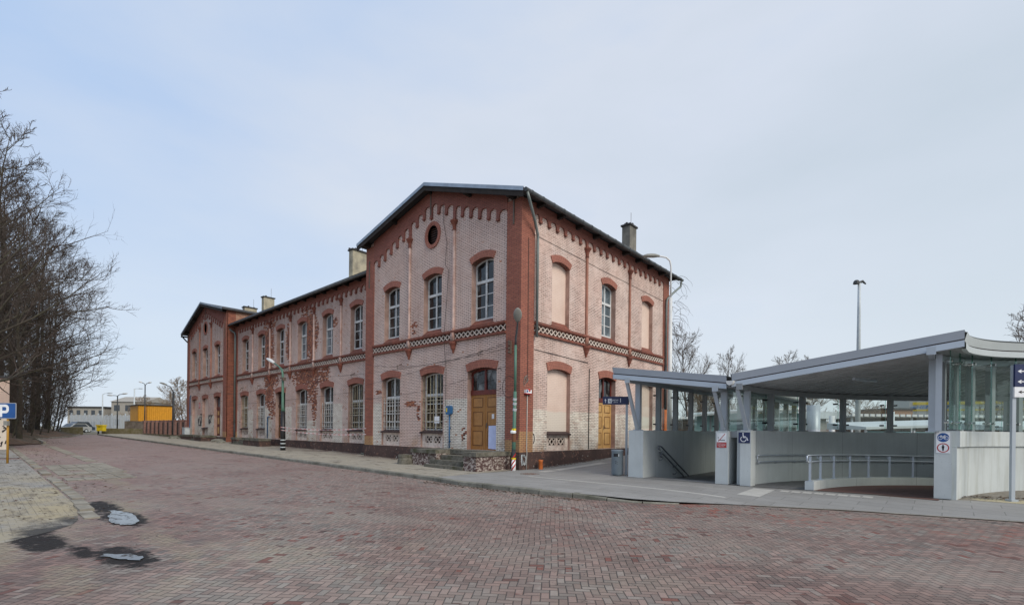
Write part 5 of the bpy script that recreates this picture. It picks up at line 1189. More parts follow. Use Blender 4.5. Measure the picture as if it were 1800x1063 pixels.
    sh(W(disc(-.10, .38, .065, 14))); sh(W([(-.13, .30), (-.06, .30), (-.03, .05), (-.12, .02)])); sh(W([(-.05, .14), (.14, .14), (.14, .09), (-.05, .09)])); sh(W([(-.12, .06), (.24, .06), (.24, -.01), (-.10, -.02)])); sh(W([(.17, .05), (.24, .06), (.36, -.24), (.29, -.27)]))
    ro = [(-.06 + .27 * cos(a), -.12 + .27 * sin(a)) for a in [radians(130 + i * 12) for i in range(20)]]; ri = [(-.06 + .21 * cos(a), -.12 + .21 * sin(a)) for a in [radians(130 + i * 12) for i in range(20)]]; sh(W(ro + ri[::-1]))
    part(q, 'symbol', 'white', pn)
    # bicycle + pedestrian plate
    T = FA(1.595)
    t = thing('cycle_and_pedestrian_sign', (12.48, 1.595, 1.2), 'white plate with blue bicycle disc above red-ringed pedestrian disc on right pier', 'sign')
    x0, x1, z0, z1 = 12.365, 12.625, 1.25, 1.765; cx = (x0 + x1) / 2
    q = MB().prism([(x0, z0), (x1, z0), (x1, z1), (x0, z1)], T, 0, .008); pn = part(q, 'plate', 'white', t)
    q = MB(); q.sheet(disc(cx, 1.635, .112), [], lambda a, b: T(a, b, .0095)); dd = part(q, 'disc', 'blue', pn)
    q = MB()
    for wx in (-.056, .056): q.sheet(disc(cx + wx, 1.625, .045, 18), [disc(cx + wx, 1.625, .035, 18)], lambda a, b: T(a, b, .0105))
    def ln(a, b, w=.005):
        d = Vector((b[0] - a[0], b[1] - a[1])); n_ = Vector((-d.y, d.x)).normalized() * w; q.sheet([(cx + a[0] + n_.x, a[1] + n_.y), (cx + b[0] + n_.x, b[1] + n_.y), (cx + b[0] - n_.x, b[1] - n_.y), (cx + a[0] - n_.x, a[1] - n_.y)], [], lambda a_, b_: T(a_, b_, .0108))
    for a, b in (((-.056, 1.625), (-.038, 1.685)), ((-.045, 1.668), (.024, 1.668)), ((-.042, 1.66), (.0, 1.625)), ((.0, 1.625), (.03, 1.685)), ((.0, 1.625), (.056, 1.625)), ((.056, 1.625), (.024, 1.665)), ((.015, 1.688), (.045, 1.688)), ((-.05, 1.687), (-.03, 1.687))): ln(a, b)
    part(q, 'bicycle_symbol', 'white', dd)
    q = MB(); q.sheet(disc(cx, 1.38, .115), [disc(cx, 1.38, .093)], lambda a, b: T(a, b, .0095)); dd = part(q, 'ring', 'redpaint', pn)
    q = MB(); q.sheet(disc(cx, 1.447, .014, 12), [], lambda a, b: T(a, b, .0095)); q.sheet([(cx + a, 1.38 + b) for a, b in ((-.022, .05), (.022, .05), (.024, -.005), (.017, -.005), (.015, -.075), (.003, -.075), (.0, -.02), (-.003, -.075), (-.015, -.075), (-.017, -.005), (-.024, -.005))], [], lambda a, b: T(a, b, .0095)); part(q, 'pedestrian_symbol', 'black', dd)
    # parking sign
    t = thing('parking_sign', (-14.26, -13.52, .12), 'blue parking sign with white letter on a rusty ochre pole at the left edge', 'sign')
    T = frame_dir((-15.6, -13.46), (.7445, .6677)); t.location = (-15.6, -13.46, .1); t.matrix_world = Matrix.Translation((-15.6, -13.46, .1))
    q = MB().tube([(-15.6, -13.46, .0), (-15.6, -13.46, 2.5)], .038, 10); part(q, 'pole', 'ochrepole', t, True)
    def rr(x0, z0, x1, z1, r): return [(cx_ + r * cos(a), cz_ + r * sin(a)) for cx_, cz_, a0 in ((x1 - r, z0 + r, -pi / 2), (x1 - r, z1 - r, 0), (x0 + r, z1 - r, pi / 2), (x0 + r, z0 + r, pi)) for a in (a0, a0 + pi / 6, a0 + pi / 3, a0 + pi / 2)]
    q = MB().prism(rr(-.40, 1.93, .385, 2.57, .05), T, .042, .058); bd = part(q, 'panel', 'greyback', t)
    q = MB(); q.sheet(rr(-.375, 1.955, .36, 2.545, .03), [], lambda a, b: T(a, b, .0595)); bl = part(q, 'face', 'blue', bd)
    q = MB(); st = .105; x0, z0, w, h = -.275, 2.0, .37, .50
    ol = [(x0, z0), (x0 + st, z0), (x0 + st, z0 + .15), (x0 + w - .13, z0 + .15)] + [(x0 + w - .13 + .13 * cos(a), z0 + .28 + .13 * sin(a)) for a in (-1.2, -.7, -.2)] + [(x0 + w, z0 + .28), (x0 + w, z0 + .37)] + [(x0 + w - .13 + .13 * cos(a), z0 + .37 + .13 * sin(a)) for a in (.3, .8, 1.2)] + [(x0 + w - .13, z0 + h), (x0, z0 + h)]
    q.sheet(ol, [[(x0 + st, z0 + .255), (x0 + w - .14, z0 + .255), (x0 + w - .105, z0 + .29), (x0 + w - .105, z0 + .365), (x0 + w - .14, z0 + .40), (x0 + st, z0 + .40)]], lambda a, b: T(a, b, .061)); part(q, 'letter', 'white', bl)
    q = MB().box(-.06, .02, 1.66, .10, .12, 1.84, lambda a, b, c: T(a, c, b)); part(q, 'control_box', 'lampgrey', t)
signs()

# ------------------------------------------------------------------ street furniture
def litter_bin():
    t = thing('litter_bin', (3.82, .95, .14), 'grey cylindrical metal litter bin beside the platform sign post', 'litter bin')
    c = (3.82, .95, .14)
    q = MB().lathe([(.17, .0), (.19, .03), (.205, .05), (.205, .84), (.215, .85), (.215, .89), (.18, .905), (0, .91)], c, 24); part(q, 'body', 'bingrey', t, True)
    a0 = atan2(-14.4 - .95, 12.56 - 3.82) - .12
    q = MB().lathe([(.2075, .66), (.2075, .77)], c, 10, a0 - .55, a0 + .45); part(q, 'slot', 'black', t)
    q = MB().lathe([(.2085, .67), (.2085, .76)], c, 4, a0 + .28, a0 + .43); part(q, 'torn_sticker', 'pale', t)
    q = MB()
    for k in range(6): a = a0 - .15 + .35 * cos(k * 2.1) * .5; q.lathe([(.2072, .40 + .02 * k), (.2072, .41 + .02 * k)], c, 3, a, a + .22)
    part(q, 'emblem', 'graffiti', t)
litter_bin()

def cobra(q, p0, d, L=.62, w=.13, h=.10, tilt=.18):
    """street-lamp head: flattened drop lofted from p0 along d"""
    d = Vector(d).normalized(); s = d.cross(Vector((0, 0, 1))).normalized(); u = s.cross(d); n = 7; k = 10; base_ = len(q.v)
    prof = [(.0, .35, .45), (.12, .6, .7), (.3, .9, .95), (.5, 1, 1), (.72, .92, .85), (.9, .6, .5), (1, .2, .2)]
    for f, a, b in prof:
        c = Vector(p0) + d * (L * f)
        for j in range(k):
            t = 2 * pi * j / k; q.v.append(tuple(c + s * (w * a * cos(t)) + u * (h * b * (sin(t) if sin(t) > 0 else .55 * sin(t)))))
    for i in range(n - 1):
        for j in range(k): p = base_ + i * k + j; r = base_ + i * k + (j + 1) % k; q.f.append((p, r, r + k, p + k))
    q.f.append(tuple(base_ + j for j in range(k))[::-1]); q.f.append(tuple(base_ + (n - 1) * k + j for j in range(k)))
def lamps():
    # green lamp at the corner
    LX, LY = 0.02, -.32
    b = Vector((LX, LY, .12)); t = thing('street_lamp', b, 'green street lamp on a patched pole right at the station corner, striped at the foot', 'street lamp')
    X = lambda x, z: (LX + x, LY, z)
    q = MB().tube([X(-.02, .62), X(-.01, 1.5), X(.02, 3.2)], [.078, .072, .064], 12).tube([X(.02, 3.2), X(.02, 5.0)], [.054, .050], 12); part(q, 'pole', 'green', t, True)
    q = MB().tube([X(.02, 5.0), X(.025, 5.25), X(.08, 5.58), (LX + .16, LY - .06, 5.8), (LX + .20, LY - .10, 5.88)], [.046, .042, .036, .032, .03], 8); part(q, 'arm', 'dpdark', t, True)
    q = MB(); cobra(q, (LX + .19, LY - .09, 5.86), (.26, -.30, .62), .56, .165, .12); part(q, 'lamp_head', 'lampgrey', t, True)
    q = MB().tube([X(-.02, .0), X(-.02, .60)], [.088, .085], 14); sl_ = part(q, 'base_sleeve', 'white', t, True)
    for k in range(3):
        q = MB(); pts = []
        for i in range(9): a = -2.5 + i * .34; pts.append((LX - .02 + .0890 * cos(a), LY + .0890 * sin(a), .02 + .2 * k + .04 * i))
        for i in range(8): q.quad(pts[i], pts[i + 1], (pts[i + 1][0], pts[i + 1][1], pts[i + 1][2] + .085), (pts[i][0], pts[i][1], pts[i][2] + .085))
        part(q, 'red_stripe', 'redpaint', sl_)
    for z in (.02, .56): q = MB().tube([X(-.02, z), X(-.02, z + .06)], [.0915, .0915], 14); part(q, 'yellow_band', 'yellow', sl_)
    q = MB().tube([X(-.012, 1.24), X(-.01, 1.56)], .0810, 12); part(q, 'rusty_patch', 'rust', t)
    q = MB().tube([X(-.02, .62), X(-.017, .95)], .0830, 12); part(q, 'dark_patch', 'dpdark', t)
    q = MB().lathe([(.0, 0), (.10, .01), (.12, .06), (.10, .12), (.06, .13)], (LX - .02, LY - .04, 1.56), 8); part(q, 'white_rag', 'white', t)
    q = MB().box(LX - .04, LY - .10, 1.68, LX + .07, LY + .02, 1.76); part(q, 'yellow_tie', 'yellow', t)
    for z in (2.45, 2.68, 2.85): q = MB().tube([X(.0, z), (LX + .03, LY, z + .09)], .078, 10); part(q, 'white_tape', 'pale', t)
    # green lamp half way along the facade
    b = Vector((-18.2, -1.5, .27)); t = thing('street_lamp', b, 'green street lamp with black and white foot in front of the dark middle door', 'street lamp')
    q = MB().tube([(-18.2, -1.5, 2.7), (-18.25, -1.5, 3.0), (-18.3, -1.5, 5.0), (-18.42, -1.5, 5.3), (-18.9, -1.5, 5.55), (-19.7, -1.5, 5.85)], [.12, .085, .07, .06, .05, .045], 10); part(q, 'pole', 'green', t, True)
    q = MB().tube([(-18.15, -1.5, .2), (-18.2, -1.5, 2.7)], [.155, .125], 12); pl = part(q, 'foot', 'black', t, True)
    for z in (.45, .68, .9): q = MB().tube([(-18.16, -1.5, z), (-18.16, -1.5, z + .06)], .158, 12); part(q, 'white_band', 'pale', pl)
    q = MB(); cobra(q, (-19.6, -1.5, 5.81), (-1, 0, .36), 1.25, .16, .13); part(q, 'lamp_head', 'lampwhite', t, True)
    q = MB().box(-18.45, -1.62, 4.75, -18.15, -1.38, 4.82); q.box(-18.15, -1.6, 4.6, -18.05, -1.4, 4.79); part(q, 'bracket', 'iron', t)
    # tall white lamp
    b = Vector((1.9, 9.6, .5)); t = thing('street_lamp', b, 'tall pale grey street lamp rising behind the stair shelter past the far roof corner', 'street lamp')
    q = MB().tube([(1.9, 9.6, .4), (1.9, 9.6, 8.6)], [.135, .085], 14); q.tube([(1.9, 9.6, 8.6), (1.9, 9.6, 10.2), (1.86, 9.55, 10.5), (1.74, 9.37, 10.66), (1.58, 9.13, 10.68), (1.48, 8.97, 10.66)], .042, 10); part(q, 'pole', 'lampwhite', t, True)
    q = MB(); cobra(q, (1.52, 9.03, 10.68), (-.48, -.74, -.09), .98, .16, .13); part(q, 'lamp_head', 'lampgrey', t, True)
    # railway mast
    b = Vector((6.4, 40.5, .0)); t = thing('floodlight_mast', b, 'lone tall grey floodlight mast standing behind the curved shelter roof', 'light mast')
    q = MB().tube([(6.4, 40.5, 0), (6.4, 40.5, 13), (6.4, 40.5, 15.7)], [.24, .14, .12], 10); part(q, 'mast', 'pale', t, True)
    q = MB().lathe([(.0, .24), (.14, .22), (.24, .10), (.27, -.12), (.0, -.08)], (6.2, 40.3, 15.72), 10); q.tube([(6.4, 40.5, 15.7), (6.62, 40.7, 15.86), (6.85, 40.9, 15.6)], [.13, .12, .06], 8); part(q, 'floodlight', 'dpdark', t)
    # distant lamps by the tracks
    def far_lamp(b, h, arms, lab, m='dpdark', hm='lampwhite', r=.065):
        b = Vector(b); t = thing('street_lamp', b, lab, 'street lamp', 'distant lamps beyond the forecourt')
        q = MB().tube([b, b + Vector((0, 0, h))], [r * 1.3, r], 8); part(q, 'pole', m, t, True)
        for dx, dy, dz, L in arms:
            q = MB().tube([b + Vector((0, 0, h - .05)), b + Vector((dx * .35, dy * .35, h + dz * .7)), b + Vector((dx, dy, h + dz))], .04, 6); part(q, 'arm', m, t)
            q = MB(); cobra(q, b + Vector((dx * .8, dy * .8, h + dz * .95)), (dx, dy, dz * .4), L, .16, .13); part(q, 'lamp_head', hm, t, True)
    u = Vector((.7445, .6677))
    far_lamp((-68.98, -1.6, .5), 5.15, [(-u.x * .75, -u.y * .75, .02, .8), (u.x * .7, u.y * .7, .22, .8)], 'two-armed lamp with long flat heads behind the yellow grit bin')
    far_lamp((-68.75, 1.3, .5), 6.75, [(-u.x * .5, -u.y * .5, .35, .5), (u.x * .5, u.y * .5, .3, .5)], 'two-armed lamp with short raised heads before the orange shed')
    far_lamp((-99.8, 5.7, .5), 8.1, [(u.x * .9, u.y * .9, .0, .9)], 'thin grey single-armed lamp far behind the orange shed', 'pale', 'pale', .1)
    far_lamp((-90.0, -.2, .5), 6.3, [(u.x * .9, u.y * .9, .15, .9)], 'thin grey lamp just visible behind the two long flat heads', 'pale', 'pale', .08)
    far_lamp((-49.22, 0.0, .43), 5.0, [(-u.x * 1.0, -u.y * 1.0, .75, .75)], 'dark green single-armed lamp rising from the brick fence', 'dpdark', 'lampgrey', .1)
lamps()

def wall_things():
    # meter box and its pipe
    t = thing('meter_box', (-4.15, 0, 2.4), 'small blue metal box on the pink wall left of the ochre door', 'meter box')
    q = MB().prism([(-4.33, 2.42), (-4.26, 2.36), (-4.04, 2.36), (-3.97, 2.42), (-3.97, 2.70), (-4.05, 2.76), (-4.25, 2.76), (-4.33, 2.70)], FA(0), 0, .13); b = part(q, 'box', 'bluebox', t)
    q = MB().prism([(-4.29, 2.48), (-4.21, 2.48), (-4.21, 2.66), (-4.29, 2.66)], FA(0), .13, .134); part(q, 'label_plate', 'yellow', b)
    q = MB().tube([(-4.14, -.05, 2.36), (-4.14, -.05, .86)], .03, 8)
    for z in (1.15, 1.75): q.box(-4.2, -.03, z, -4.08, 0, z + .03)
    part(q, 'pipe', 'bluebox', t, True)
    t = thing('blue_conduit', (-26.0, .67, .9), 'thin blue pipe with bent top on the flaking wall by the middle steps', 'pipe')
    q = MB().tube([(-26.0, .62, .9), (-26.0, .62, 2.35), (-25.9, .6, 2.5), (-25.6, .6, 2.5)], .035, 8); part(q, 'pipe', 'bluebox', t, True)
    # posters on the door
    t = one(MB().prism([(-1.93, .90), (-1.31, .88), (-1.29, 1.86), (-1.45, 1.88), (-1.92, 1.87)], FA(.24), .012, .020), 'paper_notice', 'paper', 'large pale blue blank paper sheet taped low on the ochre door', 'notice', (-1.6, .22, .9))
    t = one(MB().prism([(-1.74, 2.16), (-1.60, 2.17), (-1.61, 2.37), (-1.74, 2.36)], FA(.24), .012, .018), 'paper_notice', 'white', 'small white slip of paper stuck high on the ochre door', 'notice', (-1.7, .22, 2.2))
    t = one(MB().prism([(-5.38, 1.98), (-5.02, 1.98), (-5.02, 2.30), (-5.38, 2.30)], FA(.10), .0, .006), 'paper_notice', 'white', 'small white notice hung on the yellowed window grille', 'notice', (-5.2, .1, 2))
    # siren
    t = thing('alarm_siren', (.09, .38, 3.15), 'red and white alarm box on the corner pier above its thin conduit', 'alarm box')
    q = MB().box(.05, .20, 3.15, .17, .54, 3.31); part(q, 'box', 'white', t)
    q = MB().lathe([(.075, 0), (.075, .05), (.05, .09), (0, .10)], (.13, .40, 3.25), 12); q.box(.052, .19, 3.13, .172, .55, 3.17); part(q, 'red_light', 'redpaint', t, True)
    q = MB().box(.10, .22, 3.2, .174, .30, 3.29); part(q, 'label_patch', 'blue', t)
    t = one(MB().tube([(.075, .38, 3.14), (.075, .37, .95), (.10, .36, .80), (.10, .34, .13)], .017, 8), 'conduit_pipe', 'tactile', 'thin off-white conduit running down the red corner pier', 'pipe', (.075, .38, .13), None, True)
    t = thing('cable_coil', (.12, .25, 3.5), 'tangled loop of pale cable above the alarm box', 'cable coil')
    q = MB()
    for k in range(4): q.tube([(.07 + .01 * k, .22 + (.07 + .03 * sin(a * 2 + k)) * cos(a) + .03 * k, 3.62 + .05 * k + (.16 - .02 * k + .04 * cos(a * 3 + k)) * sin(a)) for a in [2 * pi * i / 14 for i in range(15)]], .006, 5)
    part(q, 'loop', 'lampgrey', t)
    # corner bracket with cables
    t = thing('cable_bracket', (-.42, -.06, 4.9), 'black iron cable bracket with insulators on the corner pier', 'cable bracket')
    q = MB().box(-.44, -.14, 4.75, -.40, -.05, 5.25)
    for z in (4.8, 4.95, 5.12, 5.22): q.lathe([(.02, -.05), (.045, -.03), (.03, .02), (.04, .04), (0, .05)], (-.42, -.2, z), 8).box(-.43, -.2, z - .012, -.41, -.1, z + .012)
    part(q, 'bracket', 'iron', t)
    def sag(p, q_, s, n=14): return [tuple(Vector(p).lerp(Vector(q_), i / n) - Vector((0, 0, s * 4 * (i / n) * (1 - i / n)))) for i in range(n + 1)]
    for p, q_, s, lab in (((-.42, -.2, 5.22), (-10.9, -.12, 5.15), .45, 'uppermost black cable sagging along the near wing'), ((-.42, -.2, 5.12), (-11.0, -.12, 4.05), .05, 'black cable falling steeply to the left across the near wing'), ((-.42, -.2, 4.95), (-18.2, -1.5, 4.8), .35, 'black cable from the corner bracket to the middle lamp'),
                          ((-.38, -.42, 4.2), (-11.1, -.12, 3.3), .25, 'lowest black cable crossing the ochre door arch'), ((-18.2, -1.5, 4.7), (-33.1, -.1, 4.5), .3, 'black cable from the middle lamp to the far wing'), ((-11.1, .60, 3.9), (-32.5, .60, 3.6), .08, 'thin cable stretched along the middle front'), ((-33.3, -.06, 4.65), (-43.2, -.06, 4.62), .02, 'thin cable across the far wing')):
        one(MB().tube(sag(p, q_, s), .008, 5), 'cable', 'cable', lab, 'cable', p, 'cables strung along the station front')
    for k, (cx, cz, r) in enumerate(((-.95, 3.75, .45), (-.30, 3.4, .42))): one(MB().tube([(cx + r * .85 * cos(a), -.30, cz + r * sin(a)) for a in [pi * .25 + pi * 1.45 * i / 14 for i in range(15)]], .010, 5), "cable", "cable", ('loop of slack black cable hanging left of the corner lamp', 'loop of slack black cable hanging behind the corner lamp pole')[k], 'cable', (cx, -.3, cz - r), 'cables strung along the station front')
    # cable running down the near gable
    t = one(MB().tube([(-4.75, -.05, 12.4), (-4.7, -.05, 11.2), (-4.45, -.05, 10.2), (-4.55, -.05, 9.2), (-4.3, -.05, 8.9), (-4.42, -.05, 7.6), (-4.55, -.05, 6.3), (-4.5, -.13, 5.9), (-4.42, -.05, 4.4), (-4.42, -.05, 2.76)], .010, 5), 'cable', 'cable', 'dark cable wandering down the near gable between two windows', 'cable', (-4.45, -.05, 2.76), 'cables strung along the station front')
    for k, (x, z) in enumerate(((-7.9, 4.95), (-13.5, 4.95), (-2.1, 5.05), (-27.5, 5.0), (-31.0, 5.0))):
        Y = 0 if x > -11 else .67; one(MB().tube([(x, Y, z), (x - .1, Y - .22, z - .12), (x + .02, Y - .25, z - .25)], .025, 6), 'wall_hook', 'iron', ('bent iron hook above the leftmost grille window of the near wing', 'bent iron hook above the middle-front window nearest the near wing', 'bent iron hook above the ochre door', 'bent iron hook left of the middle door', 'bent iron hook nearest the far wing')[k], 'hook', (x, Y, z), 'iron hooks over the ground floor openings')
    # hazard tape from the middle lamp along the wall
    for k, (z0, z1) in enumerate(((1.72, 1.70), (1.55, 1.38))):
        q = MB(); P0 = Vector((-18.2, -1.64, z0)); P1 = Vector((-10.9, -.14, z1)); n = 40
        r2 = MB()
        for i in range(n):
            a = P0.lerp(P1, i / n); b = P0.lerp(P1, (i + 1) / n); s0 = .12 * 4 * (i / n) * (1 - i / n); s1 = .12 * 4 * ((i + 1) / n) * (1 - (i + 1) / n)
            w0 = .022 * abs(cos(i * .21)) + .007; w1 = .022 * abs(cos((i + 1) * .21)) + .007
            (q if i % 2 else r2).quad((a.x, a.y, a.z - s0 - w0), (b.x, b.y, b.z - s1 - w1), (b.x, b.y, b.z - s1 + w1), (a.x, a.y, a.z - s0 + w0))
        t = thing('hazard_tape', P0, ('upper strand of faded red and white tape tied to the middle lamp', 'lower strand of faded red and white tape tied to the middle lamp')[k], 'barrier tape', 'hazard tape strands'); part(q, 'white_dashes', 'tapew', t)['kind'] = 'stuff'; part(r2, 'red_dashes', 'tapered', t)['kind'] = 'stuff'
    # small things on the ground
    t = thing('pipe_stub', (.42, .95, .13), 'short orange plastic drain pipe standing at the corner plinth', 'pipe')
    q = MB().lathe([(.085, 0), (.085, .30), (.095, .31), (.095, .38), (.08, .38), (.08, .2)], (.36, .93, .13), 14); part(q, 'pipe', 'orange', t, True)
    t = thing('manhole_cover', (1.35, -.95, .12), 'round brown iron manhole cover in the pavement by the corner', 'manhole cover')
    q = MB().lathe([(.36, -.005), (.36, .008), (.30, .008), (.30, .005), (0, .005)], (1.35, -.95, .12), 22); part(q, 'frame', 'iron', t)
    q = MB()
    for i in range(5):
        for j in range(5):
            if (i - 2) ** 2 + (j - 2) ** 2 < 6: q.box(1.35 + (i - 2) * .1 - .03, -.95 + (j - 2) * .1 - .03, .12, 1.35 + (i - 2) * .1 + .03, -.95 + (j - 2) * .1 + .03, .129)
    part(q, 'lid_studs', 'rust', t)
    t = thing('concrete_planter', (-5.05, -1.75, .16), 'low round mossy concrete planter left of the entrance steps', 'planter')
    q = MB().lathe([(.36, 0), (.34, .2), (.31, .30), (.33, .31), (.33, .42), (.25, .42), (.22, .33), (0, .33)], (-5.05, -1.75, .16), 16); part(q, 'tub', 'step', t)
    t = thing('electrical_cabinet', (-43.6, -.35, .4), 'pale grey electrical cabinet at the outer corner of the far wing', 'cabinet')
    q = MB().box(-44.0, -.45, .45, -43.2, -.02, 1.55); q.box(-44.04, -.5, 1.55, -43.16, 0, 1.6); part(q, 'case', 'pale', t); q = MB().box(-43.6, -.455, .5, -43.585, -.452, 1.5); part(q, 'door_gap', 'greyback', t)
    t = thing('gas_pipe', (-43.1, 0, 1.6), 'thin blue-grey pipe up the outer edge of the far wing', 'pipe'); q = MB().tube([(-43.1, -.05, 1.6), (-43.1, -.05, 4.6), (-42.9, -.05, 4.75)], .035, 6); part(q, 'pipe', 'bluebox', t)
    t = thing('house_number_plate', (-40.3, 0, 3.5), 'small red and white house number plate on the far wing', 'plate'); q = MB().box(-40.42, -.03, 3.45, -40.12, -.005, 3.95); part(q, 'plate', 'redpaint', t); q = MB().box(-40.36, -.034, 3.53, -40.18, -.031, 3.87); part(q, 'white_field', 'pale', t)
    for k, (x, y, r) in enumerate(((-33.6, -.45, .5), (-34.4, -.3, .3), (-43.9, -1.2, .45), (-31.2, -.9, .35), (-11.9, .35, .22))):
        q = MB(); R = random.Random(k); n = 9; q.lathe([(r, 0), (r * .95, r * .3), (r * .6, r * .5), (0, r * .52)], (x, y, base(x) + .12), n); q.v = [(a + R.uniform(-.06, .06), b + R.uniform(-.06, .06), c + R.uniform(-.03, .03) if c > base(x) + .13 else c) for a, b, c in q.v]
        one(q, 'stone_block', 'kerb', ('broken grey slab below the far downpipe', 'small broken slab by the far door', 'mossy boulder before the pale cabinet', 'rubble lump beside the ruined steps', 'stone at the foot of the near wing edge')[k], 'stone', (x, y, base(x) + .12), 'stones lying along the wall')
wall_things()

# ------------------------------------------------------------------ bare trees
def tree_data(seed, H, spread, lean=(0, 0), n1=26, n2=8, n3=6, n4=3, first=.28, r0=.17, up=.55, k=4, thin=1.0, fan=0.0):
    """trunk and limbs / fine branches as two lists of (points, radii)"""
    R = random.Random(seed); trunk = []; twigs = []
    n = 9; pts = []; p = Vector((0, 0, -.2)); d = Vector((lean[0], lean[1], 1)).normalized()
    for i in range(n + 1):
        pts.append(p.copy()); d = (d + Vector((R.gauss(0, .05), R.gauss(0, .05), .06))).normalized(); p = p + d * (H * .95 / n)
    rad = [r0 * (1 - .93 * (i / n) ** .85) for i in range(n + 1)]; trunk.append((pts, rad))
    def along(P, t): f = t * (len(P) - 1); i = min(int(f), len(P) - 2); return P[i].lerp(P[i + 1], f - i), (P[i + 1] - P[i]).normalized()
    def limb(p, d, L, r, segs, droop, wob):
        out = [p.copy()]; d = d.normalized()
        for i in range(segs): d = (d + Vector((R.gauss(0, wob), R.gauss(0, wob), R.gauss(0, wob) + droop))).normalized(); p = p + d * (L / segs); out.append(p.copy())
        return out, [r * (1 - .8 * i / segs) for i in range(segs + 1)]
    def side(d, ang, az):
        a = d.orthogonal().normalized(); b = d.cross(a); return d * cos(ang) + (a * cos(az) + b * sin(az)) * sin(ang)
    az0 = R.uniform(0, 6)
    for i in range(n1):
        t = first + (1 - first) * (i + R.random()) / n1; t = min(t, .99); p, d = along(pts, t)
        L = spread * (1.0 - .72 * ((t - first) / (1 - first)) ** 1.3) * R.uniform(.65, 1.15); az = az0 + i * 2.4 + R.uniform(-.4, .4)
        dd = Vector((cos(az), sin(az), up * R.uniform(.5, 1.6) + .5 * t)).normalized(); r1 = max(.022, r0 * .42 * (1 - .75 * t)) * R.uniform(.7, 1.15)
        b1, q1 = limb(p, dd, L, r1, 6, .05, .09); trunk.append((b1, q1))
        for j in range(n2):
            tt = .22 + .78 * (j + R.random()) / n2; tt = min(tt, .99); p2, d2 = along(b1, tt); L2 = L * .52 * (1.1 - .6 * tt) * R.uniform(.6, 1.2)
            b2, q2 = limb(p2, side(d2, R.uniform(.45, .95), R.uniform(0, 6.28)) + Vector((0, 0, .15)), L2, max(.014, r1 * .40), 4, .05, .12); twigs.append((b2, q2))
            for m in range(n3):
                t3 = .2 + .8 * (m + R.random()) / n3; t3 = min(t3, .99); p3, d3 = along(b2, t3); L3 = L2 * .48 * R.uniform(.6, 1.2)
                b3, q3 = limb(p3, side(d3, R.uniform(.4, .9), R.uniform(0, 6.28)) + Vector((0, 0, .12)), L3, .0105 * thin, 3, .03, .14); twigs.append((b3, q3))
                for u in range(n4):
                    t4 = .25 + .75 * (u + R.random()) / n4; t4 = min(t4, .99); p4, d4 = along(b3, t4)
                    b4, q4 = limb(p4, side(d4, R.uniform(.4, .9), R.uniform(0, 6.28)), L3 * .5 * R.uniform(.5, 1.2), .0080 * thin, 2, .02, .12); twigs.append((b4, q4))
    return trunk, twigs
def tubes_mesh(name, lines, k, m):
    """all polylines of one tree part in one mesh, built with numpy"""
    V = []; F = []; o = 0; ca = np.array([[cos(2 * pi * j / k), sin(2 * pi * j / k)] for j in range(k)])
    for pts, rad in lines:
        P = np.array([tuple(p) for p in pts]); n = len(P); t = np.empty_like(P); t[1:-1] = P[2:] - P[:-2]; t[0] = P[1] - P[0]; t[-1] = P[-1] - P[-2]
        t /= np.linalg.norm(t, axis=1)[:, None] + 1e-9; ref = np.where(np.abs(t[:, 2:3]) < .9, np.array([[0, 0, 1.0]]), np.array([[1.0, 0, 0]]))
        a = np.cross(t, ref); a /= np.linalg.norm(a, axis=1)[:, None] + 1e-9; b = np.cross(t, a); r = np.array(rad)[:, None, None]
        ring = P[:, None, :] + (a[:, None, :] * ca[None, :, 0:1] + b[:, None, :] * ca[None, :, 1:2]) * r; V.append(ring.reshape(-1, 3))
        i = np.arange(n - 1)[:, None] * k; j = np.arange(k)[None, :]; j2 = (j + 1) % k
        F.append((np.stack([i + j, i + j2, i + j2 + k, i + j + k], -1) + o).reshape(-1, 4)); o += n * k
    V = np.concatenate(V).astype(np.float32); F = np.concatenate(F).astype(np.int32)
    me = bpy.data.meshes.new(name); me.vertices.add(len(V)); me.vertices.foreach_set('co', V.ravel())
    me.loops.add(F.size); me.loops.foreach_set('vertex_index', F.ravel()); me.polygons.add(len(F)); me.polygons.foreach_set('loop_start', np.arange(0, F.size, 4, dtype=np.int32)); me.polygons.foreach_set('loop_total', np.full(len(F), 4, dtype=np.int32))
    me.update(calc_edges=True); me.materials.append(M[m]); return me
KINDS = {}
def tree_kind(key, seed, H, spread, bark='bark', twig='twig', **kw):
    tr, tw = tree_data(seed, H, spread, **kw); KINDS[key] = (tubes_mesh('trunk', tr, 7, bark), tubes_mesh('branches', tw, 3, twig), H)
def plant_tree(key, x, y, H, rz, label, group, z=None, wide=1.0, name='bare_tree'):
    tm, bm_, h0 = KINDS[key]; s = H / h0
    t = bpy.data.objects.new(name, None); COL.objects.link(t); t.location = (x, y, base(x) if z is None else z); t.rotation_euler = (0, 0, rz); t.scale = (s * wide, s * wide, s); tag(t, label, 'tree', group)
    for nm, me in (('trunk', tm), ('branches', bm_)): o = bpy.data.objects.new(nm, me); COL.objects.link(o); o.parent = t
    return t
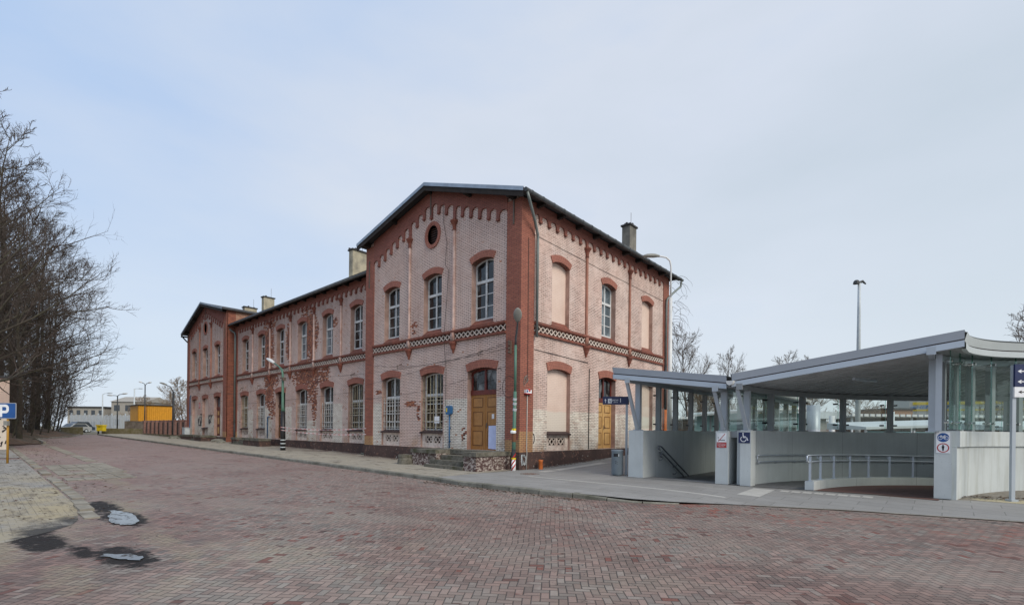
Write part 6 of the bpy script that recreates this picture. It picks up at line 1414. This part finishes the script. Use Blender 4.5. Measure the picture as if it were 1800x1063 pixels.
def trees():
    tree_kind('wood1', 11, 20, 5.2, n1=30, n2=9, n3=6, n4=3, first=.22, r0=.24, thin=1.25)
    tree_kind('wood2', 12, 20, 5.8, n1=28, n2=9, n3=6, n4=3, first=.30, r0=.21, up=.4, lean=(.06, .02), thin=1.25)
    tree_kind('wood3', 13, 18, 6.4, n1=26, n2=10, n3=6, n4=3, first=.16, r0=.17, up=.25, lean=(.10, .03), thin=1.25)
    tree_kind('sapling', 14, 9, 2.6, n1=20, n2=7, n3=5, n4=2, first=.1, r0=.07, up=.9, lean=(.25, .12), thin=1.1)
    tree_kind('near', 15, 20, 11.5, n1=26, n2=11, n3=7, n4=3, first=.16, r0=.38, up=.45, thin=.85)
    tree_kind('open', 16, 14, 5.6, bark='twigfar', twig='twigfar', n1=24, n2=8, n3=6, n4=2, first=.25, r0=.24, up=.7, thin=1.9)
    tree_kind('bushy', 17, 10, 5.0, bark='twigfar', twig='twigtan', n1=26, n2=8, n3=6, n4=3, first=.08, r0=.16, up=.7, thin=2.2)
    W = [('wood1', -34.6, -13.4, 20.0, 0.3, 'thick-trunked tall bare tree directly behind the parking sign'), ('wood2', -46.7, -12.8, 28, 1.2, 'tall bare tree at the left picture edge behind the thick trunk'), ('wood1', -48.2, -11.9, 24.5, 2.2, 'tall slender bare tree second from the thick trunk'),
         ('wood2', -42.0, -11.9, 20, 4.0, 'bare tree nearest the forecourt kerb'), ('wood3', -51.3, -10.9, 21.5, 0.0, 'spreading bare tree reaching out over the road'), ('wood2', -57.6, -9.9, 23, .4, 'leaning bare tree midway along the woodland edge'),
         ('wood3', -63.9, -8.9, 22, .2, 'bare tree with low outward branches near the low wall'), ('wood1', -71.5, -8.0, 20, 3.3, 'bare tree behind the mossy low wall'), ('wood2', -40.7, -15.5, 27, 5.0, 'tall bare tree beyond the left picture edge'), ('wood1', -32.9, -16.6, 20, 1.7, 'bare tree outside left beside the pink building'),
         ('wood3', -67.2, -13.0, 20, 2.4, 'bare tree deep in the wood at the left edge'), ('wood1', -72.6, -11.5, 20, 5.6, 'bare tree deep in the wood behind the slender trunks'), ('wood2', -79.3, -10, 18, 2.9, 'bare tree farthest back in the wood'), ('wood2', -56.4, -12.8, 22, .9, 'tall bare tree in the middle of the wood'),
         ('wood1', -61.0, -11.4, 20.5, 4.6, 'straight bare tree in the second row of the wood'), ('wood3', -45.0, -14.8, 19, 3.6, 'low-branched bare tree in the shade of the wood')]
    for k, x, y, H, rz, lab in W: plant_tree(k, x, y, H, rz, lab, 'bare trees of the wood at the left', z=base(x) + .05)
    sp = [(-49.5, -10.9, 8.2, .2), (-52.5, -10.2, 9.5, .6), (-55.0, -9.4, 8.5, .1), (-57.0, -9.0, 10, .5), (-59.5, -8.7, 8.0, .3), (-62, -8.1, 9.0, .8), (-64.5, -7.9, 7.5, .2), (-67.5, -7.8, 8.5, .5), (-46, -12.2, 8, .9), (-53.5, -12.3, 9, 2.0), (-60, -10.6, 9, 1.4), (-66, -10, 9, .4), (-43.5, -13.5, 8, 1.0), (-71, -9.2, 9, .2), (-39, -13.6, 7, 1.5), (-50.5, -14.5, 9, 3)]
    R2 = random.Random(31); sp += [(x_, -10.6 + max(0, -50 - x_) * .19 - max(0, x_ + 47) * .15 - R2.uniform(.3, 4.5), R2.uniform(3.5, 8.5), R2.uniform(0, 6)) for x_ in [R2.uniform(-70, -35) for _ in range(40)]]
    for i, (x, y, H, rz) in enumerate(sp): plant_tree('sapling', x, y, H, rz, 'thin leaning sapling in the undergrowth of the left wood', 'leaning saplings under the wood', z=base(x) + .05, name='sapling')
    plant_tree('near', -24.3, -14.9, 14.5, 4.4, 'big spreading bare tree just left of the picture, thick limbs reaching in', None, z=.1)
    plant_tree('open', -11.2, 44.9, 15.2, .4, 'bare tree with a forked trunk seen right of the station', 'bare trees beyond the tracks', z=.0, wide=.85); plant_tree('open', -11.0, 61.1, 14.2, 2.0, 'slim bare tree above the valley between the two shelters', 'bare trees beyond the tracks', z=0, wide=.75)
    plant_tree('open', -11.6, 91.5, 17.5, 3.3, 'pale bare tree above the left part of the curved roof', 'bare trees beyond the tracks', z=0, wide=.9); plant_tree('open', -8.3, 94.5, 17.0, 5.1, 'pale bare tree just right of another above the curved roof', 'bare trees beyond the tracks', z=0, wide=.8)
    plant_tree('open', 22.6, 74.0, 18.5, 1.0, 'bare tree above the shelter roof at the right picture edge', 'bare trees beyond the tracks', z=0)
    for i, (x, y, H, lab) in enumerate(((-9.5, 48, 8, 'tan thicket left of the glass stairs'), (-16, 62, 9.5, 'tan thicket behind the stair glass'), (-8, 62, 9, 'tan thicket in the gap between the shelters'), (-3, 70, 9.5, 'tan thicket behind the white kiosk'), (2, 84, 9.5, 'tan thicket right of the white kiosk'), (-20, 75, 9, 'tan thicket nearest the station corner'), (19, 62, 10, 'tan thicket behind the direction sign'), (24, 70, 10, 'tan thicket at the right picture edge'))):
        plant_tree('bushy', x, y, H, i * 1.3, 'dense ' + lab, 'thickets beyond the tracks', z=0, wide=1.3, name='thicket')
    for i, (x, y, H, lab) in enumerate(((-76, 7.6, 8.5, 'rounded bare tree just left of the far wing'), (-84, 13, 10.5, 'taller tan bare tree behind the far lamp'), (-136, 13.5, 8.5, 'small bare tree behind the orange shed roof'), (-120, 17, 8.5, 'small bare tree at the right end of the shed roof'))):
        plant_tree('bushy', x, y, H, i * 1.9, lab, 'bare trees behind the orange shed', z=.5, wide=1.1)
    # dry creeper hanging at the far roof corner
    R = random.Random(5); L = []
    for k in range(26):
        p = Vector((R.uniform(-.2, .6), 13.9 + R.uniform(-.3, .5), R.choice((10.9, 10.6, 9.5, 8.6, 7.9)) + R.uniform(-.3, .2))); d = Vector((R.uniform(-.2, .5), R.uniform(-.1, .7), R.uniform(.0, .6))); out = [p.copy()]
        for i in range(7): d = (d + Vector((R.gauss(0, .3), R.gauss(0, .3), -.33))).normalized(); p = p + d * R.uniform(.12, .26); out.append(p.copy())
        L.append((out, [.013 * (1 - .1 * i) for i in range(8)]))
    me = tubes_mesh('creeper', L, 3, 'twig'); o = bpy.data.objects.new('creeper', me); COL.objects.link(o); tag(o, 'dry leafless creeper hanging from the far roof corner of the station', 'creeper')
trees()

# ------------------------------------------------------------------ far left: wall, fence, shed, cars
def far_left():
    def wall_run(p, q, h, lab, name='low_wall', m='mosswall', th=.35):
        P, Q = Vector(p), Vector(q); d = (Q - P); L = d.length; d.normalize(); n = Vector((-d.y, d.x, 0))
        T = lambda a, b, c: tuple(P + d * a + n * b + Vector((0, 0, c))); R = random.Random(3); mb = MB(); k = max(2, int(L / .8)); hs = [h + R.uniform(-.06, .05) for _ in range(k + 1)]
        for i in range(k):
            a, b = L * i / k, L * (i + 1) / k; vs = [T(a, 0, -.3), T(b, 0, -.3), T(b, th, -.3), T(a, th, -.3), T(a, 0, hs[i]), T(b, 0, hs[i + 1]), T(b, th, hs[i + 1]), T(a, th, hs[i])]
            mb.add(vs, ((4, 5, 6, 7), (0, 1, 5, 4), (2, 3, 7, 6)) + (((3, 0, 4, 7),) if i == 0 else ()) + (((1, 2, 6, 5),) if i == k - 1 else ()))
        return one(mb, name, m, lab, 'wall', p)
    wall_run((-66.6, -7.2, .52), (-67.2, -5.2, .55), .95, 'short mossy low wall on the left side of the road end')
    wall_run((-66.6, -3.5, .55), (-62.8, .6, .55), .80, 'long mossy low wall right of the road end')
    wall_run((-68.6, -.9, .6), (-65.0, 1.9, .6), 1.75, 'grey rubble retaining bank below the orange shed', 'retaining_wall', 'bank', .8)
    # yellow grit bin on a post
    t = thing('grit_bin', (-65.3, -3.75, .55), 'yellow box with lid on a dark post beside the road end', 'box')
    T = frame_dir((-65.3, -3.75), (.80, .6)); B = lambda a, b, c: T(a, c, b)
    q = MB().box(-.38, -.04, .5, -.26, .10, 1.1, B); part(q, 'post', 'black', t); q = MB().box(-.35, -.25, 1.02, .45, .25, 1.62, B); b = part(q, 'box', 'yellow', t); q = MB().box(-.40, -.30, 1.62, .50, .32, 1.78, B); part(q, 'lid', 'yellow', b); q = MB().box(-.08, .252, 1.5, .1, .27, 1.58, B); part(q, 'latch', 'black', b)
    # brick fence
    t = thing('brick_fence', (-61.8, 0, .53), 'weathered red brick fence pillars with dark board infill beside the far wing', 'fence')
    n = 9; xs = [-61.8 + (17.4) * i / n for i in range(n + 1)]
    q = MB().box(-61.9, -.12, .2, -44.3, .22, .78); part(q, 'fence_base', 'mosswall', t)
    for i, x in enumerate(xs):
        q = MB().box(x - .24, -.16, .78, x + .24, .28, 2.28); q.box(x - .29, -.21, 2.281, x + .29, .33, 2.37); part(q, 'pillar', 'fencebrick', t)
        if i < n:
            q = MB(); x2 = xs[i + 1]
            for j in range(7): a = x + .28 + (x2 - x - .56) * j / 7; q.box(a, .03, .85, a + (x2 - x - .56) / 7 - .04, .07, 2.15)
            q.box(x + .24, .075, 1.0, x2 - .24, .12, 1.1).box(x + .24, .075, 1.95, x2 - .24, .12, 2.05); part(q, 'board_panel', 'fencewood', t)
    # orange shed
    t = thing('orange_shed', (-71.9, 1.15, .6), 'bright orange sheet-metal shed with flat dark roof behind the brick fence', 'shed')
    c = Vector((-71.9, 1.15, 0)); e1 = Vector((-70.9, 5.0, 0)) - c; e2 = Vector((-77.8, 1.3, 0)) - c; e1n, e2n = e1.normalized(), e2.normalized(); L1, L2 = e1.length, e2.length
    q = MB(); 
    def corr(p0, d, L, z0, z1):
        nn = max(4, int(L / .12)); per = Vector((d.y, -d.x, 0))
        for i in range(nn): a, b = p0 + d * (L * i / nn), p0 + d * (L * (i + 1) / nn); o0 = .03 if i % 2 else 0; o1 = .0 if i % 2 else .03; a, b = a + per * o0, b + per * o1; q.quad((a.x, a.y, z0), (b.x, b.y, z0), (b.x, b.y, z1), (a.x, a.y, z1))
    corr(c, e1n, L1, 1.2, 4.6); corr(c + e2, -e2n, L2, 1.2, 4.6); corr(c + e1, e2n, L2, 1.2, 4.6); corr(c + e1 + e2, -e1n, L1, 1.2, 4.6); part(q, 'wall', 'shed', t)
    q = MB(); T = lambda a, b, z: tuple(c + e1n * a + e2n * b + Vector((0, 0, z))); q.box(-.2, -.2, 4.6, L1 + .2, L2 + .2, 4.72, T); part(q, 'roof', 'felt', t); q = MB().box(L1 * .23, -.06, 1.2, L1 * .23 + .05, -.035, 4.6, T); part(q, 'joint', 'rust', t)
    q = MB().box(L1 * .5, -1.0, 1.9, L1 * .8, -.1, 2.0, T); part(q, 'ledge', 'lampgrey', t)
    # pale palisade
    t = thing('palisade_fence', (-99, 0, .5), 'pale grey palisade fence along the tracks behind the grit bin', 'fence'); A, Bp = Vector((-101, -3.0, .5)), Vector((-91, 5.5, .5))
    q = MB(); d = (Bp - A); L = d.length; d.normalize(); n_ = Vector((-d.y, d.x, 0)); T = lambda a, b, z: tuple(A + d * a + n_ * b + Vector((0, 0, z)))
    for i in range(int(L / .26)): q.box(i * .26, 0, 0, i * .26 + .17, .03, 3.0 + .1 * sin(i * 2.1), T)
    for z in (.4, 2.4): q.box(0, .031, z, L, .08, z + .1, T)
    part(q, 'pales', 'fencew', t)
    for i in range(6): q = MB().box(i * 2.4, .09, 0, i * 2.4 + .16, .25, 3.3, T); part(q, 'fence_post', 'pale', t)
    # two parked cars
    def car(P, yaw, body, lab, L=4.3, w=1.72, h=1.45, van=0):
        t = thing('parked_car', P, lab, 'car', 'cars parked beyond the low wall'); c_, s_ = cos(yaw), sin(yaw); T = lambda a, b, z: (P[0] + c_ * a - s_ * b, P[1] + s_ * a + c_ * b, P[2] + z)
        pr = [(-L / 2, .35), (L / 2, .35), (L / 2, .72), (L / 2 - .25, .84), (L * .24, .92), (L * .08, h), (-L * .28, h), (-L * .42, .95), (-L / 2, .88)]
        q = MB(); Tm = lambda a, b, dd: T(a, dd, b); q.prism(pr, Tm, -w / 2, w / 2, (), True); part(q, 'body', body, t)
        for sgn in (-1, 1):
            q = MB(); q.prism([(L * .20, .93), (L * .07, h - .08), (-L * .26, h - .08), (-L * .37, .95)], Tm, sgn * (w / 2 - .01), sgn * (w / 2 + .006)); part(q, 'side_window', 'carglass', t)
        q = MB(); q.quad(T(L * .235, -w * .42, .94), T(L * .235, w * .42, .94), T(L * .095, w * .38, h - .05), T(L * .095, -w * .38, h - .05)); q.v = [(a, b, z + .012) for a, b, z in q.v]; part(q, 'windscreen', 'carglass', t)
        for a in (-L * .30, L * .31):
            for sgn in (-1, 1):
                q = MB(); q.tube([T(a, sgn * (w / 2 - .2), .31), T(a, sgn * (w / 2 + .01), .31)], .31, 14); wh = part(q, 'wheel', 'tyre', t); q = MB(); q.tube([T(a, sgn * (w / 2 + .011), .31), T(a, sgn * (w / 2 + .016), .31)], .19, 12); part(q, 'rim', 'pale', wh)
        for sgn in (-1, 1): q = MB().box(L / 2 - .02, sgn * w * .36 - .16, .62, L / 2 + .01, sgn * w * .36 + .16, .74, T); part(q, 'headlight', 'white', t)
    car((-88.5, -3.9, .52), radians(-58), 'carsilver', 'pale dirty silver car parked left of the road end wall'); car((-96.2, -2.6, .52), radians(-70), 'carblue', 'dark blue car parked behind the silver one', h=1.75)
    # far buildings
    def block(P, u, L, D, H, m, rows, colsn, lab, roof='felt', gable=0):
        t = thing('far_building', P, lab, 'building', 'buildings far beyond the tracks'); T0 = frame_dir((P[0], P[1]), u); T = lambda a, b, z: T0(a, z, -b)
        q = MB().box(0, 0, P[2], L, D, P[2] + H, T); part(q, 'wall', m, t)
        q = MB()
        if gable: q.add([T(-.3, -.3, P[2] + H), T(L + .3, -.3, P[2] + H), T(L + .3, D / 2, P[2] + H + gable), T(-.3, D / 2, P[2] + H + gable), T(L + .3, D + .3, P[2] + H), T(-.3, D + .3, P[2] + H)], ((0, 1, 2, 3), (3, 2, 4, 5), (0, 3, 5), (1, 4, 2)))
        else: q.box(-.3, -.3, P[2] + H, L + .3, D + .3, P[2] + H + .35, T)
        part(q, 'roof', roof, t)
        for r in range(rows):
            for k in range(colsn): a = L * (k + .25) / colsn; z = P[2] + H * (r + .35) / rows; q = MB().box(a, -.04, z, a + L * .5 / colsn, .0, z + H * .42 / rows, T); part(q, 'window', 'carglass', t)
    u = (.7445, .6677)
    block((-166, 3.0, .5), u, 10, 10, 6.0, 'plaster', 2, 5, 'grey flat-roofed block far behind the palisade fence'); block((-154, 10.5, .5), u, 9, 10, 7.6, 'plaster', 2, 3, 'pale gabled house far behind the two long lamp heads', 'plaster', 1.6)
    block((-164, 15.0, .5), u, 7, 9, 5.2, 'pale', 2, 3, 'pale house with red roof left of the orange shed', 'roofred', 2.2); block((-104, 15.5, .5), (.6, .8), 10, 8, 5.0, 'brickfar', 1, 3, 'dark red roofed station hut seen behind the far lamp', 'roofred', 1.8)
    # pink building at the left edge
    t = thing('pink_outbuilding', (-27.8, -13.2, .2), 'small pinkish rendered building cut by the left picture edge behind the parking sign', 'building')
    q = MB(); T0 = frame_dir((-27.76, -12.99), (0, 1)); q.prism([(-9, -.5), (0, -.5), (0, 4.35), (-9, 4.35)], T0, -6, 0, (), True); part(q, 'wall', 'infill', t)
    q = MB(); q.prism([(-9.3, 4.35), (.12, 4.35), (.12, 4.47), (-9.3, 4.47)], T0, -6.2, .15, (), True); part(q, 'roof', 'felt', t)
    q = MB(); R = random.Random(4)
    for k in range(16): x = R.uniform(-2.0, -.1); z = R.uniform(.5, 1.9); q.tube([T0(x, z, .01), T0(x + R.uniform(-.3, .3), z + R.uniform(-.3, .3), .01), T0(x + R.uniform(-.3, .3), z + R.uniform(-.3, .3), .01)], .03, 4)
    part(q, 'graffiti', 'graffiti', t)
far_left()

# ------------------------------------------------------------------ behind the shelters
def behind():
    u = (.7445, .6677)
    def shelter_roof(P, L, D, lab, hp=2.6, m='fascialt', tiles=True):
        t = thing('platform_canopy', P, lab, 'canopy', 'platform canopies behind the underpass'); T0 = frame_dir((P[0], P[1]), u); T = lambda a, b, z: T0(a, z, -b)
        q = MB().box(0, 0, hp, L, D, hp + .14, T); rf = part(q, 'roof', 'lampgrey', t)
        q = MB()
        for i in range(int(L / .6)): q.box(i * .6, -.12, hp + .1, i * .6 + .42, .0, hp + .34, T)
        part(q, 'eaves_tiles', 'lampwhite', rf)['kind'] = 'stuff'
        q = MB().box(.3, D - .3, .3, L - .3, D - .2, hp, T); part(q, 'back_wall', 'bank', t)
        for i in range(int(L / 6) + 1): q = MB().box(.3 + 6 * i, .4, 0, .45 + 6 * i, .55, hp, T); part(q, 'post', 'pale', t)
    shelter_roof((-22.0, 22.5, 0), 26, 3.0, 'low canopy with white scalloped eaves seen through the stair glass', 2.95)
    shelter_roof((5.5, 44.0, 0), 46, 3.0, 'long low canopy with white scalloped eaves seen through the ramp glass', 3.35)
    one(MB().box(-24, 25.5, -.2, -2, 28.5, 2.6).box(-4, 25.5, -.2, 0, 28, 1.8), 'embankment', 'bank', 'brown overgrown bank behind the stair glass', 'bank', (-12, 26, 0))
    t = thing('embankment', (10, 63, 0), 'brown overgrown rubble bank below the warehouse', 'bank'); q = MB(); R = random.Random(2)
    T0 = frame_dir((-8, 50), u); n = 60
    for i in range(n):
        a, b = -4 + i * 1.2, -4 + (i + 1) * 1.2
        q.quad(T0(a, 0, 0), T0(b, 0, 0), T0(b, 3.0 + .4 * sin(i * 1.7), -6), T0(a, 3.0 + .4 * sin((i - 1) * 1.7), -6)); q.quad(T0(a, 3.0 + .4 * sin((i - 1) * 1.7), -6), T0(b, 3.0 + .4 * sin(i * 1.7), -6), T0(b, 3.1, -14), T0(a, 3.1, -14))
    part(q, 'slope', 'bank', t)
    # kiosk
    t = thing('white_kiosk', (2.2, 39.5, 0), 'flat-roofed white kiosk with grey walls on the platform behind the ramp glass', 'kiosk'); T0 = frame_dir((1.6, 38.0), u); T = lambda a, b, z: T0(a, z, -b)
    q = MB().box(0.2, 0, 0, 3.2, 3, 3.1, T); part(q, 'wall', 'lampgrey', t); q = MB().box(-.3, -.5, 3.1, 4.2, 3.3, 3.75, T); part(q, 'roof', 'pale', t); q = MB().box(.6, -.02, .2, 1.4, .0, 2.3, T); part(q, 'door', 'steeld', t)
    # second exit, glass and pale roof
    def exit2(P, L, D, lab, z0, rise, col='fascialt'):
        t = thing('platform_exit', P, lab, 'shelter', 'glazed exits on the platform'); T0 = frame_dir((P[0], P[1]), u); T = lambda a, b, z: T0(a, z, -b)
        q = MB(); q.add([T(0, 0, z0), T(L, 0, z0 + rise), T(L, D, z0 + rise), T(0, D, z0), T(0, 0, z0 + .16), T(L, 0, z0 + rise + .16), T(L, D, z0 + rise + .5), T(0, D, z0 + .5)], ((0, 1, 2, 3), (4, 5, 6, 7), (0, 1, 5, 4), (1, 2, 6, 5), (2, 3, 7, 6), (3, 0, 4, 7))); part(q, 'roof', col, t)
        for i in range(int(L / 1.6) + 1): a = .1 + 1.6 * i; q = MB().box(a, .2, 0, a + .12, .32, z0 + rise * a / L, T); part(q, 'post', 'pale', t)
        for i in range(int(L / 1.6)): a = .25 + 1.6 * i; q = MB().quad(T(a, .3, .4), T(a + 1.35, .3, .4), T(a + 1.35, .3, z0 - .1), T(a, .3, z0 - .1)); part(q, 'glass_pane', 'teal', t)
    exit2((8.6, 25.0, 0), 9, 4, 'pale-roofed glazed platform exit seen low through the ramp glass', 2.0, .35); exit2((14.8, 22.0, 0), 12, 3.5, 'pale-roofed glazed platform exit behind the outer ramp glass', 2.0, .2)
    exit2((-3.5, 13.3, 0), 3.5, 2.5, 'teal glazed box low behind the stair glass', 2.0, .05, 'pale') if False else None
    for i, (x, y, lab) in enumerate(((-7.0, 30.6, 'leftmost teal panel low behind the stair glass'), (-4.4, 32.9, 'second teal panel low behind the stair glass'), (-1.8, 35.2, 'rightmost teal panel low behind the stair glass'))):
        t = thing('teal_screen', (x, y, 0), lab, 'screen', 'teal platform screens'); T0 = frame_dir((x, y), u); q = MB().prism([(0, .2), (1.9, .2), (1.9, 2.35), (0, 2.35)], T0, 0, .06, (), True); part(q, 'panel', 'teal', t)
        for a in (0, 1.95): q = MB().box(a - .04, -.02, 0, a + .04, .05, 2.45, lambda p, q_, r: T0(p, r, q_)); part(q, 'post', 'steeld', t)
    t = thing('platform_shelter', (6.6, 12.5, 0), 'dark glazed shelter with white round gutter pipe close behind the ramp glass', 'shelter'); T0 = frame_dir((4.2, 13.1), (.93, .36)); T = lambda a, b, z: T0(a, z, -b)
    q = MB().box(-2.2, .4, 0, 3.2, .45, 2.75, T); part(q, 'wall', 'teal', t); q = MB().add([T(-2.4, -.1, 2.55), T(3.5, -.1, 3.0), T(3.5, 3, 3.2), T(-2.4, 3, 2.75), T(-2.4, -.1, 2.65), T(3.5, -.1, 3.12), T(3.5, 3, 3.32), T(-2.4, 3, 2.87)], ((0, 1, 2, 3), (4, 5, 6, 7), (0, 1, 5, 4), (1, 2, 6, 5), (3, 0, 4, 7))); part(q, 'roof', 'fascialt', t)
    q = MB().tube([T(.9, .1, 2.75), T(.9, .1, 2.6), T(.65, .2, 2.45), T(.65, .2, .1)], .07, 10); q.tube([T(-.6, -.05, 2.8), T(3.3, -.1, 2.95)], .09, 10); part(q, 'gutter_pipe', 'lampwhite', t, True)
    for a in (-1.4, .1, 1.7): q = MB().box(a, .33, 0, a + .08, .395, 2.7, T); part(q, 'mullion', 'steeld', t)
    for i, (x, y, r, lab) in enumerate(((7.6, 13.6, .30, 'broad pale grey pillar right of the white gutter pipe'), (4.9, 37.0, .22, 'white round pole before the kiosk'), (9.6, 29.0, .22, 'pale pillar left of the warehouse view'))):
        one(MB().tube([(x, y, 0), (x, y, 3.3 if i else 3.1)], r, 14), 'platform_pillar', ('steel', 'lampwhite', 'pale')[i], lab, 'pillar', (x, y, 0), 'pillars on the platform', True)
    # warehouse
    t = thing('warehouse', (6, 141, 0), 'grey corrugated warehouse with yellow stripes and dark lettering seen through the ramp glass', 'warehouse'); T0 = frame_dir((5.6, 141.5), (.985, .17)); T = lambda a, b, z: T0(a, z, -b)
    q = MB().box(0, 0, 0, 46, 30, 13.2, T); part(q, 'wall', 'whhall', t)
    for z0, z1 in ((9.0, 9.7), (7.5, 7.9)): q = MB().box(.6, -.06, z0, 45, -.01, z1, T); part(q, 'stripe', 'whyel', t)
    q = MB().box(.2, -.06, 8.28, 1.2, -.01, 8.56, T); part(q, 'blue_bar', 'whblue', t)
    part(text_mb('HENGLEIN', 1.15, lambda a, b, d: T0(a + b * .25 + 4.7, b + 8.42, .08), bold=.02, width=6.6), 'lettering', 'whblue', t)
    q = MB().box(-.3, -.3, 13.2, 46.3, 30.3, 13.6, T); part(q, 'roof', 'felt', t)
    for k in range(4): q = MB().box(6 + 9 * k, -.08, 5.2, 9.4 + 9 * k, -.01, 6.3, T); part(q, 'window', 'carglass', t)
    t = thing('brick_hall', (2.6, 127, 0), 'long low orange brick hall left of the warehouse', 'hall'); T0 = frame_dir((2.6, 127), u); T = lambda a, b, z: T0(a, z, -b)
    q = MB().box(0, 0, 0, 5.5, 10, 7.4, T); part(q, 'wall', 'orangebrick', t); q = MB().box(-.4, -.4, 7.4, 5.9, 10.4, 7.75, T); part(q, 'roof', 'felt', t)
    # overhead line
    for k, z in enumerate((7.2, 6.2)): one(MB().tube([(-60, 30, z), (0, 52, z - .35), (60, 76, z)], .03, 4), 'overhead_wire', 'cable', ('upper overhead line wire across the tracks', 'lower overhead line wire across the tracks')[k], 'wire', (-60, 30, z), 'overhead line wires')
behind()
